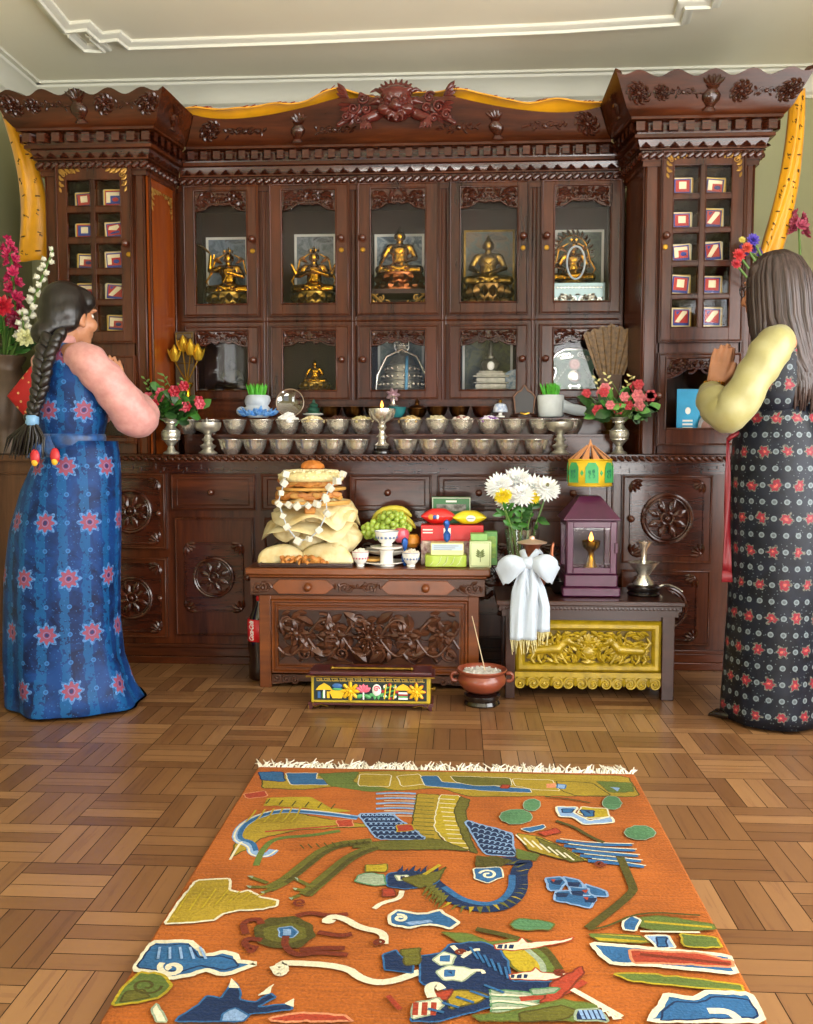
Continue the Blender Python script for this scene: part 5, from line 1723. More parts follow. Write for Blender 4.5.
 for k, q in enumerate((.1, .3, .5, .7, .9)):
  cx, cz = w * q, h * (.58, .55, .52, .55, .58)[k]
  R = .056 if k != 2 else .066
  cb.lathe([(0, 0), (0, 0)], (cx, 0, cz), 6) if False else None
  rosette(cb, cx, cz, R, (7, 6, 10, 6, 7)[k], 0, -.014, 3)
  if k == 2:
   for e_ in range(12): cb.ell((cx + R * .62 * math.cos(e_ * PI / 6), -.026, cz + R * .62 * math.sin(e_ * PI / 6)), .007, 8, 5)
  if k in (1, 3):
   for e_ in range(3): cb.tube([(cx - .024 + .004 * e_, -.03, cz - .02 + .016 * e_), (cx + .024 - .004 * e_, -.03, cz - .02 + .016 * e_)], .006, 6)
 for s in (0, 1):      # rock shapes along the bottom edge
  for a, b, hgt in ((0, .13, .2), (.24, .42, .15)):
   xa, xb = (w * a, w * b) if not s else (w * (1 - b), w * (1 - a))
   cb.prism([(xa, .0), (xb, .0), ((xa + xb) / 2, h * hgt)], -.012, 0)
 cb.build('panel_carving', M['table_carve'], pb)
 mb = MB()
 mb.box(A(269) + .002, A(469) - .002, y + .002, y + .03, Z(683), Z(676))
 for s, p in ((1, 268), (-1, 470)):
  X0 = A(p)
  mb.prism([(X0, 0.012), (X0 + s * .13, Z(683)), (X0 + s * .13, Z(683) + .004), (X0, Z(683) + .004)], y + .004, y + .026)
  for q in range(3): spiral(mb, X0 + s * (.025 + .04 * q), .038 - .003 * q, .018, q, s, 1.3, .005, 0, y + .002)
 mb.build('bracket_rail', M['table_carve'], fr, bevel=.002)
 return zt
ZTL = table_left()
M['bread'] = mat('fried_bread', 'd6a85c', .55, 0, .25, 18, .25, 60, col2='c08a3e')
M['cream_bread'] = mat('pale_bread', 'e2d6aa', .5, 0, .15, 14, .25, 40, col2='cdb478')
M['cookie'] = mat('cookie', 'cf9040', .55, 0, .3, 30, .2, 60, col2='a8642a')
M['cheese'] = mat('white_cheese', 'd8d3c2', .5, 0, .08, 30, .15, 60)
def wavy_disc(c, R, thick, amp, k, seed, tilt=None, droop=0.0, half=False, n=44, m=7):
 """a soft round flatbread with a rippled, drooping edge"""
 r = random.Random(seed)
 ph = [r.uniform(0, 6.28) for _ in range(4)]
 mb = MB()
 if tilt: mb.M = Matrix.Translation(c) @ tilt
 else: mb.M = Matrix.Translation(c)
 def z(t, a):
  e = t ** 2
  return amp * e * (math.sin(k * a + ph[0]) + .5 * math.sin((k + 2) * a + ph[1])) - droop * t ** 2.5 + .004 * math.sin(9 * a + ph[2]) * t
 vs, fs = [], []
 for s in (1, -1):
  for j in range(m + 1):
   t = max(j / m, .001)
   for i in range(n):
    a = 2 * PI * i / n
    rr = R * t * (1 + .05 * math.sin(3 * a + ph[3]))
    vs.append((rr * math.cos(a), rr * math.sin(a), z(t, a) + s * thick / 2 * (1 - .75 * t ** 6)))
 o = (m + 1) * n
 for j in range(m):
  for i in range(n):
   q = (i + 1) % n
   fs.append((j * n + i, j * n + q, (j + 1) * n + q, (j + 1) * n + i))
   fs.append((o + j * n + i, o + (j + 1) * n + i, o + (j + 1) * n + q, o + j * n + q))
 for i in range(n):
  q = (i + 1) % n
  fs.append((m * n + i, m * n + q, o + m * n + q, o + m * n + i))
 mb.add(vs, fs)
 return mb
def food():
 yc = YT + .15
 cx = ax(311, yc)
 z0 = ZTL + .001
 root = thing('tray', 'dark rimmed tray under the tower of breads', 'tray', (cx, yc, z0))
 xa, xb = ax(258, yc - .1) , ax(351, yc - .1)
 mb = MB(); w = (xb - xa) / 2
 mb.box(cx - w, cx + w, yc - .17, yc + .15, z0, z0 + .006)
 for p in ((cx - w, cx - w + .008, yc - .17, yc + .15), (cx + w - .008, cx + w, yc - .17, yc + .15), (cx - w + .008, cx + w - .008, yc - .17, yc - .162), (cx - w + .008, cx + w - .008, yc + .142, yc + .15)):
  mb.box(p[0], p[1], p[2], p[3], z0 + .006, z0 + .018)
 mb.build('tray', M['table_dark'], root, bevel=.002)
 zt = z0 + .0065
 def wbase(lab, R, h, z):
  mb = MB().lathe([(R, 0), (R * .98, h * .5), (R, h)], (cx, yc, z), 32)
  return mb
 r = random.Random(2)
 k = 0
 protos = {}
 for i in range(64):
  a = 2 * PI * i / 64 + r.uniform(-.06, .06)
  q = r.uniform(.86, 1.0)
  x, y = cx + (w - .03) * q * math.cos(a) , yc + .118 * q * math.sin(a)
  if y > yc + .05: continue
  if y < yc - .09: y = yc - .152 + r.uniform(-.006, .012)
  x = max(cx - w + .035, min(cx + w - .035, x))
  mb = MB()
  L, tw = r.uniform(.04, .062), r.uniform(.008, .012)
  an = r.uniform(0, 3.14)
  d = Vector((math.cos(an), math.sin(an) * .6, r.uniform(-.05, .25)))
  up = .012 + (.018 if i % 3 == 0 else 0)
  c = Vector((x, y, zt + up))
  pts = [c + d * (L * (t - .5)) + Vector((0, .007 * math.sin(t * 9), .006 * math.cos(t * 9))) for t in [j / 8 for j in range(9)]]
  mb.tube(pts, [tw * .4] + [tw] * 7 + [tw * .4], 6, 0, False, .6)
  o = solo(mb, 'fried_twist', M['cookie'], 'golden brown fried dough twist scattered on the tray round the breads', 'cookie', 'fried dough twists on the tray')
  k += 1
 for px, py, R, lab, sd in ((281, 548, .102, 'smaller of the two big half-moon breads at the front of the tower', 1), (325, 549, .115, 'larger half-moon bread at the front of the tower beside the cups', 2)):
  yy = yc - .115
  c = Vector((ax(px, yy), yy, zt + .05))
  T = Matrix.Rotation(-.28, 4, 'X') @ Matrix.Rotation(.12 if sd == 1 else -.12, 4, 'Z')
  mb = MB()
  mb.M = Matrix.Translation((c.x, yy, zt + .002)) @ T
  n, m = 26, 9
  vs, fs = [], []
  for sg in (-1, 1):
   for j in range(m + 1):
    t = j / m
    for i in range(n + 1):
     a = PI * i / n
     rr = R * t * (1 + .02 * math.sin(5 * a + sd))
     x_, z_ = rr * math.cos(a), .8 * rr * abs(math.sin(a)) ** .85
     bulge = (1 - t ** 2.5) ** .5 * .6 + .12 * math.sin(PI * t) + .05 * noise.noise(Vector((x_ * 45, z_ * 45, sd)))
     rim_ = .3 if .82 < t < .97 else 0
     vs.append((x_, sg * (.004 + .028 * max(0, bulge) * (.4 + .6 * math.sin(a)) + .006 * rim_), z_))
  o_ = (m + 1) * (n + 1)
  for j in range(m):
   for i in range(n):
    q = j * (n + 1) + i
    fs.append((q, q + 1, q + n + 2, q + n + 1)); fs.append((o_ + q, o_ + q + n + 1, o_ + q + n + 2, o_ + q + 1))
  for i in range(n):
   q = m * (n + 1) + i
   fs.append((q, q + 1, o_ + q + 1, o_ + q))
  for k2 in (0, n):
   for j in range(m):
    q = j * (n + 1) + k2
    fs.append((q, q + n + 1, o_ + q + n + 1, o_ + q))
  mb.add(vs, fs)
  mb.v = [Vector((p.x, p.y, max(p.z, zt + .001))) for p in mb.v]
  solo(mb, 'puffed_bread', M['cream_bread'], lab, 'bread', smooth=180)
 zz = zt
 core = []
 layers = [  # py of disc plane, half width px, kind
  (528, 47, 'sheet', .05, .05, 4), (514, 44, 'sheet', .05, .06, 5), (505, 37, 'sheet', .045, .05, 3)]
 zprev = zt
 labs = ['lowest drooping cream flatbread of the tower, spreading over the front breads', 'middle drooping cream flatbread of the tower', 'upper drooping cream flatbread of the tower under the cookies']
 mb = MB().lathe([(.10, 0), (.10, az(502, yc) - zt - .005)], (cx, yc + .02, zt), 24)
 solo(mb, 'bread_core', M['cream_bread'], 'round stacked core of bread hidden inside the offering tower', 'bread', smooth=30)
 for i, (py, hw, kd, amp, droop, kk) in enumerate(layers):
  R = hw / F_PX * yc * 1.02
  c = Vector((cx + (-.005, .008, .0)[i], yc + .01, az(py, yc) + .035))
  mb = wavy_disc(c, R, .009, .026, kk, 11 + i, None, droop)
  zmin = (zt + .075, zt + .105, zt + .15)[i]
  for p in mb.v:
   if p.z < zmin: p.z = zmin + (p.z - zmin) * .12
  solo(mb, 'flatbread', M['cream_bread'], labs[i], 'bread', smooth=180, base=(cx, yc, zt + .04))
 for px, py, sx, lab, sd in ((353, 507, 1, 'small folded pale flatbread sticking out above the grapes', 31), (357, 530, 1, 'large folded flatbread sticking out beside the grapes', 32), (272, 519, -1, 'folded pale flatbread leaning on the tower side away from the grapes', 33)):
  c = Vector((ax(px - sx * 14, yc - .06), yc - .06, az(py, yc - .06)))
  T = Matrix.Rotation(sx * .55, 4, 'Y') @ Matrix.Rotation(.75, 4, 'X')
  mb = wavy_disc(c, .088, .008, .014, 3, sd, T, .03)
  for p in mb.v:
   if p.z < zt + .03: p.z = zt + .03
  solo(mb, 'folded_flatbread', M['cream_bread'], lab, 'bread', smooth=180)
 zc = az(500, yc)
 mb = MB().lathe([(.165, 0), (.168, .008), (.165, .016), (0, .017)], (cx, yc, zc - .017), 36)
 solo(mb, 'wafer_disc', M['bread'], 'lower flat round bread disc in the upper part of the tower', 'bread')
 for t, (py, n, rad, hh) in enumerate(((499, 15, .135, .0), (487, 14, .115, .0))):
  z = az(py, yc)
  if t:
   mb = MB().lathe([(.145, 0), (.148, .006), (.145, .011), (0, .012)], (cx, yc, z - .012), 36)
   solo(mb, 'wafer_disc', M['bread'], 'upper flat round bread disc between the two tiers of cookies', 'bread')
  for k in range(n):
   a = PI + PI * (k + .5) / n if k < n - 2 else r.uniform(0, PI)
   p = Vector((cx + rad * math.cos(a), yc + rad * .8 * math.sin(a), z + .013 + .008 * (k % 2)))
   an = a + PI / 2 + r.uniform(-.5, .5)
   d = Vector((math.cos(an), math.sin(an) * .5, r.uniform(-.1, .2)))
   mb = MB()
   L = .085
   mb.tube([p + d * (L * (q - .5)) + Vector((0, 0, .004 * math.sin(q * 7 + k))) for q in [j / 6 for j in range(7)]], [.006, .012, .013, .011, .013, .012, .005], 8, 0, False, .55)
   solo(mb, 'long_cookie', M['cookie'] if (k + t) % 3 else M['bread'], ('long fried cookie in the lower cookie tier of the tower', 'long fried cookie in the upper cookie tier of the tower')[t], 'cookie', ('cookies in the lower tier', 'cookies in the upper tier')[t])
 zg = az(481, yc)
 mb = MB().lathe([(.132, 0), (.14, .012), (.132, .03), (.11, .04), (0, .046)], (cx, yc, zg), 36)
 root = solo(mb, 'puffed_cake', mat('puffed_grain', 'e3d296', .6, 0, .2, 60, .3, 80), 'round cake of pale puffed grain at the top of the tower', 'cake', smooth=60, base=(cx, yc, zg))
 g = MB()
 for k in range(420):
  a = r.uniform(0, 2 * PI); q = math.sqrt(r.random())
  zz = .047 - .009 * q * q if q < .82 else (.04 - .02 * (q - .82) / .13 if q < .95 else r.uniform(.01, .028))
  p = Vector((cx + .138 * q * math.cos(a), yc + .138 * q * math.sin(a), zg + zz))
  g.ell(p, (.0075, .005, .005), 6, 4, 0, Matrix.Rotation(r.uniform(0, 3), 3, 'Z'))
 o = g.build('grains', M['khata'] and mat('grain_cream', 'e8ddb0', .6), root); o['kind'] = 'stuff'
 mb = MB().lathe([(.042, 0), (.05, .006), (.047, .02), (.03, .034), (0, .04)], (cx + .005, yc, zg + .049), 28, 0, 1, 1, lambda a, k: 1 + .05 * math.sin(5 * a + k))
 solo(mb, 'orange_mound', mat('orange_dough', 'c9782e', .55, 0, .25, 40, .3, 60), 'small orange dough mound crowning the tower of breads', 'dough')
 mb = MB()
 mb.box(0, .045, -.02, .0, 0, .028)
 mb.v = [Vector((ax(304, yc - .16), yc - .15, az(514, yc - .15))) + p for p in mb.v]
 solo(mb, 'orange_cookie', M['cookie'], 'square orange cookie at the middle of the tower front', 'cookie', bevel=.006)
 path = [(285, 475), (284, 483), (279, 494), (283, 493), (278, 503), (288, 504), (297, 506), (306, 506), (316, 505), (325, 492), (326, 499), (331, 488), (338, 481), (343, 474)]
 front = lambda px, py, dy: at(px, py, yc - dy)
 root = thing('cheese_garland', 'white garland of dried cheese cubes strung over the tower front', 'garland', front(311, 505, .175))
 strands = [[(286, 474, .13), (284, 483, .14), (281, 493, .165), (278, 503, .17), (289, 505, .175), (297, 506, .18), (308, 505.5, .18), (317, 504, .18), (325, 497, .175), (330, 488, .165), (337, 481, .15), (343, 474, .13)],
   [(279, 504, .172), (283, 516, .18), (287, 527, .185), (298, 541, .19), (309, 539, .19), (319, 530, .188), (327, 513, .185), (326, 499, .18)]]
 for si, st in enumerate(strands):
  pts = [front(*p) for p in st]
  MB().tube(pts, .0025, 5).build('string', M['khata'], root)
  for p in pts:
   mb = MB(); s = r.uniform(.0105, .0145)
   mb.M = Matrix.Translation(p) @ Matrix.Rotation(r.uniform(0, 1.5), 4, 'Y') @ Matrix.Rotation(r.uniform(0, 1.5), 4, 'Z')
   mb.box(-s, s, -s, s, -s, s)
   mb.build('cheese_cube', M['cheese'], root, bevel=.003)
 yb = YT + .2
 cb = Vector((ax(387, yb), yb, z0))
 root = thing('fruit_dish', 'white footed dish carrying the grapes and bananas', 'dish', cb)
 MB().lathe([(.045, 0), (.047, .006), (.02, .014), (.022, .024), (.085, .04), (.1, .052), (.098, .055), (.08, .046), (0, .04)], cb, 32).build('dish', M['porcelain'], root)
 ztop = cb.z + .05
 gm = mat('grape_green', 'a6bf4a', .25, 0, .25, 8, coat=.3, sub=.15)
 root = thing('grape_bunch', 'heaped bunch of pale green grapes in the fruit dish', 'grapes', (cb.x, cb.y - .02, ztop))
 st = MB().tube([(cb.x + .04, cb.y, ztop + .14), (cb.x + .01, cb.y - .01, ztop + .1), (cb.x - .03, cb.y - .02, ztop + .05)], [.003, .004, .003], 6).build('stalk', M['stem'], root)
 spots = []
 lobes = [((392, 520), .062, .05, 1.0), ((379, 529), .05, .05, 1.0), ((370, 531), .034, .04, 1.0), ((400, 529), .05, .045, 1.0)]
 tries = 0
 while len(spots) < 96 and tries < 9000:
  tries += 1
  (lx, ly), rx, rz, _ = lobes[r.randrange(4)]
  c0 = at(lx, ly, yb - .03)
  u = Vector((r.gauss(0, 1), r.gauss(0, 1), r.gauss(0, 1))).normalized()
  p = c0 + Vector((u.x * rx, u.y * .045, u.z * rz * .8)) * r.uniform(.45, .95)
  if p.z < ztop + .012 or any((p - q).length < .0185 for q in spots): continue
  spots.append(p)
 for p in spots:
  mb = MB(); s = r.uniform(.0125, .0145); mb.ell(p, (s, s, s * 1.08), 12, 8)
  mb.build('grape', gm, root)
 bm = mat('banana_yellow', 'd9c23c', .45, 0, .15, 12, col2='a9a83a')
 for i, (pts, lab) in enumerate(((((372, 522), (377, 511), (389, 506), (404, 507), (412, 515)), 'upper banana arching over the green grapes'), (((376, 520), (384, 512), (396, 511), (408, 517), (416, 527)), 'lower banana arching behind the green grapes'))):
  P = [at(a, b + 2, yb + .035 - .012 * i) for a, b in pts]
  mb = MB(); mb.tube([P[0], P[0].lerp(P[1], .4), P[1], P[2], P[3], P[3].lerp(P[4], .6), P[4]], [.005, .013, .016, .018, .016, .011, .004], 8)
  solo(mb, 'banana', bm, lab, 'banana', sub=1)
 mb = MB(); c = at(401, 535, yb - .07)
 mb.lathe([(.0, -.03), (.018, -.031), (.032, -.016), (.035, .004), (.03, .022), (.014, .03), (.004, .025), (0, .022)], c, 20)
 solo(mb, 'apple', mat('apple_pink', 'd8586a', .3, 0, .2, 8, coat=.3), 'pinkish apple tucked behind the white pedestal stand', 'apple')
 mb = MB(); c = at(412, 540, yb - .02)
 mb.lathe([(.0, -.03), (.02, -.03), (.034, -.012), (.034, .01), (.024, .024), (.006, .026), (0, .024)], c, 20)
 solo(mb, 'orange', mat('orange_fruit', 'd08a2a', .4, 0, .15, 60, .1, 120), 'orange fruit half hidden behind the pink apple', 'orange')
 c = at(372, 551, yb - .1)
 mb = MB().lathe([(.05, 0), (.055, .004), (.05, .01), (0, .011)], (c.x, c.y, z0 + .018), 20)
 solo(mb, 'sweet_cake', M['bread'], 'flat yellow cake on the plate behind the white cups', 'cake')
 mb = MB().lathe([(.05, 0), (.055, .004), (.09, .014), (.09, .017), (0, .012)], (cb.x - .005, cb.y - .115, z0), 28)
 solo(mb, 'saucer', M['porcelain'], 'shallow white plate behind the porcelain cups', 'plate', smooth=50)
 blue = mat('blue_glaze', '5a78a8', .25); pinkg = mat('pink_glaze', 'c9607a', .25)
 def cup(px, y, R, h, lab, dec, heapcol, z=None):
  c = Vector((ax(px, y), y, z0 if z is None else z))
  root = thing('porcelain_cup', lab, 'cup', c)
  b = MB().lathe([(R * .45, 0), (R * .48, h * .08), (R * .42, h * .14), (R * .7, h * .35), (R * .9, h * .65), (R * 1.0, h), (R * .96, h), (R * .84, h * .65), (R * .6, h * .35), (0, h * .25)], c, 28).build('cup', M['porcelain'], root, smooth=50)
  d = MB()
  for k in range(9):
   a = -PI + PI * k / 8
   rr = R * .87
   p = c + Vector((rr * math.cos(a), rr * math.sin(a), h * .58))
   d.M = frame(p, (-math.sin(a), math.cos(a), 0), (0, 0, 1))
   rosette(d, 0, 0, R * .13, 5, 0, -.001, 1)
   d.M = None
  d.tube([c + Vector((R * math.cos(k * PI / 16), R * math.sin(k * PI / 16), h)) for k in range(32)], R * .025, 5, 0, True)
  d.build('painted_flowers', dec, b)
  if heapcol:
   heap('grain_heap', c + Vector((0, 0, h * .92)), R * .88, heapcol, 'grain heaped in the ' + lab.split(',')[0], 'grain', hgt=.45)
  return c
 cup(360, YT + .04, .036, .06, 'pink-patterned white cup, beside the bread tray', pinkg, 'e6dfd2')
 cup(411, YT + .04, .038, .058, 'blue-patterned white cup, beside the lime green pack', blue, 'e2d2c0')
 c = Vector((ax(386.5, YT + .05), YT + .05, z0))
 root = thing('cup_stand', 'white porcelain pedestal stand under the blue flowered cup', 'stand', c)
 hs = az(546, YT + .05) - z0
 MB().lathe([(.03, 0), (.032, .006), (.028, .014), (.026, hs * .6), (.032, hs * .8), (.065, hs * .92), (.067, hs), (0, hs)], c, 28, 0).build('pedestal', M['porcelain'], root, smooth=50)
 cup(386.5, YT + .05, .05, az(531, YT + .05) - z0 - hs - .001, 'wide blue-flowered white cup, on top of the pedestal stand', blue, None, z0 + hs + .001)
 def carton(name, lab, cat, px0, px1, py0, py1, y, d, m, z=None, ry=0.0, bev=.002, mi=None, base=None):
  x0, x1, zt_ = ax(px0, y), ax(px1, y), az(py0, y)
  zb = (z0 if base is None else base)
  root = thing(name, lab, cat, ((x0 + x1) / 2, y + d / 2, zb))
  b = MB().box(x0, x1, y, y + d, zb, zt_).build('carton', m, root, bevel=bev)
  return root, b, x0, x1, zb, zt_
 def printbox(parent, name, m, x0, x1, y, z0_, z1_, t=.0012):
  return MB().box(x0, x1, y - t, y - .0001, z0_, z1_).build(name, m, parent, smooth=0)
 yl = YT + .02
 lime = mat('lime_pack', 'a9c04a', .35, 0, .1, 30); pale = mat('pale_green_box', 'c9d6a2', .45); wh = M['white']
 x0, x1 = ax(425, yl), ax(467, yl); zA = az(555.5, yl)
 root = thing('tea_brick', 'lime green wrapped flat pack at the front, under a pale box', 'packet', ((x0 + x1) / 2, yl + .045, z0))
 mb = MB()
 n = 9
 mb.loft([[(x0 + (x1 - x0) * t, yl + .045 + (.045 + .004 * math.sin(9 * t)) * c_ * (1 - .25 * abs(2 * t - 1) ** 6), z0 + .001 + (zA - z0) * (.5 + .5 * s_)) for c_, s_ in ((-1, -1), (1, -1), (1.02, 0), (1, 1), (-1, 1), (-1.02, 0))] for t in [k / n for k in range(n + 1)]])
 b = mb.build('wrapping', lime, root, smooth=30, bevel=.004)
 mb = MB()
 for k in range(5):
  a = x0 + (x1 - x0) * (.12 + .16 * k)
  mb.tube([(a, yl - .001, z0 + .008), (a + .012, yl - .003, z0 + .02), (a + .02, yl - .001, zA - .003)], .0016, 5)
 mb.build('creases', pale, b)
 zB = zA + .001
 root, b, xa, xb, _, zt_ = carton('tea_box', 'pale blue and yellow striped box lying on the lime green pack', 'box', 431, 464, 543, 556, yl + .01, .075, mat('box_cream', 'd8d59a', .45), base=zB)
 printbox(b, 'label_panel', mat('pale_blue_print', 'b4c6d4', .45), xa + .004, xb - .004, yl + .01, zB + (zt_ - zB) * .42, zt_ - .004)
 mb = MB()
 for k in range(3): mb.box(xa + .012, xb - .02 - .014 * k, yl + .0078, yl + .0087, zt_ - .012 - .008 * k, zt_ - .009 - .008 * k)
 mb.build('printed_lines', mat('grey_print', '8a93a0', .5), b, smooth=0)
 root, b, xa, xb, _, zt_ = carton('tea_box', 'upright pale green box printed with a leafy emblem and green top', 'box', 470, 492, 541, 568, yl + .005, .07, pale)
 w, h = xb - xa, zt_ - z0
 mb = MB(); rim(mb, xa + .005, xb - .005, z0 + .005, zt_ - .005, yl + .005, .002, .001)
 mb.M = Matrix.Translation(((xa + xb) / 2, yl + .004, z0 + h * .5))
 for s in (-1, 1):
  for k in range(4): mb.leaf((0, 0, -.012 + .006 * k), (s, -.05, .5 + .2 * k), (0, -1, 0), .022, .007, .001)
 mb.tube([(0, 0, -.03), (0, 0, .012)], .0014, 5)
 mb.build('printed_emblem', mat('olive_print', '66753f', .5), b, smooth=0)
 x0b, x1b = ax(471, yl + .02), ax(488, yl + .02)
 mb = MB().box(x0b, x1b, yl + .012, yl + .07, zt_ + .001, az(533, yl + .02))
 solo(mb, 'small_green_box', mat('leaf_green_box', '7fae5c', .4, 0, .15, 40), 'small green box lying on the pale green box', 'box', bevel=.003)
 root, b, xa, xb, _, zt_ = carton('tea_box', 'tall green picture box behind the pale green box', 'box', 485, 498, 531, 566, yl + .085, .05, mat('green_box', '5f9a4a', .4, 0, .25, 20))
 printbox(b, 'picture_panel', mat('leafy_print', '8fae3c', .4, 0, .3, 40, col2='5b7f3a'), xa + .006, xb - .006, yl + .085, z0 + .03, zt_ - .02)
 yr = YT + .13
 root, b, xa, xb, _, zR = carton('red_carton', 'long red box with white printing under the biscuit packs', 'box', 421, 484, 525, 566, yr, .09, mat('red_box', 'c81f1e', .4, 0, .1, 20))
 printbox(b, 'white_label', wh, xa + .095, xa + .125, yr, zR - .045, zR - .012)
 mb = MB()
 for k in range(2): mb.box(xa + .008, xa + .05, yr - .0012, yr - .0001, zR - .022 - .012 * k, zR - .017 - .012 * k)
 mb.build('printed_lines', wh, b, smooth=0)
 def pillow_pack(lab, px0, px1, py0, py1, y, mm, base, seal=True):
  x0, x1 = ax(px0, y), ax(px1, y)
  h = az(py0, y) - base
  root = thing('biscuit_pack', lab, 'packet', ((x0 + x1) / 2, y + .03, base))
  n = 14
  rings = []
  for k in range(n + 1):
   t = k / n
   e = min(1, 3.2 * min(t, 1 - t)) ** .6 if seal else 1
   e = max(e, .12)
   rings.append([(x0 + (x1 - x0) * t, y + .03 + .03 * math.cos(2 * PI * j / 16), base + .002 + h * .5 + (h * .5 * e - .001) * math.sin(2 * PI * j / 16) * (1 + .03 * math.sin(7 * t + j))) for j in range(16)])
  mb = MB(); mb.loft(rings)
  return root, mb.build('wrapper', mm, root, smooth=60), x0, x1, base + h
 red, yel = mat('red_wrapper', 'd4231f', .3, 0, .1, 20, coat=.4), mat('yellow_wrapper', 'e6cf1e', .3, 0, .1, 20, coat=.4)
 root, b, xa, xb, zP = pillow_pack('red biscuit packet with blue and white badge on the red carton', 421, 456, 509, 524, yr + .005, red, zR + .001)
 mb = MB(); c = Vector((xa + .05, yr + .004, (zR + zP) / 2))
 mb.ell(c + Vector((-.008, 0, 0)), (.012, .003, .012), 14, 6, 0); mb.ell(c + Vector((.008, -.001, 0)), (.009, .003, .009), 12, 6, 1); mb.ell(c + Vector((.02, 0, 0)), (.006, .003, .01), 12, 6, 2)
 mb.build('badge', [mat('orange_badge', 'e58a2a', .4), mat('blue_badge', '2a4a9a', .4), wh], b)
 root, b, xa, xb, zP2 = pillow_pack('yellow biscuit packet with a white oval badge on the red carton', 453, 487, 511, 526, yr - .012, yel, zR + .001)
 mb = MB(); mb.ell(((xa + xb) / 2 + .005, yr - .013, (zR + zP2) / 2), (.02, .003, .014), 16, 6, 0)
 mb.ell(((xa + xb) / 2 + .005, yr - .016, (zR + zP2) / 2), (.016, .002, .003), 12, 6, 1)
 mb.build('badge', [wh, mat('grey_badge', '9aa3a8', .4)], b)
 root, b, xa, xb, _, zg = carton('tea_box', 'dark green box with a white-edged picture label at the back of the packets', 'box', 432, 471, 497, 566, yr + .1, .05, mat('dark_green_box', '2f6f3a', .4, 0, .15, 20))
 printbox(b, 'picture_panel', mat('teapot_print', '3d3a2c', .4, 0, .4, 50, col2='8f9088'), xa + .02, xb - .02, yr + .1, zg - .06, zg - .03)
 mb = MB(); rim(mb, xa + .002, xb - .002, z0 + .1, zg - .002, yr + .1, .003, .001); mb.box(xa + .06, xb - .06, yr + .0985, yr + .0999, zg - .022, zg - .014)
 mb.build('white_border', wh, b, smooth=0)
 mb = MB(); mb.box(ax(421, yr - .03), ax(470, yr - .03), yr - .03, yr - .005, z0 + .0, az(541, yr - .03))
 solo(mb, 'sweet_box', mat('maroon_box', '6d2430', .4, 0, .5, 40, col2='c8b8a8'), 'maroon and white patterned box behind the pale striped box', 'box', bevel=.003)
 bl = mat('blue_foil', '2a5fb4', .25, .4, .3, 40)
 for px, py, yy, lab in ((401, 541, YT + .06, 'blue foil twist beside the pink apple'), (447, 531, yl + .05, 'blue foil twist standing on the pale striped box')):
  zb = z0 if px < 420 else zt_ * 0 + az(543, yl + .01) + .001
  top = az(py - 12 if px > 420 else py - 4, yy)
  c = Vector((ax(px + (4 if px < 420 else 0), yy), yy, zb))
  hh = top - zb
  mb = MB().lathe([(.004, 0), (.013, hh * .12), (.014, hh * .35), (.005, hh * .5), (.007, hh * .6), (.013, hh * .8), (.012, hh * .92), (0, hh)], c, 12, 0, 1, 1, lambda a, k: 1 + .14 * math.sin(5 * a + k))
  solo(mb, 'foil_sweet', bl, lab, 'sweet')
food()
YR = gr(670, 702).y + .015
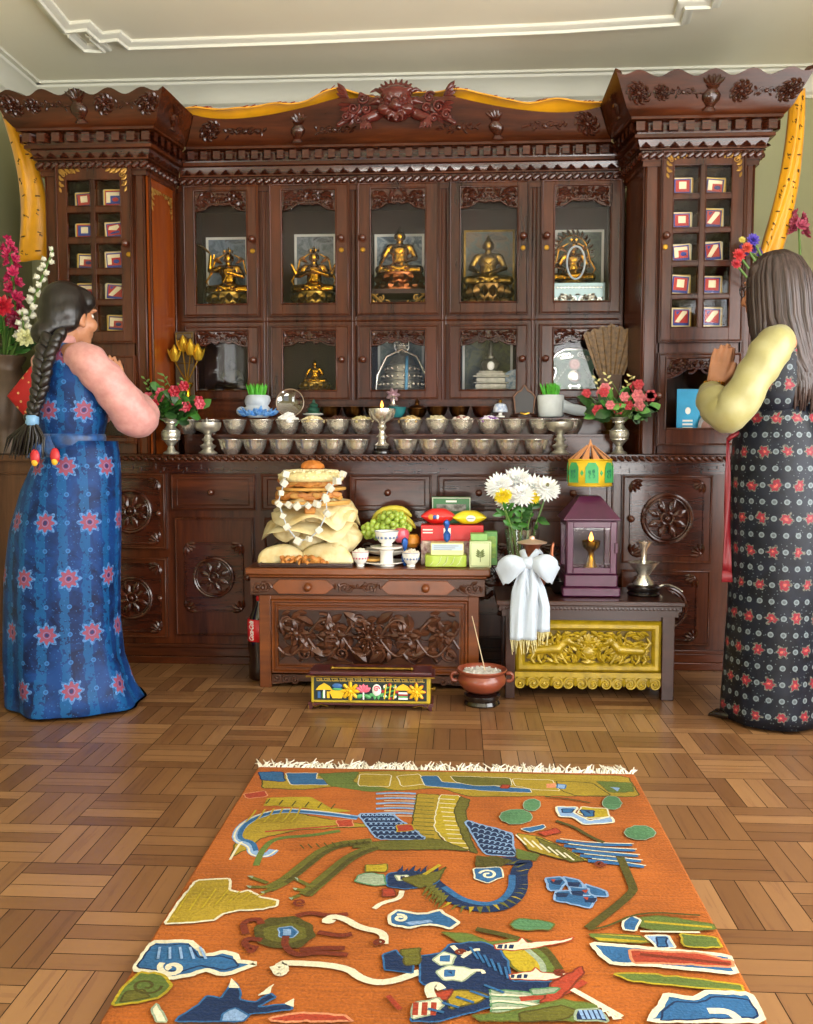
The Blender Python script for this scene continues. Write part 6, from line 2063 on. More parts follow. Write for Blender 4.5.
def table_right():
 y = YR
 A = lambda p: ax(p, y)
 Z = lambda p: az(p, y, 600)
 zt = Z(600)
 yb = y + .34
 root = thing('low_table', 'dark low table with a gilded animal-carved front panel, below the lantern', 'table', (A(594), y + .17, 0))
 mb = MB(); mb.box(A(497), A(687), y - .035, yb, Z(605), zt)
 mb.build('tabletop', M['table_dark'], root, bevel=.004)
 mb = MB()
 mb.box(A(500), A(684), y - .026, yb - .005, Z(610), Z(605) - .0005); mb.box(A(503), A(681), y - .016, yb - .01, Z(616), Z(610))
 for k in range(46):
  x = A(502) + (A(682) - A(502)) * (k + .5) / 46
  mb.ell((x, y - .024, Z(608)), (.008, .006, .007), 6, 4)
 mb.build('edge_moulding', M['table_dark'], root)
 mb = MB()
 for a, b in ((507, 517), (666, 679)):
  mb.box(A(a), A(b), y, y + .045, 0, Z(616)); mb.box(A(a), A(b), yb - .055, yb - .01, 0, Z(616))
 mb.box(A(509), A(512), y + .04, yb - .05, .06, Z(616)); mb.box(A(675), A(677), y + .04, yb - .05, .06, Z(616))
 mb.box(A(512), A(675), yb - .03, yb - .012, .06, Z(616)); mb.box(A(517), A(666), y + .012, y + .03, Z(678), Z(616))
 fr = mb.build('frame', M['table_dark'], root, bevel=.003)
 x0, x1, z0, z1 = A(517), A(666), Z(673), Z(621)
 mb = MB()
 w = .035
 rings = []
 rim(mb, x0, x1, z0, z1, y + .012, .042, .02)
 mb.box(x0, x1, y + .004, y + .012, Z(678), Z(673))
 gp = mb.build('gilt_frame', M['gilt'], root)
 MB().box(x0 + .03, x1 - .03, y + .006, y + .012, z0 + .03, z1 - .03).build('panel', mat('gilt_ground', '5d4a10', .5, .3), gp, smooth=0)
 cb = MB(); ww, hh = x1 - x0 - .08, z1 - z0 - .075
 cb.M = Matrix.Translation((x0 + .04, y + .002, z0 + .0375))
 scroll(cb, ww, hh, 15, None, 0, .04, True, 0, .006, 3)
 scroll(cb, ww, hh, 16, None, 0, .03, True, -.004, .005, 4)
 cb.build('foliage_carving', M['gilt'], gp)
 mid = (x0 + x1) / 2
 zc = z0 + .075
 for s in (-1, 1):
  P = []
  V = lambda a, b, c=0: Vector((mid + s * a, y - .004 + c, zc + b))
  k = lambda a, b, r1, r2: P.append(('c', a, b, r1, r2))
  k(V(.12, .02), V(.205, .015), .02, .017); k(V(.12, .022), V(.09, .045), .017, .013)
  P.append(('e', V(.082, .055, -.004), (.018, .014, .016))); k(V(.075, .05, -.008), V(.058, .045, -.01), .009, .006)
  for xx, dx in ((.115, -.03), (.13, .0), (.195, .0), (.205, .03)):
   k(V(xx, .01), V(xx + dx * .6, -.02, -.004), .009, .007); k(V(xx + dx * .6, -.02, -.004), V(xx + dx * .6 - .012, -.036, -.006), .007, .005)
  k(V(.215, .02), V(.24, .045), .007, .008); k(V(.24, .045), V(.225, .065), .008, .004)
  for q in range(5): P.append(('e', V(.09 + .008 * q, .06 - .009 * q, -.002), (.01, .012, .009)))
  organic('beast_carving', P, .003, M['gilt'], gp, 2)
 vb = MB(); vb.M = Matrix.Translation((mid, y + .0, zc - .035)) @ Matrix.Diagonal((1, .5, 1, 1))
 vb.lathe([(.02, 0), (.012, .015), (.03, .035), (.03, .05), (.014, .064), (.02, .074), (0, .075)], n=16)
 for k in range(7):
  a = PI / 2 + (k - 3) * .35
  vb.leaf((.008 * math.cos(a), -.006, .07), (math.cos(a), -.1, math.sin(a)), (0, -1, 0), .05, .018, .005)
 vb.build('vase_carving', M['gilt'], gp)
 mb = MB(); zz0, zz1 = Z(691), Z(678)
 n = 6
 wv = (x1 - x0) / n
 for k in range(n):
  cx = x0 + wv * (k + .5)
  mb.prism([(cx - wv / 2, zz1), (cx - wv / 2, zz1 - .02), (cx - wv * .3, zz0 + .004), (cx, zz0 + .02), (cx + wv * .3, zz0 + .004), (cx + wv / 2, zz1 - .02), (cx + wv / 2, zz1)], y + .014, y + .024)
  for s in (-1, 1):
   spiral(mb, cx + s * wv * .25, (zz0 + zz1) / 2 - .002, .027, PI / 2 + s * .8, -s, 1.4, .006, 0, y + .012)
  mb.leaf((cx, y + .012, zz1 - .004), (0, -.1, -1), (0, -1, 0), .035, .016, .005)
 mb.build('scroll_apron', M['gilt'], fr)
 return zt
ZTR = table_right()
def right_things():
 z0 = ZTR + .001
 y = YR + .06
 pur = mat('purple_paint', '4a1236', .4, .1, .25, 25, coat=.3)
 xa, xb = ax(564, y), ax(623, y)
 cx = (xa + xb) / 2; w = (xb - xa) / 2
 root = thing('lantern', 'purple metal lantern with glass sides and pyramid roof on the gilt-fronted table', 'lantern', (cx, y + w, z0))
 Z = lambda p: az(p, y, 600)
 zb1, zb2, ze, zr = Z(588), Z(575), Z(521), Z(497)
 cyl = y + w
 mb = MB(); mb.box(cx - w, cx + w, y, y + 2 * w, z0, zb1).box(cx - w * .92, cx + w * .92, y + w * .08, y + w * 1.92, zb1, zb2)
 mb.build('base', pur, root, bevel=.006)
 mb = MB(); q = w * .88; p = .022
 for sx in (-1, 1):
  for sy in (-1, 1):
   mb.box(cx + sx * q - (p if sx > 0 else 0), cx + sx * q + (0 if sx > 0 else p), cyl + sy * q - (p if sy > 0 else 0), cyl + sy * q + (0 if sy > 0 else p), zb2, ze)
 for z_, h_ in ((zb2, .018), (ze - .022, .022)):
  mb.box(cx - q + p, cx + q - p, cyl - q, cyl - q + p, z_, z_ + h_).box(cx - q + p, cx + q - p, cyl + q - p, cyl + q, z_, z_ + h_)
  mb.box(cx - q, cx - q + p, cyl - q + p, cyl + q - p, z_, z_ + h_).box(cx + q - p, cx + q, cyl - q + p, cyl + q - p, z_, z_ + h_)
 fr = mb.build('frame', pur, root, bevel=.003)
 mb = MB(); f = cyl - q - .004
 a0, a1, c0, c1 = cx - q + .004, cx + q - .004, zb2 + .004, ze - .004
 t = .024
 mb.box(a0, a0 + t, f - .008, f, c0, c1).box(a1 - t, a1, f - .008, f, c0, c1).box(a0 + t, a1 - t, f - .008, f, c0, c0 + t).box(a0 + t, a1 - t, f - .008, f, c1 - t, c1)
 dr = mb.build('door', pur, root, bevel=.002)
 MB().box(a0 + t - .002, a1 - t + .002, f - .005, f - .003, c0 + t - .002, c1 - t + .002).build('glass_pane', M['glass'], dr, smooth=0)
 MB().box(a1 - .008, a1 + .004, f - .018, f - .008, (c0 + c1) / 2 - .02, (c0 + c1) / 2 + .02).build('catch', pur, dr, bevel=.002)
 for s in (-1, 1):
  MB().box(cx + s * (q - .006) - .001, cx + s * (q - .006) + .001, cyl - q + p, cyl + q - p, zb2 + .018, ze - .022).build('glass_pane', M['glass'], fr, smooth=0)
 MB().box(cx - q + p, cx + q - p, cyl + q - .008, cyl + q - .005, zb2 + .018, ze - .022).build('back_panel', mat('lantern_back', '4a4250', .45, .3), fr, smooth=0)
 mb = MB(); e = w * .98; u = w * .36
 mb.add([(cx - e, cyl - e, ze), (cx + e, cyl - e, ze), (cx + e, cyl + e, ze), (cx - e, cyl + e, ze), (cx - e, cyl - e, ze + .006), (cx + e, cyl - e, ze + .006), (cx + e, cyl + e, ze + .006), (cx - e, cyl + e, ze + .006),
   (cx - u, cyl - u, zr), (cx + u, cyl - u, zr), (cx + u, cyl + u, zr), (cx - u, cyl + u, zr)],
  [(3, 2, 1, 0), (0, 1, 5, 4), (1, 2, 6, 5), (2, 3, 7, 6), (3, 0, 4, 7), (4, 5, 9, 8), (5, 6, 10, 9), (6, 7, 11, 10), (7, 4, 8, 11), (8, 9, 10, 11)])
 mb.build('roof', pur, root, smooth=0, bevel=.003)
 c = Vector((cx + .01, cyl - .02, zb2 + .001))
 hh = Z(543) - c.z
 root = thing('butter_lamp', 'golden butter lamp burning inside the purple lantern', 'lamp', c)
 g = MB().lathe([(.032, 0), (.036, .01), (.022, hh * .25), (.016, hh * .4), (.012, hh * .62), (.018, hh * .68), (.034, hh * .8), (.038, hh * .98), (.035, hh), (.026, hh * .84), (0, hh * .8)], c, 24).build('goblet', M['gold'], root, smooth=50)
 MB().lathe([(0, 0), (.008, .006), (.009, .016), (.004, .03), (0, .04)], c + Vector((0, 0, hh - .004)), 10).build('flame', mat('lamp_flame', 'ffa640', .5, emit=6.0), g)
 cz = Vector((ax(590.5, cyl), cyl, zr + .001))
 root = thing('paper_carousel', 'round yellow and green paper carousel with fan-cut orange top above the lantern', 'carousel', cz)
 z1, z2, z3 = az(486, cyl, 600), az(459, cyl, 600), az(441, cyl, 600)
 MB().tube([cz, (cz.x, cz.y, z2 + .01)], .0022, 6).build('spindle', M['black'], root)
 R = 21 / F_PX * cyl
 n = 40
 yp = mat('yellow_paper', 'dbb925', .55, 0, .1, 25); gp_ = mat('green_paper', '3fa05c', .55); op = mat('orange_paper', 'c98a5a', .6)
 mb = MB(); mb.loft([[(cz.x + R * math.cos(2 * PI * k / n), cyl + R * math.sin(2 * PI * k / n), z) for k in range(n)] for z in (z1, z2)], caps=False)
 dm = mb.build('drum', yp, root, smooth=180, solid=.002)
 mb = MB()
 for k in range(7):
  a = -PI / 2 - .06 + 2 * PI * k / 7
  u = Vector((-math.sin(a), math.cos(a), 0)); o_ = Vector((cz.x + (R + .002) * math.cos(a), cyl + (R + .002) * math.sin(a), (z1 + z2) / 2))
  mb.M = frame(o_, u, (0, 0, 1))
  h = (z2 - z1)
  mb.prism([(-.026, -h * .36), (.026, -h * .36), (.026, h * .2), (.014, h * .38), (-.014, h * .38), (-.026, h * .2)], -.001, .001)
  a2 = a + PI / 7
  u = Vector((-math.sin(a2), math.cos(a2), 0)); o_ = Vector((cz.x + (R + .002) * math.cos(a2), cyl + (R + .002) * math.sin(a2), (z1 + z2) / 2))
  mb.M = frame(o_, u, (0, 0, 1))
  mb.prism([(0, -.012), (.007, 0), (0, .012), (-.007, 0)], -.001, .001)
 mb.build('window_paper', gp_, dm, smooth=0)
 mb = MB()
 for k in range(7):
  a = -PI / 2 - .06 + 2 * PI * k / 7
  u = Vector((-math.sin(a), math.cos(a), 0)); o_ = Vector((cz.x + (R + .0045) * math.cos(a), cyl + (R + .0045) * math.sin(a), (z1 + z2) / 2))
  mb.M = frame(o_, u, (0, 0, 1))
  for s in (-1, 1):
   spiral(mb, s * .008, .006, .007, s, s, 1.2, .0015)
   mb.tube([(s * .004, 0, -.002), (s * .012, 0, -.012), (s * .006, 0, -.02)], .0013, 5)
 mb.build('window_drawing', mat('teal_ink', '1f6f5a', .6), dm)
 mb = MB()
 for z in (z1 + .004, z2 - .004):
  mb.tube([(cz.x + (R + .001) * math.cos(2 * PI * k / n), cyl + (R + .001) * math.sin(2 * PI * k / n), z) for k in range(n)], .003, 5, 0, True)
 mb.build('hem', mat('gold_hem', 'c9a01c', .45, .3), dm)
 tp = MB()
 nb = 12
 for k in range(nb):
  a0, a1 = 2 * PI * k / nb, 2 * PI * (k + .62) / nb
  P = lambda a, r_, z: (cz.x + r_ * math.cos(a), cyl + r_ * math.sin(a), z)
  tp.add([P(a0, R, z2), P(a1, R, z2 - .001), P(a1, R * .16, z3 - .02), P(a0, R * .16, z3 - .016)], [(0, 1, 2, 3)])
 tp.build('fan_top', op, root, smooth=0, solid=.0015)
 MB().lathe([(R * .18, 0), (R * .1, .008), (0, .03)], (cz.x, cyl, z3 - .022), 12).build('tip', op, root)
 y = YR + .13
 c = Vector((ax(646, y), y, z0))
 root = thing('silver_lamp', 'silver tiered lamp with a wide drip dish on a black stand', 'lamp', c)
 Z = lambda p: az(p, y, 640) - z0
 MB().lathe([(.062, 0), (.066, .006), (.058, .014), (.066, .024), (.067, .034), (.055, .042), (0, .043)], c, 32).build('stand', M['black'], root)
 h1, h2, h3 = Z(572), Z(562), Z(541)
 g = MB().lathe([(.042, .044), (.042, .05), (.02, h1 - .012), (.03, h1), (.058, h2 - .006), (.062, h2), (.058, h2 - .002), (.026, h1 + .012), (.016, h1 + .03), (.011, h1 + .05), (.014, h3 - .03), (.03, h3 - .01), (.032, h3), (.028, h3), (0, h3 - .02)], c, 32).build('lamp', M['silver'], root, smooth=50)
 MB().lathe([(.004, 0), (.003, .02), (0, .022)], c + Vector((0, 0, h3 - .02)), 8).build('wick', M['white'], g)
 P = [at(650, 590, y + .1), at(664, 585, y + .1), at(675, 587, y + .06), at(684, 598, y + .02)]
 P = [Vector((p.x, p.y, max(p.z, z0 + .008))) for p in P]
 mb = MB().tube([P[0], P[0].lerp(P[1], .5), P[1], P[1].lerp(P[2], .5) + Vector((0, 0, .003)), P[2], P[3]], [.004, .006, .007, .007, .006, .003], 8)
 solo(mb, 'silver_ladle', M['silver'], 'curved silver ladle handle lying beside the silver tiered lamp', 'ladle', sub=1)
 y = YR + .22
 c = Vector((ax(523, y), y, z0))
 root = thing('glass_vase', 'clear glass vase of white and yellow chrysanthemums', 'vase', c)
 zt = az(528, y) - z0
 MB().lathe([(.045, 0), (.048, .006), (.05, .03), (.062, zt * .6), (.075, zt), (.071, zt), (.058, zt * .6), (.045, .03), (0, .02)], c, 32).build('vase', M['clear'], root, smooth=60)
 MB().lathe([(.043, .022), (.055, zt * .55), (0, zt * .55)], c, 24).build('water', M['clear'], root, smooth=60)
 st, lf = MB(), MB()
 r = random.Random(12)
 heads = [(499, 486, .056, 0), (517, 481, .06, 0), (533, 488, .058, 0), (546, 489, .056, 0), (522, 495, .05, 0), (507, 500, .045, 0), (503, 496, .036, 1), (533, 497, .03, 2)]
 white = mat('white_petal', 'eef0ee', .5, 0, .06, 30, sub=.1); yl_ = mat('yellow_petal', 'ecd52a', .5, 0, .1, 30)
 for i, (px, py, R, kd) in enumerate(heads):
  yy = y + (-.055, .02, -.01, -.03, -.06, -.05, -.085, -.05)[i]
  p = at(px, py, yy)
  base = c + Vector(((i % 4 - 1.5) * .014, (i % 3 - 1) * .014, .04))
  mid = c + Vector(((p.x - c.x) * .55, (p.y - c.y) * .5, zt + .01))
  st.tube([base, mid, p.lerp(mid, .3) + Vector((0, 0, -.02)), p - Vector((0, 0, R * .4))], .0035, 6)
  for q in range(4):
   b_ = mid.lerp(p, r.uniform(-.15, .6))
   lf.leaf(b_, (r.uniform(-1, 1), -.5 + r.uniform(-.3, .3), r.uniform(-.2, .6)), (0, -1, .4), r.uniform(.04, .065), .024, .004, r.randrange(2), -.2)
  f = MB()
  look = Vector((.15 * (px - 522) / 25, -.75, .65)).normalized()
  Q = look.to_track_quat('Z', 'Y').to_matrix()
  for ring in range(6):
   el = (-.35, -.05, .25, .55, .85, 1.2)[ring]
   nn = (20, 20, 18, 16, 12, 8)[ring]
   for j in range(nn):
    a = 2 * PI * (j + .5 * ring) / nn + r.uniform(-.08, .08)
    d = Vector((math.cos(a) * math.cos(el), math.sin(a) * math.cos(el), math.sin(el)))
    L = R * (1.0, 1.0, .95, .85, .72, .55)[ring] * r.uniform(.92, 1.06)
    f.leaf(p + Q @ (d * R * .1), Q @ d, Q @ Vector((-math.cos(a) * math.sin(el), -math.sin(a) * math.sin(el), math.cos(el))), L, R * .26, R * .05, 0, .22)
  if kd == 0 and i == 3: f.ell(p + look * R * .5, R * .14, 8, 6, 1)
  f.ell(p, R * .4, 10, 8, 0)
  f.build('chrysanthemum', [(white, yl_, yl_)[kd], mat('flower_heart', '6d6a3a', .6) if 'flower_heart' not in bpy.data.materials else bpy.data.materials['flower_heart']], root)
 st.build('stems', M['stem'], root); lf.build('leaves', [M['leaf'], M['leaf2']], root)
 y = YR + .045
 c = Vector((ax(533, y), y, z0))
 cop = mat('copper_jug', 'b06a4c', .3, .75, .2, 20)
 root = thing('copper_jug', 'pinkish copper jug with long spout wearing a white scarf', 'jug', c)
 ht = az(543, y, 530) - z0
 MB().lathe([(.05, 0), (.052, .008), (.036, .02), (.058, ht * .3), (.062, ht * .42), (.05, ht * .58), (.026, ht * .72), (.024, ht * .86), (.034, ht * .95), (.05, ht), (.04, ht), (0, ht * .97)], c, 28).build('body', cop, root, smooth=60)
 s0, s1 = c + Vector((.05, 0, ht * .4)), at(554, 541, y)
 MB().tube([s0, s0 + Vector((.035, 0, .015)), s1 - Vector((.012, 0, .045)), s1], [.014, .012, .008, .006], 10).build('spout', cop, root, sub=1)
 mb = MB(); lid = c + Vector((0, 0, ht))
 mb.lathe([(.058, .0), (.06, .004), (.03, .012), (.012, .016), (.01, .026), (0, .03)], lid, 20)
 mb.build('lid', mat('jug_lid', 'd9b9a0', .35, .5), root)
 root = thing('white_scarf', 'white silk scarf tied in a bow round the jug, tails hanging over the table', 'scarf', (c.x, YR - .05, z0))
 yk = YR - .055
 K = at(528, 563, yk)
 kb = MB(); kb.ell(K, (.03, .026, .024), 14, 10);
 nk = c + Vector((0, 0, ht * .8))
 for s in (-1, 1):
  A_ = [K + Vector((s * .01, .006, .01)), K.lerp(nk, .45) + Vector((s * .03, 0, .03)), nk + Vector((s * .036, -.012, .006)), nk + Vector((s * .03, .022, .012)), nk + Vector((0, .036, .014))]
  kb.tube(A_, [.013, .012, .011, .011, .011], 10, 0, False, .5)
 kb.build('knot', M['khata'], root, smooth=60)
 for s, tip, wd in ((-1, at(499, 577, yk), .034), (1, at(556, 576, yk), .032)):
  rings = []
  n = 14
  for k in range(n + 1):
   t = k / n
   p = K.lerp(tip, t) + Vector((0, -.02 * math.sin(t * PI), .022 * math.sin(t * PI)))
   ww = (.012 + .036 * math.sin(min(1, t * 1.08) * PI * .62)) * (1 if t < .9 else .8)
   dirv = (tip - K).normalized(); sd = Vector((-dirv.z, 0, dirv.x))
   rings.append([p + sd * (ww * math.cos(2 * PI * j / 16)) + Vector((0, (.016 * math.sin(t * PI) + .003) * math.sin(2 * PI * j / 16) + .004 * math.sin(4 * PI * j / 16 + t * 5), 0)) for j in range(16)])
  mb = MB(); mb.loft(rings); mb.build('loop', M['khata'], root, smooth=120)
 for (xa, xb, py1, yy, ph_) in ((510, 537, 640, yk - .006, .4), (529, 550, 632, yk + .006, 2.0)):
  n, m = 22, 14
  def P(u, v, xa=xa, xb=xb, py1=py1, yy=yy, ph_=ph_):
   py = 563 + (py1 - 563) * u
   sp = min(1, .45 + u * 1.5)
   mid = 528 + ((xa + xb) / 2 - 528) * min(1, u * 1.6)
   px = mid + (xb - xa) * (v - .5) * sp
   p = at(px, py, yy)
   p.y += .011 * math.sin(v * PI * 4 + ph_ + u) * (1 - .3 * u) + .004 * math.sin(v * 23 + u * 4)
   return p
  mb = MB(); mb.loft([[P(i / n, j / m) for j in range(m + 1)] for i in range(n + 1)], caps=False, closed=False)
  tl = mb.build('tail', M['khata'], root, smooth=180, solid=.002)
  fb = MB()
  for j in range(16):
   p = P(1, (j + .5) / 16); r1 = r.uniform(-.012, .012)
   fb.tube([p, p + Vector((r1 * .4, r.uniform(-.006, .002), -.02)), p + Vector((r1, r.uniform(-.008, .004), -.038 - r.uniform(0, .02)))], [.0016, .0013, .0008], 4)
  fb.build('fringe', mat('fringe_cream', 'd9cf9a', .6) if 'fringe_cream' not in bpy.data.materials else bpy.data.materials['fringe_cream'], tl)
 c = Vector((ax(562, YR + .16), YR + .16, z0))
 mb = bowl_mesh(.05, .055); mb.v = [p + c for p in mb.v]
 solo(mb, 'dark_bowl', M['black'], 'small dark bowl half hidden between the copper jug and purple lantern', 'bowl')
right_things()
def floor_things():
 y = gr(370, 712).y + .03
 A = lambda p: ax(p, y)
 Z = lambda p: az(p, y, 370)
 mar = mat('maroon_wood', '4a1a20', .3, 0, .3, 20, coat=.4)
 yel = mat('yellow_paint', 'b59a1e', .45, 0, .2, 30)
 dk = mat('dark_green_paint', '10231f', .45)
 x0, x1 = A(308), A(432)
 root = thing('incense_box', 'long painted wooden incense box with eight coloured emblems on its front', 'box', ((x0 + x1) / 2, y + .06, 0))
 zb, z1, zt = Z(703), Z(677), Z(674)
 d = .11
 mb = MB(); mb.box(x0 + .005, x1 - .005, y, y + d, zb, z1)
 b = mb.build('body', yel, root, bevel=.002)
 mb = MB(); mb.box(x0 + .016, x1 - .018, y - .002, y + .001, zb + .010, z1 - .003); fp = mb.build('front_panel', dk, b, smooth=0)
 mb = MB(); key_fret(mb, x0 + .024, x1 - .026, z1 - .017, z1 - .006, y - .002, .003); mb.build('fret_border', mat('gold_line', 'c9a53a', .4, .3), fp, smooth=0)
 mb = MB(); mb.box(x0 - .012, x1 + .012, y - .015, y + d + .015, z1, z1 + .006); mb.box(x0 + .0, x1 + .0, y - .004, y + d + .004, z1 + .006, zt + .008)
 lid = mb.build('lid', mar, root, bevel=.003)
 mb = MB(); mb.box(x0 - .013, x1 + .013, y - .0165, y - .0152, z1, z1 + .006); mb.build('gilt_edge', M['gold2'], lid, smooth=0)
 hx0, hx1 = A(330), A(411); hz = zt + .014
 mb = MB(); mb.tube([(hx0, y + .03, hz), (hx1, y + .03, hz)], .0055, 8)
 for s in (hx0, hx1): mb.ell((s, y + .03, hz), .009, 10, 8); mb.tube([(s, y + .03, zt + .006), (s, y + .03, hz)], .005, 8)
 mb.build('bar_handle', M['gold2'], lid)
 mb = MB(); mb.box(x0 - .006, x1 + .006, y - .008, y + d + .008, zb - .008, zb)
 for s, xx in ((1, x0 - .006), (-1, x1 + .006)):
  for yy in (y - .008, y + d - .004):
   mb.prism([(xx, zb - .008), (xx, 0), (xx + s * .012, 0), (xx + s * .02, .012), (xx + s * .05, .02), (xx + s * .075, zb - .008)], yy, yy + .012)
 ft = mb.build('foot_frame', mar, root, bevel=.002)
 mb = MB()
 for s, xx in ((1, x0 - .004), (-1, x1 + .004)):
  mb.tube([(xx + s * .075, y - .0095, zb - .012), (xx + s * .045, y - .0095, .02), (xx + s * .03, y - .0095, .012), (xx + s * .018, y - .0095, .016), (xx + s * .014, y - .0095, .026), (xx + s * .024, y - .0095, .03)], .0022, 6)
  mb.tube([(xx, y - .0095, .002), (xx, y - .0095, zb - .01)], .0018, 5)
 mb.build('gilt_line', M['gold2'], ft)
 MB().lathe([(.006, 0), (.006, .01), (.009, .014), (0, .018)], (0, 0, 0), 10)
 mb = MB(); mb.M = Matrix.Translation((x1 - .004, y + .03, (zb + z1) / 2)) @ Matrix.Rotation(PI / 2, 4, 'Y'); mb.lathe([(.005, 0), (.005, .008), (.009, .012), (.009, .018), (0, .02)], n=12); mb.build('knob', M['gold2'], b)
 cols = dict(y=mat('emblem_yellow', 'e2b41e', .45), p=mat('emblem_pink', 'd8627a', .45), w=mat('emblem_white', 'e3e6dc', .45), g=mat('emblem_green', '4f9a5a', .45), b=mat('emblem_blue', '2f5f9a', .45), r=mat('emblem_red', '9a2230', .45))
 hgt = z1 - .019 - zb - .011
 zc = zb + .011 + hgt / 2
 n = 8
 kinds = 'yypwwgyy'
 for k in range(n):
  cx = x0 + .03 + (x1 - x0 - .062) * (k + .5) / n
  mb = MB(); R = hgt * .5
  keys = list(cols)
  col = lambda c_: keys.index(c_)
  mb.M = Matrix.Translation((cx, y - .003, zc))
  base = {0: 'y', 1: 'y', 2: 'y', 3: 'p', 4: 'w', 5: 'g', 6: 'y', 7: 'y'}[k]
  if k == 0:      # parasol
   mb.prism([(-R * .9, R * .1), (R * .9, R * .1), (R * .6, R * .5), (0, R * .85), (-R * .6, R * .5)], -.003, 0, col('y')); mb.box(-R * .1, R * .1, -.003, 0, -R * .8, R * .1, col('w'))
   for q in range(3): mb.box(-R * .7 + q * R * .5, -R * .4 + q * R * .5, -.002, 0, -R * .8, -R * .1, col('bgy'[q]))
  elif k == 1:    # treasure vase
   mb.prism([(-R * .5, -R * .8), (R * .5, -R * .8), (R * .85, -R * .1), (R * .5, R * .2), (-R * .5, R * .2), (-R * .85, -R * .1)], -.004, 0, col('y')); mb.ell((0, -.003, R * .55), (R * .55, .003, R * .3), 12, 6, col('b')); mb.ell((0, -.004, R * .2), (R * .6, .003, R * .14), 12, 6, col('g'))
  elif k in (2, 7):   # wheel-like emblem
   rosette(mb, 0, 0, R, 8, col('y'), 0, 2)
   for q in range(8): mb.ell((R * .85 * math.cos(q * PI / 4), -.002, R * .85 * math.sin(q * PI / 4)), (R * .2, .003, R * .2), 8, 5, col('y' if k == 2 else 'r'))
  elif k == 3:    # lotus
   for q in range(5):
    a = PI / 2 + (q - 2) * .5
    mb.leaf((0, -.002, -R * .1), (math.cos(a), -.05, math.sin(a)), (0, -1, 0), R * .95, R * .5, .003, col('p'))
   for s in (-1, 1): mb.leaf((0, -.002, -R * .4), (s, -.05, -.35), (0, -1, 0), R * .9, R * .45, .003, col('g'))
   mb.box(-R * .08, R * .08, -.003, 0, -R * .9, -R * .1, col('w'))
  elif k == 4:    # conch
   mb.ell((0, -.002, R * .15), (R * .5, .004, R * .65), 14, 8, col('w')); spiral(mb, 0, R * .3, R * .35, 0, 1, 1.4, .0025, col('p'), -.006)
   for q in range(6): mb.leaf((R * .3 * math.cos(q), -.001, -R * .2), (math.cos(q * 1.05 + .5), -.05, -.5), (0, -1, 0), R * .7, R * .35, .002, col('g'))
  elif k == 5:    # endless knot
   for q in (-.5, 0, .5):
    mb.tube([(-R * .7, -.003, R * q - R * .2), (R * .7, -.003, R * q + R * .2)], .003, 5, col('g')); mb.tube([(R * q - R * .1, -.004, -R * .8), (R * q + R * .1, -.004, R * .8)], .003, 5, col('y'))
   for q in range(8): mb.ell((R * .75 * math.cos(q * PI / 4), -.002, R * .75 * math.sin(q * PI / 4)), (R * .2, .003, R * .2), 8, 5, col('w' if q % 2 else 'r'))
  elif k == 6:    # banner
   mb.prism([(-R * .9, R * .15), (R * .9, R * .15), (R * .5, R * .6), (0, R * .85), (-R * .5, R * .6)], -.003, 0, col('y'))
   for q, c_ in enumerate('wrgw'): mb.box(-R * .5, R * .5, -.003, 0, -R * .25 - R * .2 * q, -R * .05 - R * .2 * q, col(c_))
  mb.build('emblem', list(cols.values()), fp, smooth=30)
 g0 = gr(482, 706)
 c = Vector((g0.x, g0.y + .03, 0))
 root = thing('incense_burner', 'round terracotta burner with two ring handles standing on a black stand', 'burner', c)
 MB().lathe([(.066, 0), (.07, .006), (.064, .018), (.07, .03), (.07, .04), (.058, .046), (0, .047)], c, 32).build('stand', M['black'], root)
 clay = mat('terracotta', '86402a', .32, 0, .25, 15, .05, 60, coat=.3)
 zc = .048
 MB().lathe([(.045, 0), (.07, .012), (.09, .035), (.094, .052), (.086, .066), (.083, .072), (.092, .08), (.097, .088), (.094, .092), (.082, .088), (.078, .078), (0, .076)], c + Vector((0, 0, zc)), 40).build('pot', clay, root, smooth=50)
 for s in (-1, 1):
  mb = MB(); mb.tube([c + Vector((s * .088, 0, zc + .07)), c + Vector((s * .112, 0, zc + .078)), c + Vector((s * .122, 0, zc + .06)), c + Vector((s * .114, 0, zc + .042)), c + Vector((s * .09, 0, zc + .045))], .009, 8)
  mb.build('handle', clay, root, sub=1)
 ash = MB(); ash.lathe([(.08, 0), (.06, .005), (.03, .008), (0, .009)], c + Vector((0, 0, zc + .077)), 28, 0, 1, 1)
 rr = random.Random(3)
 for k in range(60):
  a, q = rr.uniform(0, 6.28), .07 * math.sqrt(rr.random())
  ash.ell(c + Vector((q * math.cos(a), q * math.sin(a), zc + .084)), (rr.uniform(.003, .007), rr.uniform(.002, .005), .003), 6, 4)
 o = solo(ash, 'incense_ash', mat('ash_grey', 'a8a49c', .8, 0, .5, 50, .3, 80, col2='cfcdc6'), 'pale grey ash filling the terracotta burner', 'ash'); o['kind'] = 'stuff'
 p0 = c + Vector((.012, 0, zc + .082)); p1 = at(472, 616, c.y - .01)
 mb = MB().tube([p0, p0.lerp(p1, .5), p1], [.0018, .0018, .0015], 6)
 solo(mb, 'incense_stick', mat('incense_tan', 'cdb793', .6), 'thin tan incense stick standing in the burner ash', 'incense')
 yb = YT + .14
 cx = ax(258, yb)
 c = Vector((cx, yb, 0))
 root = thing('cola_bottle', 'dark cola bottle with red label behind the carved table leg', 'bottle', c)
 cola = mat('cola_dark', '1a0705', .08, 0, coat=.6)
 h = az(596, yb, 255)
 MB().lathe([(.04, 0), (.05, .008), (.05, .06), (.046, .1), (.052, .14), (.052, h * .68), (.04, h * .78), (.02, h * .9), (.014, h * .94), (.014, h * .96), (0, h * .965)], c, 28).build('bottle', cola, root, smooth=60)
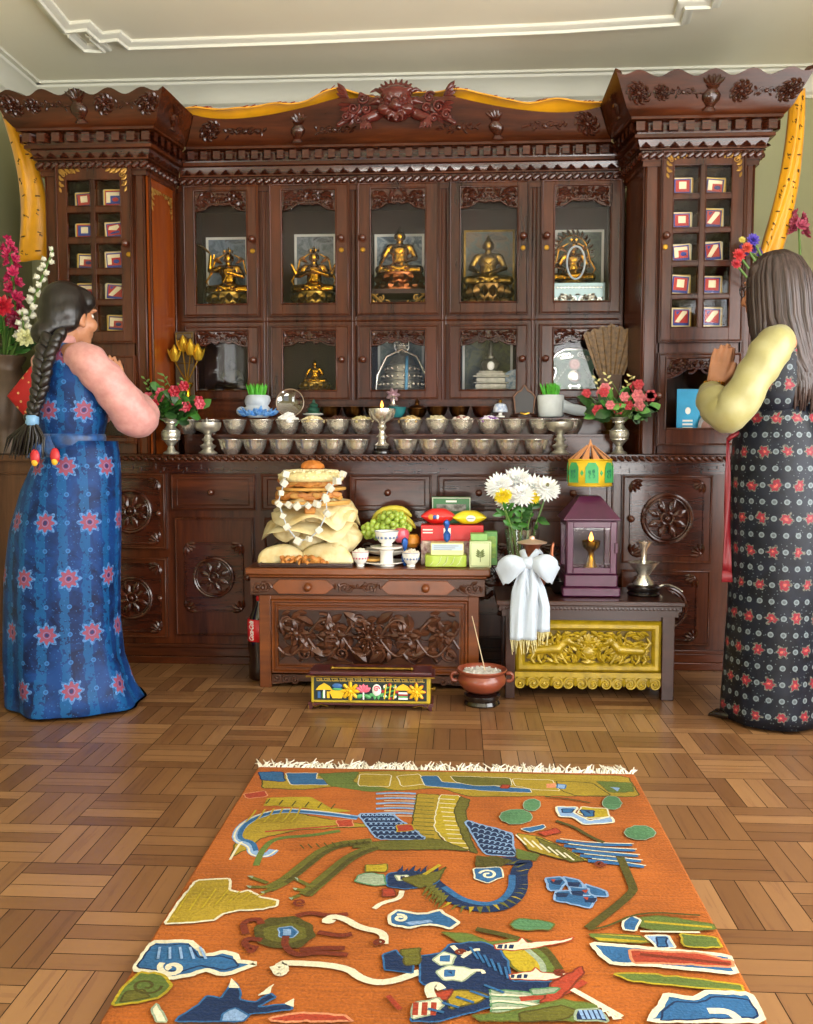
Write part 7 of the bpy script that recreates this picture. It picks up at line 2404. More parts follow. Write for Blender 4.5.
 MB().lathe([(.016, h * .95), (.016, h), (0, h)], c, 16).build('cap', mat('cap_red', 'c41a1a', .4), root)
 z1, z2 = az(640, yb, 255), az(618, yb, 255)
 lb = MB().lathe([(.0505, z1), (.0535, z1 + .002), (.0535, z2 - .002), (.0505, z2)], c, 28).build('label_band', mat('label_red', 'c4161c', .4), root, smooth=60)
 cu = bpy.data.curves.new('lettering', 'FONT'); cu.body = 'Coca-Cola'; cu.size = .036; cu.align_x = 'CENTER'; cu.align_y = 'CENTER'; cu.shear = .35; cu.extrude = .0004; cu.offset = .0008
 to = bpy.data.objects.new('tmp', cu); COL.objects.link(to)
 dg = bpy.context.evaluated_depsgraph_get(); dg.update()
 me = bpy.data.meshes.new_from_object(to.evaluated_get(dg)); bpy.data.objects.remove(to)
 bm = bmesh.new(); bm.from_mesh(me); bmesh.ops.triangulate(bm, faces=bm.faces[:]); bmesh.ops.subdivide_edges(bm, edges=[e for e in bm.edges if e.calc_length() > .006], cuts=2); bm.to_mesh(me); bm.free()
 R = .0537
 for v in me.vertices:
  s, t, n_ = v.co.x, v.co.y, v.co.z
  a = -PI / 2 - .55 + (-t) / R
  v.co = Vector(((R + n_) * math.cos(a), (R + n_) * math.sin(a), (z1 + z2) / 2 + s * .55))
 me.materials.append(M['white'])
 lo = bpy.data.objects.new('lettering', me); COL.objects.link(lo); lo.parent = lb
floor_things()
def rug():
 A_, B_, C_, D_ = gr(256, 771), gr(634, 777), gr(765, 1024), gr(105, 1024)
 xl = (A_.x + D_.x) / 2; xr = (B_.x + C_.x) / 2
 yt = (A_.y + B_.y) / 2
 yb = yt - 1.86
 H = .013
 root = thing('rug', 'orange wool rug with phoenix and dragon pattern and white fringe on the parquet', 'rug', ((xl + xr) / 2, (yt + yb) / 2, 0))
 def wool(name, c, v=.34):
  t = NT(name)
  a = srgb(c); b = tuple(x * (1 - v) for x in a[:3]) + (1,)
  n1 = t.noise(5, 4); n2 = t.noise(160, 3); n3 = t.noise(1.0, 3, t.mapped((6, 130, 1)))
  t.set(Base_Color=t.ramp(n1 * .4 + n2 * .35 + n3 * .25, [(.42, b), (.57, a)]), Roughness=.95, Sheen_Weight=.03)
  t.b.inputs['Specular IOR Level'].default_value = .15
  t.bump(n2 * .6 + n3 * .4, .8, .006)
  return t.mat
 C = dict(o=wool('wool_orange', 'a4581c', .36), w=wool('wool_cream', 'cdc6aa', .2), b=wool('wool_blue', '2c5c88'), n=wool('wool_navy', '15284a'), y=wool('wool_mustard', '9a8222'),
   g=wool('wool_olive', '5f5c1e'), e=wool('wool_green', '5a6a2c'), t=wool('wool_teal_green', '4f7a52'), r=wool('wool_red', '9c3a22'), m=wool('wool_maroon', '6d2a12'),
   p=wool('wool_peach', 'c9825a'), l=wool('wool_pale_blue', '7f9cc0'), k=wool('wool_gold', 'a8921f'), s=wool('wool_grey_green', '8d9a80'), d=wool('wool_dark_olive', '4a4414'))
 keys = list(C)
 mb = MB()
 e = .006
 mb.box(xl + e, xr - e, yb + e, yt - e, H - .003, H, 0)
 mb.add([(xl, yb, 0), (xr, yb, 0), (xr, yt, 0), (xl, yt, 0), (xl, yb, H - .005), (xr, yb, H - .005), (xr, yt, H - .005), (xl, yt, H - .005), (xl + e, yb + e, H), (xr - e, yb + e, H), (xr - e, yt - e, H), (xl + e, yt - e, H)],
  [(0, 1, 5, 4), (1, 2, 6, 5), (2, 3, 7, 6), (3, 0, 4, 7), (4, 5, 9, 8), (5, 6, 10, 9), (6, 7, 11, 10), (7, 4, 8, 11)], 0)
 lev = [0]
 AUTO = dict(y='d', k='g', e='g', g='d', b='n', l='b', r='m', t='e', s='t', n='b', w='s')
 LIM = (xl + .007, xr - .007, yb + .007, yt - .007)
 def cv(p):
  q = gr(p[0], p[1], H)
  return Vector((min(max(q.x, LIM[0]), LIM[1]), min(max(q.y, LIM[2]), LIM[3])))
 def smooth(pts, closed, it=2, q=.25):
  for _ in range(it):
   out = []
   n = len(pts)
   for i in range(n if closed else n - 1):
    a, b = pts[i], pts[(i + 1) % n]
    out += [a.lerp(b, q), a.lerp(b, 1 - q)]
   if not closed: out = [pts[0]] + out + [pts[-1]]
   pts = out
  return pts
 def dense(P):
  out = []
  n = len(P)
  for i in range(n):
   a, b = P[i], P[(i + 1) % n]
   k = max(1, int((b - a).length / .011))
   for j in range(k):
    q = a.lerp(b, j / k)
    d = Vector((noise.noise(Vector((q.x * 60, q.y * 60, 1))), noise.noise(Vector((q.x * 60, q.y * 60, 9))))) * .0042
    out.append(Vector((min(max(q.x + d.x, LIM[0]), LIM[1]), min(max(q.y + d.y, LIM[2]), LIM[3]))))
  return out
 def layer():
  lev[0] += 1
  return H + .0004 + lev[0] * .000012
 def poly(col, pts, edge=None, w=.010, sm=1):
  P = dense(smooth([cv(p) for p in pts], True, sm, .08))
  z = layer()
  a = sum(P[i].x * P[(i + 1) % len(P)].y - P[(i + 1) % len(P)].x * P[i].y for i in range(len(P)))
  if a < 0: P.reverse()
  mb.add([(p.x, p.y, z) for p in P], [tuple(range(len(P)))], keys.index(col))
  if edge: ribbon(edge, P, w * .62, True)
  elif col in AUTO and abs(a) > .0012: ribbon(AUTO[col], P, .004, True)
 def ribbon(col, P, w, closed):
  z = layer()
  n = len(P)
  vs, fs = [], []
  for i, p in enumerate(P):
   a = P[(i - 1) % n] if closed or i else p
   b = P[(i + 1) % n] if closed or i < n - 1 else p
   d = b - a
   d = d.normalized() if d.length > 1e-9 else Vector((1, 0))
   nn = Vector((-d.y, d.x))
   ww = w[i * len(w) // n] if isinstance(w, (list, tuple)) else w
   vs += [(p.x + nn.x * ww / 2, p.y + nn.y * ww / 2, z), (p.x - nn.x * ww / 2, p.y - nn.y * ww / 2, z)]
  for i in range(n if closed else n - 1):
   j = (i + 1) % n
   fs.append((2 * i, 2 * i + 1, 2 * j + 1, 2 * j))
  mb.add(vs, fs, keys.index(col))
 def line(col, pts, w=.012, sm=2, closed=False):
  ribbon(col, smooth([cv(p) for p in pts], closed, sm), w, closed)
 def swirl(col, px, py, R, a0, dr, w=.008, turns=1.3, asp=.55):
  line(col, [(px + R * (1 - .8 * t) * math.cos(a0 + dr * 2 * PI * turns * t), py + asp * R * (1 - .8 * t) * math.sin(a0 + dr * 2 * PI * turns * t)) for t in [k / 18 for k in range(19)]], w, 0)
 poly('y', [(262, 776), (262, 788), (300, 790), (340, 786), (395, 791), (440, 788), (470, 797), (560, 796), (640, 797), (628, 776), (500, 773), (380, 771)], None)
 poly('b', [(258, 772), (283, 772), (285, 782), (262, 780)]); poly('b', [(285, 773), (318, 773), (316, 779), (332, 780), (330, 785), (290, 785)], 'w', .005)
 poly('e', [(318, 774), (360, 772), (352, 782), (395, 790), (370, 792), (330, 786)]); poly('y', [(360, 774), (392, 775), (390, 787), (358, 786)], 'w', .005); poly('y', [(396, 776), (420, 774), (425, 784), (402, 787)], 'w', .005)
 poly('b', [(420, 776), (438, 776), (442, 782), (470, 784), (530, 789), (532, 793), (486, 791), (450, 788), (425, 786)], 'w', .004)
 poly('g', [(450, 776), (510, 778), (512, 786), (475, 786), (455, 782)], 'w', .004); poly('y', [(512, 779), (552, 780), (560, 791), (536, 790), (515, 786)], 'w', .004)
 poly('y', [(556, 781), (592, 783), (612, 796), (575, 796), (560, 790)]); poly('e', [(596, 781), (632, 783), (634, 792), (610, 793)]); poly('l', [(558, 784), (566, 785), (565, 789), (557, 788)]); poly('l', [(610, 787), (620, 788), (618, 792)])
 poly('p', [(546, 784), (556, 783), (556, 788), (547, 788)]); poly('r', [(502, 785), (510, 785), (508, 789), (500, 788)])
 poly('r', [(243, 794), (265, 791), (268, 796), (248, 799)], 'p', .006)
 poly('k', [(268, 798), (310, 797), (330, 808), (352, 811), (330, 813), (305, 808), (275, 806), (264, 806)], 'y', .006)
 poly('y', [(244, 826), (262, 816), (290, 812), (340, 822), (390, 826), (300, 830), (262, 838), (246, 850), (230, 858), (238, 838)])
 line('l', [(358, 818), (320, 813), (278, 810), (244, 822), (234, 840), (252, 845), (252, 854), (268, 856), (274, 850)], .026, 2)
 line('b', [(358, 818), (320, 813), (278, 810), (246, 822), (237, 839), (253, 842), (256, 851)], .013, 2)
 line('w', [(350, 815), (320, 811), (278, 808), (242, 821), (231, 840), (249, 846), (249, 855), (266, 858), (277, 850)], .005, 2)
 line('y', [(352, 822), (300, 820), (262, 830)], .012); line('r', [(338, 826), (300, 829), (265, 832)], .008); line('e', [(340, 831), (310, 836), (275, 838), (262, 850), (256, 866)], .016)
 line('w', [(230, 860), (238, 846), (242, 842)], .006)
 for k in range(5):
  line('l', [(376, 794 + 5 * k), (396, 793 + 5 * k), (416, 794 + 5 * k)], .012); line('w', [(384, 796 + 5 * k), (416, 796.5 + 5 * k)], .004)
 poly('y', [(417, 794), (440, 795), (436, 812), (434, 828), (446, 846), (420, 842), (412, 828), (414, 812)], None)
 for k in range(11): line('g', [(414, 798 + 4 * k), (434, 799 + 4 * k)], .005)
 poly('k', [(440, 795), (460, 796), (456, 812), (462, 830), (474, 852), (452, 848), (434, 828), (436, 812)], 'w', .005)
 for k in range(12): line('w', [(438 + k * 1.1, 799 + 4.4 * k), (455 + k * 1.2, 800 + 4.4 * k)], .004)
 poly('g', [(460, 797), (470, 800), (466, 812), (468, 832), (478, 854), (470, 852), (460, 832), (454, 812)])
 def scales(pts, rows, cols):
  poly('n', pts, 'l', .008)
  P = [Vector(p) for p in pts]
  for i in range(rows):
   for j in range(cols):
    u, v = (i + .5) / rows, (j + .5 + .5 * (i % 2)) / cols
    if v > .97: continue
    a = P[0].lerp(P[1], v); b = P[3].lerp(P[2], v); c = a.lerp(b, u)
    line('l', [(c.x - 3.6, c.y + .2), (c.x - 2.2, c.y - 1.6), (c.x, c.y - 2.2), (c.x + 2.2, c.y - 1.6), (c.x + 3.6, c.y + .2)], .0035, 1)
 scales([(358, 814), (391, 814), (428, 840), (377, 840)], 6, 8)
 scales([(463, 820), (482, 820), (515, 836), (518, 858)], 5, 7) if False else None
 scales([(464, 820), (512, 834), (516, 857), (484, 855)], 6, 7)
 poly('r', [(336, 821), (352, 820), (354, 827), (338, 828)], 'p', .005); poly('r', [(396, 826), (412, 825), (414, 831), (398, 833)], 'k', .005)
 poly('g', [(378, 842), (440, 840), (470, 852), (440, 850), (390, 851), (350, 848)])
 line('g', [(372, 842), (330, 846), (302, 868), (285, 882), (268, 890)], .034, 2); line('d', [(370, 843), (330, 848), (304, 870), (286, 884)], .014, 2)
 line('g', [(380, 846), (352, 856), (328, 876), (305, 896)], .034, 2); line('d', [(378, 848), (352, 858), (330, 878), (306, 897)], .014, 2)
 for a, b in (((268, 884), (250, 878)), ((266, 888), (248, 888)), ((272, 890), (262, 894)), ((312, 888), (296, 880)), ((308, 892), (294, 890)), ((300, 896), (290, 900))):
  line('g', [a, b], .012); poly('s', [(b[0] - 2, b[1] - 1.6), (b[0] + 3, b[1] - 1), (b[0] + 2, b[1] + 1.6)])
 line('n', [(500, 862), (528, 862), (518, 872), (520, 890), (508, 905), (486, 910), (460, 904), (440, 890), (428, 880)], .040, 2)
 line('b', [(512, 876), (512, 890), (502, 902), (486, 906), (462, 901), (444, 888)], .016, 2)
 r = random.Random(4)
 for k in range(24):
  t = k / 23
  cx, cy = (476 + 46 * math.cos(PI * (1.02 - 1.25 * t)), 882 + 26 * math.sin(PI * (1.02 - 1.25 * t)))
  dx, dy = cx - 476, (cy - 882) * 1.5
  L = math.hypot(dx, dy) or 1
  poly('g' if k % 3 else 'k', [(cx - 2.6, cy), (cx + 2.6, cy), (cx + 13 * dx / L, cy + 7.5 * dy / L)], None, sm=0)
 poly('n', [(388, 874), (412, 872), (440, 876), (438, 884), (424, 888), (404, 890), (386, 888)])
 for k in range(7): poly('n', [(396 + 6 * k, 874), (402 + 6 * k, 874), (403 + 6 * k, 866 + (k % 2) * 3)], None, sm=0)
 poly('w', [(394, 877), (408, 876), (410, 881), (398, 882)]); poly('n', [(400, 877.5), (405, 877.5), (405, 881), (400, 881)])
 poly('s', [(358, 876), (372, 874), (384, 876), (386, 886), (374, 887), (362, 884), (354, 883)]); poly('k', [(366, 866), (388, 865), (386, 873), (366, 873)], 'g', .006)
 poly('r', [(382, 890), (394, 890), (396, 897), (382, 898)], 'm', .006); line('w', [(402, 892), (400, 900), (382, 904), (374, 910)], .012); poly('g', [(400, 880), (440, 872), (446, 868), (438, 882), (420, 890)], None)
 line('k', [(424, 876), (440, 866)], .010)
 for k in range(6): poly('g', [(428 + 3 * k, 884 + 2.5 * k), (434 + 3 * k, 884 + 2.5 * k), (422 + 3 * k, 898 + 2.8 * k)], None, sm=0)
 poly('b', [(474, 870), (500, 868), (504, 878), (488, 884), (474, 880)], 'w', .006); swirl('w', 488, 876, 9, 3.4, 1, .007); poly('d', [(476, 857), (498, 858), (514, 862), (500, 868), (474, 868)])
 poly('y', [(515, 834), (540, 838), (566, 850), (590, 862), (560, 860), (530, 852)]); poly('g', [(535, 838), (556, 846), (585, 862), (570, 863), (548, 852)])
 for k in range(7): line('w', [(516 + 8 * k, 836 + 3 * k), (526 + 8 * k, 846 + 2.6 * k)], .005)
 poly('e', [(516, 850), (540, 856), (535, 862), (516, 860)])
 for k in range(5):
  line('b', [(556 + 8 * k, 842 + 5 * k), (590 + 6 * k, 846 + 4.6 * k), (632 + 3 * k, 846 + 5.5 * k)], .016); line('w', [(560 + 8 * k, 840 + 5 * k), (594 + 6 * k, 844 + 4.6 * k), (634 + 3 * k, 845 + 5.5 * k)], .004)
 for px, py, rx in ((532, 806, 9), (612, 804, 10), (516, 818, 17), (640, 834, 16)):
  poly('t', [(px + rx * math.cos(2 * PI * k / 10), py + (rx * .45 if rx > 12 else rx * .68) * math.sin(2 * PI * k / 10)) for k in range(10)], 's', .004)
 line('d', [(556, 822), (574, 828), (590, 838), (604, 844)], .012); line('d', [(620, 858), (632, 886), (634, 894), (588, 930)], .020); line('d', [(545, 798), (570, 800), (590, 804)], .006)
 poly('l', [(556, 808), (578, 808), (574, 814), (590, 822), (612, 818), (614, 824), (584, 826), (572, 818), (560, 818)], 'w', .010); poly('k', [(582, 808), (608, 810), (610, 818), (588, 820), (578, 814)], 'w', .007)
 poly('b', [(580, 811), (594, 812), (594, 818), (584, 818)]); poly('n', [(584, 812), (590, 812), (590, 815)]); poly('b', [(562, 810), (574, 810), (572, 814), (562, 814)])
 poly('b', [(520, 830), (544, 826), (546, 829), (530, 834)], 'w', .004); poly('r', [(538, 834), (556, 829), (562, 834), (545, 837)], 'm', .005)
 for q in (((545, 880), (560, 878), (566, 884), (560, 892), (549, 892)), ((562, 878), (580, 882), (584, 890), (570, 890)), ((584, 886), (606, 892), (608, 898), (590, 898)), ((556, 893), (580, 892), (596, 898), (592, 910), (572, 906), (554, 902)), ((568, 888), (588, 890), (590, 897), (572, 896))):
  poly('b', q, 'l', .009)
 for q in ((556, 884), (574, 886), (578, 895), (590, 902), (562, 897)): poly('n', [(q[0] - 7, q[1] - 2), (q[0] + 7, q[1] - 2.4), (q[0] + 5, q[1] + 2.6), (q[0] - 5, q[1] + 2)])
 for q in ((553, 882), (585, 893), (586, 900)): poly('r', [(q[0] - 3, q[1] - 1), (q[0] + 3, q[1] - 1.4), (q[0] + 1, q[1] + 2)])
 poly('y', [(196, 882), (230, 880), (230, 892), (240, 894), (248, 892), (262, 899), (278, 902), (276, 908), (256, 912), (240, 912), (222, 916), (214, 922), (196, 924), (164, 926), (180, 902)], 'w', .010)
 poly('b', [(152, 944), (190, 943), (200, 952), (204, 958), (222, 954), (236, 956), (238, 963), (256, 966), (240, 972), (226, 977), (206, 972), (190, 977), (172, 980), (152, 974), (132, 972)], 'w', .020)
 poly('b', [(152, 947), (188, 946), (199, 960), (222, 958), (234, 962), (238, 968), (224, 972), (200, 968), (180, 974), (136, 970)]); swirl('w', 172, 970, 13, -2.4, -1, .012, 1.25, .6)
 poly('b', [(388, 918), (398, 912), (420, 916), (440, 912), (452, 920), (460, 925), (450, 930), (428, 926), (408, 930), (390, 926)], 'w', .012); swirl('w', 400, 920, 7, -2, 1, .008); poly('l', [(402, 924), (430, 921), (436, 924), (410, 928)])
 poly('t', [(510, 926), (520, 920), (540, 922), (555, 926), (550, 932), (530, 932), (514, 931)], 'g', .006)
 poly('e', [(118, 990), (140, 974), (162, 976), (172, 988), (160, 1000), (140, 1004), (112, 1008)], 'k', .010); poly('g', [(126, 994), (144, 992), (150, 1000), (120, 1004)]); swirl('d', 146, 988, 16, 0, 1, .006)
 poly('d', [(254, 930), (268, 920), (295, 918), (312, 926), (316, 938), (300, 950), (272, 950), (256, 944)]); poly('g', [(262, 930), (290, 924), (306, 930), (308, 940), (290, 946), (264, 942)]); poly('b', [(278, 930), (292, 928), (298, 934), (292, 940), (278, 939)], 'l', .005); poly('l', [(283, 931), (291, 931), (291, 937), (283, 937)])
 for pts in (((246, 936), (242, 924), (258, 920), (262, 926)), ((262, 942), (246, 940), (244, 948), (258, 950)), ((286, 938), (284, 948), (296, 958), (318, 954), (348, 957)), ((300, 952), (320, 950), (345, 950)), ((318, 934), (340, 938), (352, 936)), ((296, 918), (310, 914), (330, 918), (348, 916))):
  line('m', pts, .015)
 for pts in (((326, 925), (330, 918), (344, 920), (360, 930), (384, 934), (384, 946)), ((274, 968), (280, 978), (286, 970), (276, 964), (345, 968), (362, 982), (386, 986), (420, 974))):
  line('w', pts, .018, 2)
 swirl('w', 328, 922, 6, 0, 1, .008); swirl('w', 281, 970, 8, .5, 1, .009)
 poly('n', [(172, 1024), (200, 1006), (206, 998), (222, 1000), (228, 990), (234, 982), (240, 992), (240, 1002), (256, 1004), (270, 996), (276, 1000), (256, 1010), (290, 1006), (292, 1012), (252, 1016), (240, 1024)], None, sm=1)
 poly('l', [(222, 1016), (236, 1010), (250, 1018), (244, 1024), (222, 1024)]);
 for q in (((228, 990), (232, 980), (240, 990)), ((258, 998), (274, 985), (270, 996)), ((284, 1006), (294, 1001), (293, 1010)), ((152, 1010), (158, 1006), (168, 1024), (156, 1024))): poly('w', q, None, sm=1)
 poly('r', [(270, 1020), (300, 1015), (345, 1018), (352, 1024), (272, 1024)], 'p', .009)
 poly('e', [(440, 934), (470, 936), (490, 944), (520, 940), (548, 950), (556, 966), (552, 984), (530, 982), (500, 960), (460, 944)]); poly('k', [(500, 952), (530, 950), (545, 966), (540, 980), (516, 972)]); line('d', [(476, 931), (510, 938), (545, 950), (560, 972)], .016); line('s', [(525, 950), (544, 966), (542, 980)], .012)
 poly('n', [(450, 946), (484, 944), (500, 952), (508, 964), (512, 984), (552, 984), (566, 992), (520, 1000), (495, 998), (490, 1010), (440, 1024), (410, 1024), (420, 1004), (460, 996), (420, 986), (420, 958), (440, 956)], None)
 poly('n', [(382, 956), (396, 952), (402, 960), (414, 968), (412, 976), (396, 974), (384, 972)]); poly('g', [(400, 952), (420, 950), (420, 966), (406, 968)])
 poly('w', [(432, 962), (444, 954), (456, 958), (452, 966), (440, 968)]); poly('b', [(440, 958), (450, 957), (450, 964), (440, 964)]); poly('w', [(436, 974), (448, 968), (466, 970), (476, 974), (462, 984), (444, 982)]); poly('b', [(444, 972), (456, 972), (454, 979), (444, 979)]); poly('n', [(448, 974), (452, 974), (452, 977)])
 line('w', [(452, 948), (462, 958), (468, 954)], .010); line('w', [(462, 960), (474, 952), (480, 952)], .008); line('w', [(462, 974), (482, 972), (484, 976)], .008)
 poly('y', [(446, 994), (470, 992), (490, 998), (476, 1006), (450, 1012)]); poly('r', [(430, 996), (454, 992), (448, 1002), (432, 1002)]); line('w', [(432, 1000), (428, 990), (436, 986), (442, 992)], .018)
 poly('w', [(412, 1006), (438, 1000), (444, 1008), (432, 1018), (412, 1022)]);
 for k in range(3): line('r', [(416 + 9 * k, 1005), (415 + 9 * k, 1018)], .010)
 line('r', [(388, 998), (400, 1012)], .010)
 for (a, b) in (((494, 950), (574, 942)), ((508, 980), (578, 976))):
  ax_, ay, bx, by = a[0], a[1], b[0], b[1]
  poly('w', [(ax_, ay - 3), (ax_ + 24, ay - 6), (ax_ + 28, ay - 10), (ax_ + 34, ay - 5), (bx - 10, by), (bx, by - 3), (bx - 2, by + 1), (bx - 30, by + 7), (ax_ + 20, ay + 3), (ax_ + 2, ay + 2)], 'r', .005)
  for k in range(3): poly('n', [(ax_ + 4 + 6 * k, ay - 3), (ax_ + 8 + 6 * k, ay - 3), (ax_ + 7 + 6 * k, ay + 1), (ax_ + 3 + 6 * k, ay + 1)])
 for k in range(7): poly('w' if k % 2 else 's', [(490, 992 + 3.5 * k), (520, 994 + 3 * k), (556 - 4 * k, 998 + 3.4 * k), (520, 1000 + 3 * k), (492, 998 + 3.5 * k)], None)
 line('r', [(520, 1002), (560, 998), (585, 984)], .014); poly('r', [(552, 986), (582, 968), (584, 976), (570, 992), (556, 1004), (540, 1006)]); poly('s', [(530, 992), (560, 990), (556, 996), (534, 998)])
 poly('e', [(470, 1018), (500, 1016), (540, 1008), (560, 1002), (600, 1008), (580, 1024), (480, 1024)]); poly('g', [(520, 1016), (560, 1008), (580, 1014), (560, 1024), (520, 1024)]); poly('n', [(576, 1012), (600, 1012), (608, 1024), (576, 1024)], 's', .008)
 for k in range(5): line('l', [(580 + 5 * k, 1013), (584 + 5 * k, 1022)], .006)
 for k in range(4): poly('w', [(596 + 5 * k, 1006 + 4 * k), (606 + 6 * k, 1010 + 4 * k), (598 + 5 * k, 1011 + 4 * k)], None, sm=0)
 line('w', [(572, 992), (590, 1002), (622, 1020)], .012)
 poly('e', [(640, 920), (660, 918), (712, 926), (716, 932), (660, 934), (640, 930)]); line('k', [(644, 924), (712, 930)], .008); poly('b', [(622, 924), (632, 918), (640, 922), (636, 934), (624, 932)], 'w', .008)
 poly('k', [(588, 936), (640, 938), (650, 946), (600, 944)]); line('e', [(590, 938), (645, 942)], .012); line('w', [(640, 934), (700, 935)], .006)
 poly('l', [(644, 938), (668, 938), (676, 950), (658, 952), (652, 944)], 'w', .008); poly('b', [(656, 940), (666, 940), (668, 950), (658, 950)]); poly('e', [(680, 936), (716, 940), (722, 950), (684, 950)], 'k', .008)
 poly('b', [(592, 946), (640, 950), (728, 958), (736, 976), (650, 968), (612, 966), (600, 958)], 'w', .018); poly('r', [(628, 952), (700, 956), (732, 964), (734, 970), (660, 966), (634, 966)], 'p', .010); line('m', [(640, 957), (730, 967)], .010)
 poly('e', [(612, 976), (640, 976), (700, 982), (742, 988), (744, 994), (690, 990), (630, 984)], 'k', .008)
 poly('b', [(660, 1010), (668, 998), (696, 1002), (708, 995), (752, 997), (768, 1024), (648, 1024)], 'w', .020); poly('b', [(664, 1014), (674, 1004), (698, 1006), (712, 1000), (748, 1002), (760, 1020), (660, 1024)]); line('w', [(708, 1014), (728, 1014), (738, 1022)], .016)
 line('d', [(588, 932), (606, 930), (640, 914), (700, 918)], .006);
 for px, py, R, a0, dr in ((452, 812, 0, 0, 1), (300, 905, 7, 1, 1), (460, 955, 5, 0, -1), (250, 952, 6, 2, -1), (560, 975, 6, 1, 1), (380, 945, 6, 2, 1), (600, 866, 6, 0, 1)):
  if R: swirl('m', px, py, R, a0, dr, .007)
 for k in range(6):
  line('k', [(256 + 9 * k, 812 - .6 * k), (252 + 9 * k, 818), (246 + 9 * k, 824)], .005); line('d', [(270 + 13 * k, 801 + k), (266 + 13 * k, 806 + k)], .004)
 for k in range(9): line('d', [(300 + 8 * k, 847 - .6 * k), (304 + 8 * k, 851 - .5 * k)], .004)
 for k in range(7): line('k', [(176 + 13 * k, 916 - 2.6 * k), (192 + 12 * k, 890 + k)], .004)
 for k in range(5): line('l', [(160 + 10 * k, 950), (158 + 12 * k, 962)], .005)
 for k in range(5): line('b', [(428 + 14 * k, 1012 - 6 * k), (444 + 15 * k, 1016 - 5 * k)], .006)
 for k in range(6): line('b', [(470 + 7 * k, 950 + 4 * k), (478 + 6 * k, 962 + 4 * k)], .005)
 body = mb.build('pile', [C[k] for k in keys], root, smooth=0)
 fb = MB(); rr = random.Random(9)
 n = 300
 for y_, s in ((yt, 1), (yb, -1)):
  for k in range(n):
   x = xl + .004 + (xr - xl - .008) * (k + rr.uniform(.2, .8)) / n
   L = rr.uniform(.035, .075); dx = rr.uniform(-.035, .035)
   p0 = Vector((x, y_ - s * .004, .009))
   fb.tube([p0, p0 + Vector((dx * .4, s * L * .45, rr.uniform(.0, .008))), p0 + Vector((dx, s * L, rr.uniform(-.005, .008)))], [.0024, .0024, .0012], 5)
 fb.build('fringe', wool('wool_fringe', 'e9e4d4', .1), root)
rug()
M['skin'] = mat('skin', 'b9805e', .45, 0, .12, 14, sub=.12)
M['hair_black'] = None
def hair_mat(name, c, c2, rough=.35):
 t = NT(name)
 n = t.noise(1.0, 5, t.mapped((90, 90, 4)))
 t.set(Base_Color=t.ramp(n, [(.3, srgb(c)), (.7, srgb(c2))]), Roughness=rough)
 t.bump(n, .35, .004)
 return t.mat
def flower_cloth(name, ground, ground2, N, h, r0, petal, outline, heart, dots, rough=.4, npet=8, patch=None, sheen=.2, ds=1.0, jit=.006):
 """woven cloth with rows of flowers running round the wearer: angle and height of the point give the repeat"""
 t = NT(name)
 x, y, z = t.xyz()
 ang = t.m('ARCTAN2', y, x)
 R = t.m('SQRT', x * x + y * y)
 u = ang * (N / (2 * PI)); v = z / h
 row = v.f('FLOOR')
 par = t.m('MODULO', row + 100.0, 2.0)
 u2 = u + par * .5
 fu = u2.f('FRACT') - .5; fv = v.f('FRACT') - .5
 n = t.noise(40, 3)
 dx = fu * (2 * PI / N) * R + (n - .5) * jit; dz = fv * h + (t.noise(37, 3) - .5) * jit
 r = t.m('SQRT', dx * dx + dz * dz)
 a = t.m('ARCTAN2', dz, dx)
 lob = a.f('MULTIPLY', float(npet)).f('COSINE')
 m_out = r.lt((lob * .22 + 1.12) * r0 * 1.22)
 m_in = r.lt((lob * .2 + 1.0) * r0)
 m_h = r.lt(r0 * .28)
 m_ring = t.m('MULTIPLY', r.lt(r0 * .45), r.gt(r0 * .38))
 u3 = u2 * 2.0 + .5; v3 = v * 2.0 + .5
 ex = (u3.f('FRACT') - .5) * (PI / N) * R; ez = (v3.f('FRACT') - .5) * (h / 2)
 rr = t.m('SQRT', ex * ex + ez * ez)
 d1 = t.m('MULTIPLY', rr.lt(r0 * .30 * ds), r.gt(r0 * 1.5))
 d2 = t.m('MULTIPLY', rr.lt(r0 * .16 * ds), r.gt(r0 * 1.5))
 g = t.ramp(t.noise(9, 4, None, .6, .8), [(.35, srgb(ground)), (.6, srgb(ground2))])
 if patch:
  bu = ((u * 2.0).f('FRACT') + (t.noise(26, 3) - .5) * .5).gt(.58)
  bn = t.noise(60, 2).gt(.42)
  g = t.mix(t.m('MULTIPLY', bu, bn) * .7, g, srgb(patch))
 sp = t.n('ShaderNodeTexVoronoi'); sp.inputs['Scale'].default_value = 75
 t.l(t.coord(), sp.inputs['Vector'])
 speck = X(t, sp.outputs['Distance']).lt(.17)
 g = t.mix(speck * .5, g, srgb(dots))
 c = t.mix(d1 * .9, g, srgb(dots))
 c = t.mix(d2 * .5, c, srgb(ground))
 c = t.mix(m_out * (t.noise(130, 2).gt(.5) * .5 + .35), c, srgb(outline))
 c = t.mix(m_in * 1.0, c, srgb(petal))
 c = t.mix(m_ring * .6, c, srgb(outline))
 c = t.mix(m_h * 1.0, c, srgb(heart))
 t.set(Base_Color=c, Roughness=rough, Sheen_Weight=sheen)
 t.b.inputs['Specular IOR Level'].default_value = .22
 t.bump(t.noise(220, 2), .12, .002)
 return t.mat
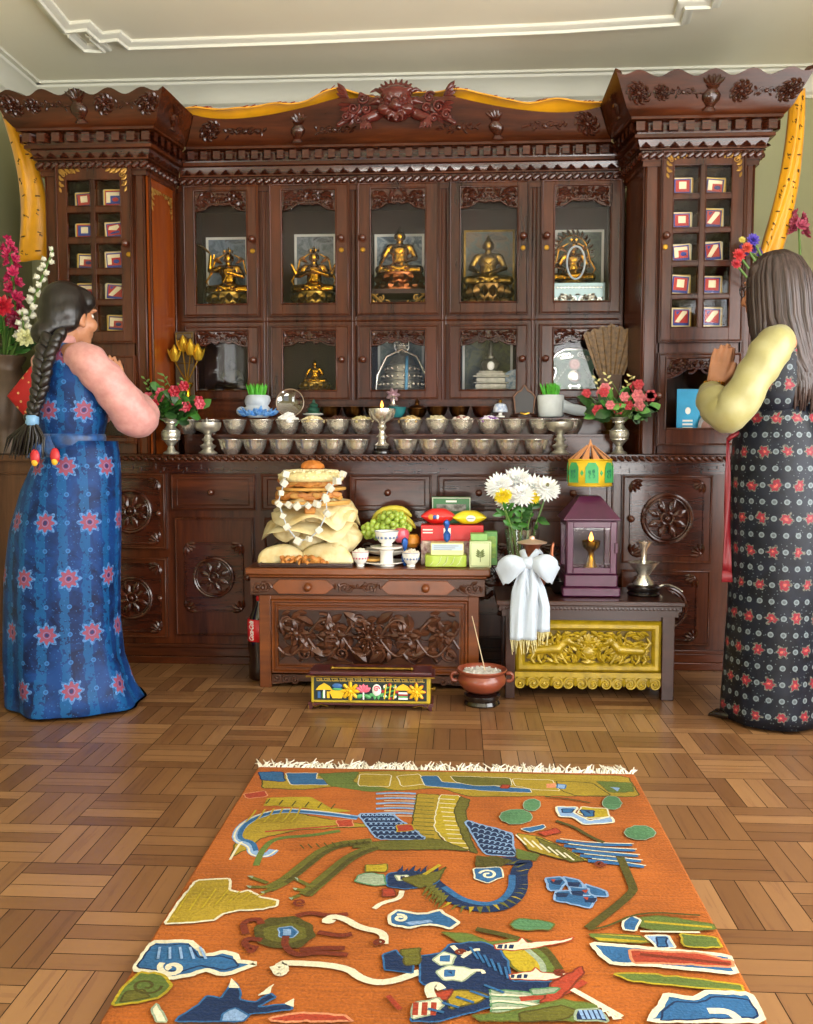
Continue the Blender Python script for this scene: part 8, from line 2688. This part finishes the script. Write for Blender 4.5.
class Woman:
 def __init__(self, base, fwd, label):
  self.b = Vector(base)
  f = Vector((fwd[0], fwd[1], 0)).normalized()
  self.F = f; self.Rv = Vector((f.y, -f.x, 0))
  self.root = thing('person', label, 'person', self.b)
 def L(self, r, f, z):
  return self.b + self.Rv * r + self.F * f + Vector((0, 0, z))
 def rot(self):
  return Matrix((( self.Rv.x, self.F.x, 0), (self.Rv.y, self.F.y, 0), (0, 0, 1)))
 def body(self, hz, sh, waist, el, wr, tip, hf, hr=0.0, hy=0.0, spread=.016, narrow=1.0):
  """hz: head centre (r,f,z); sh shoulder height; el/wr elbow and wrist (r,f,z) of the right side"""
  P = []
  L = self.L
  Rm = self.rot()
  turn = Matrix.Rotation(hr, 3, 'Z')
  tilt = Matrix.Rotation(hy, 3, 'X')
  H = lambda r, f, z: L(*hz) + Rm @ (turn @ (tilt @ Vector((r, f, z))))
  RH = Rm @ turn @ tilt
  e = lambda p, r: P.append(('e', H(*p), r, RH))
  k = lambda a, b, r1, r2: P.append(('c', a, b, r1, r2))
  e((0, -.012, .02), (.075, .094, .094)); e((0, .034, -.03), (.062, .06, .084)); e((0, .05, -.085), (.042, .042, .034)); e((0, .078, -.1), (.02, .018, .018))
  k(H(0, .09, .008), H(0, .105, -.034), .009, .014)
  for s in (-1, 1):
   e((s * .013, .096, -.038), (.011, .012, .009)); e((s * .04, .058, -.032), (.03, .034, .03)); e((s * .03, .08, .027), (.024, .012, .009))
   e((s * .078, -.006, -.016), (.011, .021, .033)); e((s * .077, .004, -.042), (.01, .012, .012))
  e((0, .091, -.058), (.022, .012, .007)); e((0, .089, -.07), (.019, .012, .008))
  k(H(0, -.012, -.07), L(0, -.025, sh - .01), .05, .056)
  k(L(-.11 * narrow, -.02, sh - .04), L(.11, -.02, sh - .04), .06, .06)
  P.append(('e', L(0, 0, sh - .16), (.15, .105, .17), Rm)); P.append(('e', L(0, 0, waist), (.125, .095, .14), Rm)); P.append(('e', L(0, -.01, waist - .17), (.125, .1, .15), Rm))
  for s in (-1, 1):
   k(L(s * .06, 0, waist - .2), L(s * .06, .01, .46), .062, .052); k(L(s * .06, .01, .46), L(s * .075, -.01, .09), .05, .034)
   k(L(s * .08, -.03, .035), L(s * .085, .11, .025), .034, .024)
   ks = narrow if s < 0 else 1.0
   E_, W_ = L(s * el[0] * ks, el[1], el[2]), L(s * wr[0], wr[1], wr[2])
   k(L(s * .16 * ks, -.02, sh - .05), E_, .05 * ks ** .5, .04); k(E_, W_, .042, .027)
   T = L(0, tip[0], tip[1]) - L(0, wr[1], wr[2]); T = T.normalized()
   side = self.Rv * s
   back = T.cross(self.Rv).normalized()
   if back.dot(self.F) < 0: back = -back          # away from the chest: the little-finger side
   p0 = W_ + side * 0
   pc = L(s * spread, wr[1], wr[2]) + T * .055
   k(W_, pc - T * .02, .025, .02)
   for q in (-.026, -.009, .009, .026): k(pc - T * .03 + back * q * .8, pc + T * .035 + back * q, .0145, .0125)
   for q, ln, rr in ((-.030, .068, .0088), (-.010, .078, .0092), (.011, .072, .009), (.031, .056, .008)):
    a = pc + T * .035 + back * q
    b_ = a + T * ln * .5 + side * .003; c_ = a + T * ln - side * .004
    k(a, b_, rr, rr * .92); k(b_, c_, rr * .92, rr * .72)
   th = pc - T * .012 - back * .028
   k(th, th - back * .02 + T * .03 - side * .006, .012, .0105); k(th - back * .02 + T * .03 - side * .006, th - back * .02 + T * .06 - side * .01, .0105, .008)
  o = organic('body', P, .005, M['skin'], self.root, 2)
  self.H, self.RH = H, RH
  mb = MB()
  for s in (-1, 1):
   mb.ell(H(s * .031, .0715, .003), (.012, .012, .0105), 12, 8, 0); mb.ell(H(s * .031, .0805, .003), (.006, .004, .006), 10, 6, 1)
  mb.build('eyes', [mat('eye_white', 'e6e2da', .3), mat('eye_dark', '1a0f0a', .2)] if 'eye_white' not in bpy.data.materials else [bpy.data.materials['eye_white'], bpy.data.materials['eye_dark']], o)
  mb = MB()
  for s in (-1, 1): mb.tube([H(s * .014, .09, .026), H(s * .032, .091, .032), H(s * .05, .078, .026)], [.003, .004, .002], 6)
  mb.build('eyebrows', self.hairm, o)
  return o
 def cloth(self, name, rings, mat_, n=96, folds=None, caps=True, parent=None, thick=0):
  rr = []
  for (z, cr, cf, a, b, *ex) in rings:
   fa = ex[0] if ex else 0
   ring = []
   for i in range(n):
    t = 2 * PI * i / n
    q = 1.0
    if folds and fa: q += fa * folds(t, z)
    ca, sa = math.cos(t), math.sin(t)
    ring.append(self.L(cr + a * q * ca, cf + b * q * sa, z))
   rr.append(ring)
  mb = MB(); mb.loft(rr, caps=caps)
  return mb.build(name, mat_, parent or self.root, smooth=180)
 def sleeve(self, name, pts, rad, mat_, seed=1, n=28, wr=.0045):
  P = [self.L(*p) for p in pts]
  out, rs = [], []
  m = len(P) - 1
  for i in range(m):
   p0, p1, p2, p3 = P[max(i - 1, 0)], P[i], P[i + 1], P[min(i + 2, m)]
   for k in range(8):
    t = k / 8
    out.append(0.5 * ((2 * p1) + (p2 - p0) * t + (2 * p0 - 5 * p1 + 4 * p2 - p3) * t * t + (3 * p1 - p0 - 3 * p2 + p3) * t ** 3))
    rs.append(rad[i] + (rad[i + 1] - rad[i]) * (3 * t * t - 2 * t ** 3))
  out.append(P[-1]); rs.append(rad[-1])
  mb = MB(); mb.tube(out, rs, n)
  r = random.Random(seed)
  c = len(out)
  for k in range(c):
   for j in range(n):
    v = mb.v[k * n + j]
    d = (v - out[k])
    if d.length < 1e-6: continue
    nz = noise.noise(v * 14 + Vector((seed, 0, 0))) + .6 * noise.noise(v * 32)
    cr = math.sin(k * 1.15 + 2.2 * math.sin(2 * PI * j / n + seed))
    mb.v[k * n + j] = v + d.normalized() * (wr * (nz + .55 * cr))
  return mb.build(name, mat_, self.root, smooth=180)
def side_parts(w, hair):
 pass
def woman_left():
 yb = gr(70, 717).y + .19
 bx = ax(66, yb)
 w = Woman((bx, yb, 0), (.56, .83), 'woman with a black braid in blue flowered dress and pink sleeves, praying with joined hands')
 w.hairm = hair_mat('black_hair', '0c0908', '221a17', .3)
 s = yb / F_PX
 zt = lambda py: az(py, yb, 66)
 head_z = zt(314)
 sh = zt(350)
 wst = zt(441)
 body = w.body((0, .03, head_z), sh, wst, (.245, .13, zt(420)), (.035, .235, zt(396)), (.2, zt(346)), 0, .06, -.06, narrow=.57)
 H, RH = w.H, w.RH
 P = [('e', H(0, -.022, .036), (.086, .098, .088), RH), ('e', H(0, -.055, -.01), (.08, .07, .085), RH), ('e', H(0, .02, .078), (.07, .06, .035), RH), ('e', H(0, -.085, -.062), (.058, .045, .05), RH), ('e', H(-.01, -.105, -.085), (.05, .045, .045), RH)]
 for q in (-1, 1):
  P += [('e', H(q * .066, -.03, .0), (.026, .058, .055), RH), ('e', H(q * .06, .036, .052), (.024, .034, .036), RH), ('c', H(q * .06, -.04, -.045), H(q * .02, -.09, -.07), .03, .03)]
 hair = organic('hair', P, .006, w.hairm, w.root, 14)
 bb = MB()
 path = [at(54, 338, yb - .12), at(47, 352, yb - .16), at(43, 368, yb - .175), at(41, 386, yb - .18), at(37, 402, yb - .18), at(32, 417, yb - .18)]
 def along(t):
  t = max(0, min(.9999, t)) * (len(path) - 1); i = int(t)
  return path[i].lerp(path[i + 1], t - i)
 N = 13
 for k in range(N):
  t = k / (N - 1)
  p = along(t)
  rr = .036 * (1 - .38 * t)
  for q in (-1, 1):
   R = Matrix.Rotation(q * .62, 3, 'Y')
   bb.ell(p + Vector((q * rr * .52, -.004 * q * (1 if k % 2 else -1), .008 * q)), (rr * .62, rr * .72, rr * 1.05), 12, 8, 0, R)
 bb.build('braid', w.hairm, hair)
 tp = path[-1]
 mb = MB(); mb.lathe([(.02, -.018), (.024, -.012), (.024, .012), (.02, .018)], tp - Vector((0, 0, .012)), 16); mb.build('hair_band', mat('pale_blue_band', '6f9ac0', .4), hair)
 tm = MB(); r = random.Random(2)
 for k in range(70):
  a = r.uniform(0, 2 * PI); q = .018 * math.sqrt(r.random())
  p0 = tp + Vector((q * math.cos(a), q * math.sin(a), -.02)); sp = 1 + 1.3 * r.random()
  e1 = tp + Vector((q * math.cos(a) * 2.1 * sp - .008, q * math.sin(a) * 1.2, -.075)); e2 = tp + Vector((q * math.cos(a) * 2.4 * sp - .022, q * math.sin(a) * 1.2 , -.125 - r.uniform(0, .03)))
  tm.tube([p0, e1, e2], [.004, .0045, .001], 5)
 tm.build('braid_end', w.hairm, hair)
 blue = flower_cloth('blue_brocade', '0b1a40', '113a76', 8.0, .205, .029, '85455c', '5484c0', '322f5c', '346cab', .5, 8, '10548a', .0)
 fold = lambda t, z: (math.sin(5 * t + 1.0) * .5 + math.sin(9 * t + 2.4 * z) * .35 + .5 * math.exp(-((t - 4.05) % (2 * PI)) ** 2 * 18)) * max(0, (1.02 - z))
 R_ = []
 for py, lx, rx, fa in ((441, 46, 118, 0), (450, 42, 119, .01), (466, 33, 120, .03), (490, 22, 120, .05), (530, 10, 119, .06), (575, 4, 117, .065), (620, 2, 116, .07), (655, 1, 119, .075), (685, 2, 129, .08), (705, 3, 138, .085), (716, 3, 141, .085)):
  z = max(.012, zt(py)); cxp = (lx + rx) / 2
  half = (rx - lx) / 2 * s
  dx = (cxp - 66) * s
  a = half * 1.02; b = half * .98
  R_.append((z, dx * .83, dx * .56, a, b, fa))
 R_[-1] = (.012,) + R_[-1][1:]
 skirt = w.cloth('skirt', list(reversed(R_)), blue, 128, fold, True)
 bod = [(wst - .012, .02, 0, .136, .118), (wst + .02, .022, .0, .14, .12), (wst + .07, .028, .002, .148, .128), (wst + .13, .03, .004, .152, .132), (wst + .19, .03, .0, .152, .125), (wst + .24, .026, -.008, .148, .11), (sh - .03, .018, -.014, .132, .092), (sh - .008, .01, -.018, .108, .08), (sh + .012, .004, -.02, .08, .07), (sh + .02, 0, -.02, .068, .062)]
 w.cloth('bodice', bod, blue, 96, lambda t, z: 0, True)
 belt = [(wst - .028, .02, 0, .143, .124), (wst - .014, .02, 0, .147, .128), (wst + .014, .022, 0, .147, .128), (wst + .026, .022, 0, .145, .125)]
 w.cloth('belt', belt, mat('blue_belt', '1c4f8c', .4, 0, .5, 30, col2='0f2a56', sheen=.2), 64)
 bm = MB()
 for px, py0, py1 in ((34, 436, 458), (54, 432, 457)):
  p0, p1 = at(46, 434, yb - .17), at(px, py1, yb - .185)
  bm.loft([[p0.lerp(p1, t) + Vector((q * (.012 + .014 * t), -.012 * math.sin(t * PI), 0)) for q in (-1, -.3, .3, 1)] for t in [k / 6 for k in range(7)]], caps=False, closed=False)
 bow = bm.build('bow', bpy.data.materials['blue_belt'], w.root, smooth=180, solid=.004)
 for px, py in ((35, 457), (55, 456)):
  em = MB()
  p = at(px, py, yb - .19); em.ell(p, (.018, .012, .03), 12, 8, 0); em.ell(p - Vector((0, .004, .02)), (.012, .01, .014), 10, 6, 1)
  em.build('bow_end', [bpy.data.materials['bow_red'], bpy.data.materials['bow_yellow']] if 'bow_red' in bpy.data.materials else [mat('bow_red', 'b8242c', .4), mat('bow_yellow', 'd9a52a', .4)], bow)
 pink = mat('pink_silk', 'cc958f', .45, 0, .12, 40, .08, 60, sheen=.1, col2='bf8480')
 w.cloth('collar', [(sh - .0, 0, -.02, .074, .066), (sh + .02, 0, -.02, .068, .062), (sh + .046, 0, -.016, .06, .058), (sh + .05, 0, -.016, .056, .054)], pink, 48)
 e2 = zt(418)
 for q in (1, -1):
  if q < 0:
   w.sleeve('sleeve', [(-.07, -.02, sh - .035), (-.1, .0, sh - .07), (-.125, .07, zt(390)), (-.14, .14, e2), (-.11, .2, zt(412)), (-.06, .235, zt(400)), (-.035, .238, zt(394))], [.055, .062, .06, .064, .06, .052, .046], pink, 2)
   continue
  w.sleeve('sleeve', [(q * .12, -.02, sh - .035), (q * .185, -.015, sh - .06), (q * .23, .05, zt(390)), (q * .25, .135, e2), (q * .19, .2, zt(412)), (q * .085, .235, zt(400)), (q * .045, .238, zt(394))], [.056, .066, .07, .076, .068, .056, .046], pink, 3 + q)
woman_left()
def woman_right():
 yb = gr(775, 731).y + .14
 bx = ax(778, yb)
 w = Woman((bx, yb, 0), (-.84, .54), 'woman with long loose brown hair in black flowered dress and pale green sleeves')
 w.hairm = hair_mat('brown_hair', '1d1412', '4a3a36', .34)
 s = yb / F_PX
 zt = lambda py: az(py, yb, 778)
 head_z = zt(287); sh = zt(336); wst = zt(412)
 w.body((0, .03, head_z), sh, wst, (.235, .1, zt(415)), (.03, .225, zt(388)), (.2, zt(350)), 0, -.05, -.1)
 H, RH = w.H, w.RH
 P = [('e', H(0, -.02, .03), (.088, .102, .092), RH), ('e', H(0, -.04, -.02), (.084, .08, .085), RH)]
 for q in (-1, 1): P += [('e', H(q * .07, .0, -.02), (.022, .07, .09), RH), ('e', H(q * .05, .035, .055), (.03, .034, .034), RH)]
 hair = organic('hair', P, .006, w.hairm, w.root, 3)
 hb = MB(); r = random.Random(6)
 zend = zt(402)
 for k in range(150):
  th = -2.45 + 4.9 * (k + r.uniform(0, 1)) / 150      # 0 = straight back
  lay = r.uniform(.98, 1.1)
  pts, rs = [], []
  ca, sa = math.cos(th), math.sin(th)
  for ph, zz in ((.35, .118), (.75, .085), (1.0, .03), (1.06, -.05), (1.05, -.12)):
   pts.append(H(sa * .083 * ph * lay, -.015 - ca * .098 * ph * lay, zz)); rs.append(.006 + .005 * min(1, ph))
  shp = w.L(sa * .105 * lay, -.05 - ca * .075 * lay, sh - .08)
  if abs(th) > 1.75: shp = w.L(sa * .10 * lay, .02 - ca * .06, sh - .06)
  ze = zend + r.uniform(-.05, .06) + (.12 if abs(th) > 1.7 else 0)
  mid = w.L(sa * .105, -.085 - ca * .055 * lay, (sh - .08 + ze) / 2)
  end = w.L(sa * .10 + r.uniform(-.012, .012), -.085 - ca * .05, ze)
  pts += [shp, mid, end]; rs += [.011, .0105, .003]
  hb.tube(pts, rs, 6)
 hb.build('long_hair', w.hairm, hair, smooth=180)
 gb = MB()
 for q in (-1, 1):
  gb.tube([H(q * .034 + .023 * math.cos(a), .101, .0 + .018 * math.sin(a)) for a in [2 * PI * k / 20 for k in range(20)]], .0018, 6, 0, True)
  gb.tube([H(q * .057, .10, .004), H(q * .078, .07, .006), H(q * .082, -.01, .004)], .0018, 6)
 gb.tube([H(-.011, .102, .004), H(.011, .102, .004)], .0018, 6)
 gb.build('spectacles', mat('spectacle_black', '141212', .3), w.root)
 blk = flower_cloth('black_brocade', '0d0f15', '181c27', 13.0, .115, .0150, '7c2230', '6a6a60', 'c0564c', '6f7a7e', .4, 6, None, .0, 2.2, .03)
 R_ = []
 for py, lx, rx, fa in ((405, 742, 812, 0), (418, 738, 815, .0), (440, 735, 822, .015), (480, 733, 826, .025), (540, 735, 828, .03), (600, 735, 828, .035), (660, 733, 828, .04), (705, 731, 829, .045), (727, 731, 830, .045)):
  z = max(.012, zt(py)); cxp = (lx + rx) / 2; half = (rx - lx) / 2 * s; dx = (cxp - 778) * s
  R_.append((z, dx * .54, -dx * .84, half * 1.0, half * .98, fa))
 R_[-1] = (.012,) + R_[-1][1:]
 fold = lambda t, z: (math.sin(4 * t + .5) * .5 + math.sin(7 * t + 3 * z) * .35) * max(0, 1.1 - z)
 w.cloth('skirt', list(reversed(R_)), blk, 128, fold, True)
 bod = [(wst - .012, 0, 0, .135, .115), (wst + .05, 0, .0, .146, .122), (wst + .11, 0, .004, .16, .128), (wst + .17, 0, .0, .162, .12), (sh - .06, 0, -.01, .155, .1), (sh - .02, 0, -.016, .125, .082), (sh + .004, 0, -.02, .09, .07), (sh + .014, 0, -.02, .07, .062)]
 w.cloth('bodice', bod, blk, 96, None, True)
 org = mat('orange_print', 'c8482a', .5, 0, 0, 34, col2='d9a04a')
 w.cloth('collar', [(sh - .03, 0, -.012, .134, .094), (sh - .012, 0, -.016, .118, .086), (sh + .012, 0, -.018, .082, .073), (sh + .045, 0, -.012, .062, .06), (sh + .05, 0, -.012, .058, .056)], org, 48)
 sh_ = MB()
 n = 16
 rings = []
 for k in range(n + 1):
  t = k / n
  c = w.L(.17 + .03 * t, -.03 - .06 * t, sh - .05 - .3 * t)
  rings.append([c + w.Rv * (.02 * math.cos(2 * PI * j / 14)) + w.F * ((.075 + .03 * math.sin(t * 3)) * math.sin(2 * PI * j / 14)) for j in range(14)])
 sh_.loft(rings); sh_.build('shawl', org, w.root, smooth=180)
 sat = mat('pale_green_satin', '9c9668', .42, 0, .14, 18, .1, 40, sheen=.1, col2='958e58')
 for q in (-1, 1):
  w.sleeve('sleeve', [(q * .11, -.02, sh - .03), (q * .165, -.015, sh - .055), (q * .205, .03, zt(378)), (q * .235, .1, zt(413)), (q * .19, .165, zt(405)), (q * .095, .21, zt(396)), (q * .055, .222, zt(391))], [.055, .066, .064, .068, .062, .05, .042], sat, 5 + q)
 mb = MB()
 for k in range(3):
  c = w.L(-.04 + .004 * k, .222, zt(385 - 2 * k)); T = Vector((.1, .05, 1)).normalized()
  s1 = T.orthogonal().normalized(); s2 = T.cross(s1)
  for j in range(18):
   a = 2 * PI * j / 18
   mb.ell(c + s1 * .034 * math.cos(a) + s2 * .034 * math.sin(a), .0048, 7, 5)
 mb.build('bracelet', M['gold'], w.root)
 rb = MB()
 top = at(728, 440, yb - .02); bot = at(727, 572, yb - .03)
 rb.loft([[top.lerp(bot, t) + Vector((q * (.006 + .009 * t), .006 * math.sin(t * 9 + q * 2), 0)) for q in (-1, -.4, .3, 1)] for t in [k / 14 for k in range(15)]], caps=False, closed=False)
 rb.tube([top + Vector((.045, -.01, .03)), top + Vector((.01, -.004, .012)), top], .007, 8)
 for k in range(24):
  x = -.015 + .030 * k / 23
  rb.tube([bot + Vector((x, 0, .004)), bot + Vector((x * 1.15, -.004, -.035))], .0016, 4)
 rb.build('ribbon', mat('red_ribbon', '7d1620', .45, 0, .15, 40), w.root, smooth=180, solid=.003)
 for q, nm in ((-1, 'shoe'), (1, 'shoe')):
  mb = MB()
  rings = []
  for k in range(13):
   t = k / 12
   wd = .045 * (1 - abs(2 * t - .9) ** 3 * .55) if t < .97 else .018
   hh = .07 * (1 - .62 * t) if t < .97 else .012
   rings.append([w.L(q * .08 + wd * math.cos(2 * PI * j / 16), -.09 + .285 * t, max(0.001, hh / 2 + hh / 2 * math.sin(2 * PI * j / 16) * 1.0)) for j in range(16)])
  mb.loft(rings); mb.build(nm, M['black'], w.root, smooth=60)
woman_right()
def side_table(x0, x1, lab):
 root = thing('side_cabinet', lab, 'cabinet', ((x0 + x1) / 2, YF + .2, 0))
 w = wood('side_wood', '4a3020', '6d4a32', .4, 'z', .2) if 'side_wood' not in bpy.data.materials else bpy.data.materials['side_wood']
 zt = .955
 mb = MB(); mb.box(x0 + .01, x1 - .01, YF + .02, YF + .5, 0.0, zt - .03); b = mb.build('body', w, root, smooth=0)
 MB().box(x0, x1, YF, YF + .51, zt - .03, zt).build('top', w, root, bevel=.004)
 mb = MB(); rim(mb, x0 + .04, x1 - .04, .12, zt - .08, YF + .02, .012, .008); mb.build('door_moulding', w, b)
 return zt + .001
def big_vase(x, y, z, lab, seed, spikes, blooms, extra=(), vh=.36):
 c = Vector((x, y, z))
 root = thing('tall_vase', lab, 'vase', c)
 mat_ = mat('brown_pottery', '5a4634', .4, .2, .35, 12, .1, 30) if 'brown_pottery' not in bpy.data.materials else bpy.data.materials['brown_pottery']
 k = vh / .36
 MB().lathe([(r_, h * k) for r_, h in [(.075, 0), (.08, .012), (.07, .03), (.095, .1), (.12, .19), (.115, .25), (.085, .3), (.08, .325), (.1, .352), (.102, .36), (.09, .355), (.07, .32), (0, .3)]], c, 36).build('vase', mat_, root, smooth=60)
 top = c + Vector((0, 0, vh))
 st, lf = MB(), MB(); r = random.Random(seed)
 for (pts, mname, col, R, n, t0) in spikes:
  P = [top - Vector((0, 0, .1))] + pts
  st.tube(P, [.006] * (len(P) - 1) + [.003], 6)
  fb = MB()
  def al(t):
   t = max(0, min(.9999, t)) * (len(pts) - 1); i = int(t); return pts[i].lerp(pts[i + 1], t - i)
  for k in range(n):
   t = t0 + (1 - t0) * k / n
   p = al(t); q = 1.05 - .5 * (k / n)
   a = k * 2.4
   d = Vector((math.cos(a), -.45 + .5 * math.sin(a), .35)).normalized()
   if mname == 'bells':
    pp = p + d * R * .8
    Q = d.to_track_quat('Z', 'Y').to_matrix()
    fb.ell(pp, (R * .62 * q, R * .62 * q, R * .7 * q), 10, 8, 0, Q)
    for j in range(4):
     b_ = 2 * PI * j / 4 + k
     fb.leaf(pp, Q @ Vector((math.cos(b_), math.sin(b_), .5)), Q @ Vector((0, 0, 1)), R * .95 * q, R * .7 * q, R * .2, 0, .3)
   else:
    pp = p + d * R * .5
    Q = d.to_track_quat('Z', 'Y').to_matrix()
    for ring, (e_, sc_) in enumerate(((.35, 1.0), (.9, .75))):
     for j in range(6):
      b_ = 2 * PI * (j + .5 * ring) / 6 + k
      fb.leaf(pp, Q @ Vector((math.cos(b_), math.sin(b_), e_)), Q @ Vector((-math.cos(b_) * e_, -math.sin(b_) * e_, 1)), R * 1.25 * q * sc_, R * .9 * q * sc_, R * .16, 0, .25)
    fb.ell(pp, R * .25 * q, 8, 6)
  fb.build('flower_spike', mat('petal_' + col, col, .5, 0, .3, 60) if 'petal_' + col not in bpy.data.materials else bpy.data.materials['petal_' + col], root)
 for p, R, col in blooms:
  st.tube([top - Vector((0, 0, .08)), top.lerp(p, .5) + Vector((0, .02, .02)), p], .005, 6)
  fb = MB()
  look = Vector((.2, -1, .35)).normalized(); Q = look.to_track_quat('Z', 'Y').to_matrix()
  for ring in range(4):
   el = (-.1, .3, .7, 1.1)[ring]; nn = (9, 8, 7, 5)[ring]
   for j in range(nn):
    a = 2 * PI * (j + .5 * ring) / nn
    d = Vector((math.cos(a) * math.cos(el), math.sin(a) * math.cos(el), math.sin(el)))
    fb.leaf(p, Q @ d, Q @ Vector((-math.cos(a) * math.sin(el), -math.sin(a) * math.sin(el), math.cos(el))), R * (1, .95, .8, .6)[ring], R * .55, R * .1, 0, .2)
  fb.ell(p, R * .3, 10, 8)
  fb.build('bloom', mat('petal_' + col, col, .5, 0, .25, 60) if 'petal_' + col not in bpy.data.materials else bpy.data.materials['petal_' + col], root)
 for k in range(34):
  a = r.uniform(0, 2 * PI); e = r.uniform(.2, 1.3)
  d = Vector((math.cos(a) * math.cos(e), math.sin(a) * math.cos(e) * .7 - .1, math.sin(e)))
  L = r.uniform(.04, .2)
  st.tube([top - Vector((0, 0, .04)), top + d * L], .003, 5)
  lf.leaf(top + d * L * .7, d + Vector((r.uniform(-.4, .4), -.2, r.uniform(-.4, .2))), (r.uniform(-.4, .4), -1, .5), r.uniform(.08, .14), r.uniform(.035, .055), .008, r.randrange(2), -.25)
 st.build('stems', M['stem'], root); lf.build('leaves', [M['leaf'], M['leaf2']], root)
def side_flowers():
 x0, x1 = XL + .04, xLo - .025
 zt = side_table(x0, x1, 'brown side cabinet under the vase of flower spikes, behind the braided woman')
 y = YF + .12
 cx = ax(6, y)
 cx = max(cx, XL + .16)
 T = lambda px, py, dy=0: at(px, py, y + dy)
 big_vase(cx, y, zt, 'tall brown vase of pink and white flower spikes behind the braided woman', 5,
   [([T(16, 345), T(15, 300, -.14), T(12, 262, -.19), T(7, 240, -.18)], 'open', 'c42a5c', .034, 20, .12),
   ([T(22, 345), T(30, 312, -.16), T(42, 278, -.23), T(53, 250, -.23)], 'bells', 'e4e3cf', .026, 20, .15),
   ([T(18, 350), T(24, 330, -.16), T(22, 312, -.2)], 'bells', 'e4e3cf', .026, 7, .2)],
   [(T(2, 306, -.2), .055, 'c41f34'), (T(26, 338, -.24), .045, 'dfe0a8'), (T(14, 322, -.16), .035, '7a2038')], vh=az(356, y, 100) - zt)
 t = NT('red_dotted')
 vo = t.n('ShaderNodeTexVoronoi'); vo.inputs['Scale'].default_value = 34
 t.l(t.coord(), vo.inputs['Vector'])
 t.set(Base_Color=t.mix(X(t, vo.outputs['Distance']).lt(.22), srgb('b81d22'), srgb('e0b070')), Roughness=.5)
 yv = YF - .06
 mb = MB()
 a, b, c, d = at(40, 356, yv), at(8, 396, yv), at(42, 436, yv), at(46, 396, yv)
 rings = []
 n = 16
 for k in range(n + 1):
  q = k / n
  pl = (a.lerp(b, q * 2) if q < .5 else b.lerp(c, q * 2 - 1)); pr = (a.lerp(d, q * 2) if q < .5 else d.lerp(c, q * 2 - 1))
  m_ = (pl + pr) / 2; hw = (pr.x - pl.x) / 2 + .004
  rings.append([m_ + Vector((hw * math.cos(2 * PI * j / 16), .022 * math.sin(q * PI) ** .6 * math.sin(2 * PI * j / 16) + .003 * math.sin(6 * q + j), 0)) for j in range(16)])
 mb.loft(rings)
 solo(mb, 'dotted_cloth', t.mat, 'red yellow-dotted cloth bundle hanging between the vase and the braided woman', 'cloth', smooth=180)
 x0, x1 = xRo + .17, XR - .04
 zt = side_table(x0, x1, 'brown side cabinet hidden behind the long-haired woman')
 cx = x0 + .2
 T = lambda px, py, dy=0: at(px, py, y + dy)
 big_vase(cx, y, zt, 'tall brown vase of red, blue and pink flowers behind the long-haired woman', 9,
   [([T(790, 300), T(770, 270, -.02), T(744, 246, -.24)], 'open', '6a4fb0', .026, 5, .8), ([T(800, 300), T(800, 250, .02), T(798, 214, .04)], 'open', 'b8506a', .035, 7, .72)],
   [(T(739, 255, -.26), .03, 'd23c3c'), (T(747, 248, -.27), .026, 'd2503c'), (T(736, 264, -.26), .024, 'c43a44'), (T(753, 240, -.25), .03, '5a48b8'), (T(742, 240, -.25), .016, 'd9c860')], vh=.34)
side_flowers()
def lights():
 cam = bpy.data.cameras.new('camera')
 co = bpy.data.objects.new('camera', cam)
 COL.objects.link(co)
 cam.sensor_fit = 'VERTICAL'
 cam.sensor_height = 24.0
 cam.lens = F_PX / 1024 * 24.0
 cam.clip_start = 0.05
 co.location = (0, 0, EYE)
 co.rotation_euler = (PI / 2 - PITCH, 0, YAW)
 S.camera = co
 w = bpy.data.worlds.new('sky'); S.world = w
 w.use_nodes = True
 w.node_tree.nodes['Background'].inputs[0].default_value = (0.75, 0.87, 1.0, 1)
 w.node_tree.nodes['Background'].inputs[1].default_value = 1.0
 def area(name, loc, rot, sx, sy, e, c):
  l = bpy.data.lights.new(name, 'AREA'); l.shape = 'RECTANGLE'; l.size = sx; l.size_y = sy; l.energy = e; l.color = c
  o = bpy.data.objects.new(name, l); COL.objects.link(o); o.location = loc; o.rotation_euler = rot
  return o
 area('front_window_light', (1.5, YB - .12, 1.22), (PI / 2, 0, 0), .98, 2.2, 75, (1.0, 0.98, 0.95))
 area('right_window_light', (XR + .12, .85, 1.4), (0, PI / 2, 0), 2.0, 4.2, 165, (1.0, 0.97, 0.93))
 area('left_fill_light', (XL - .12, -.4, 1.6), (0, -PI / 2, 0), 1.4, 1.8, 45, (1.0, 0.96, 0.9))  # added fill lamp outside the made-up left window
 area('terrace_light', (-.45, YB - .75, .03), (PI / 2 + 1.0, 0, 0), 1.4, .5, 100, (1.0, .96, .88))
 sn = bpy.data.lights.new('sun', 'SUN'); sn.energy = 9.0; sn.angle = math.radians(1.5); sn.color = (1.0, .95, .86)
 so = bpy.data.objects.new('sun', sn); COL.objects.link(so); so.location = (2, -4, 5)
 so.rotation_euler = Vector((-.3, .55, -.8)).to_track_quat('-Z', 'Y').to_euler()
 S.view_settings.view_transform = 'Standard'
 S.view_settings.look = 'None'
 S.view_settings.gamma = 1.0
 S.view_settings.exposure = 0.38
 S.view_settings.use_curve_mapping = False
lights()
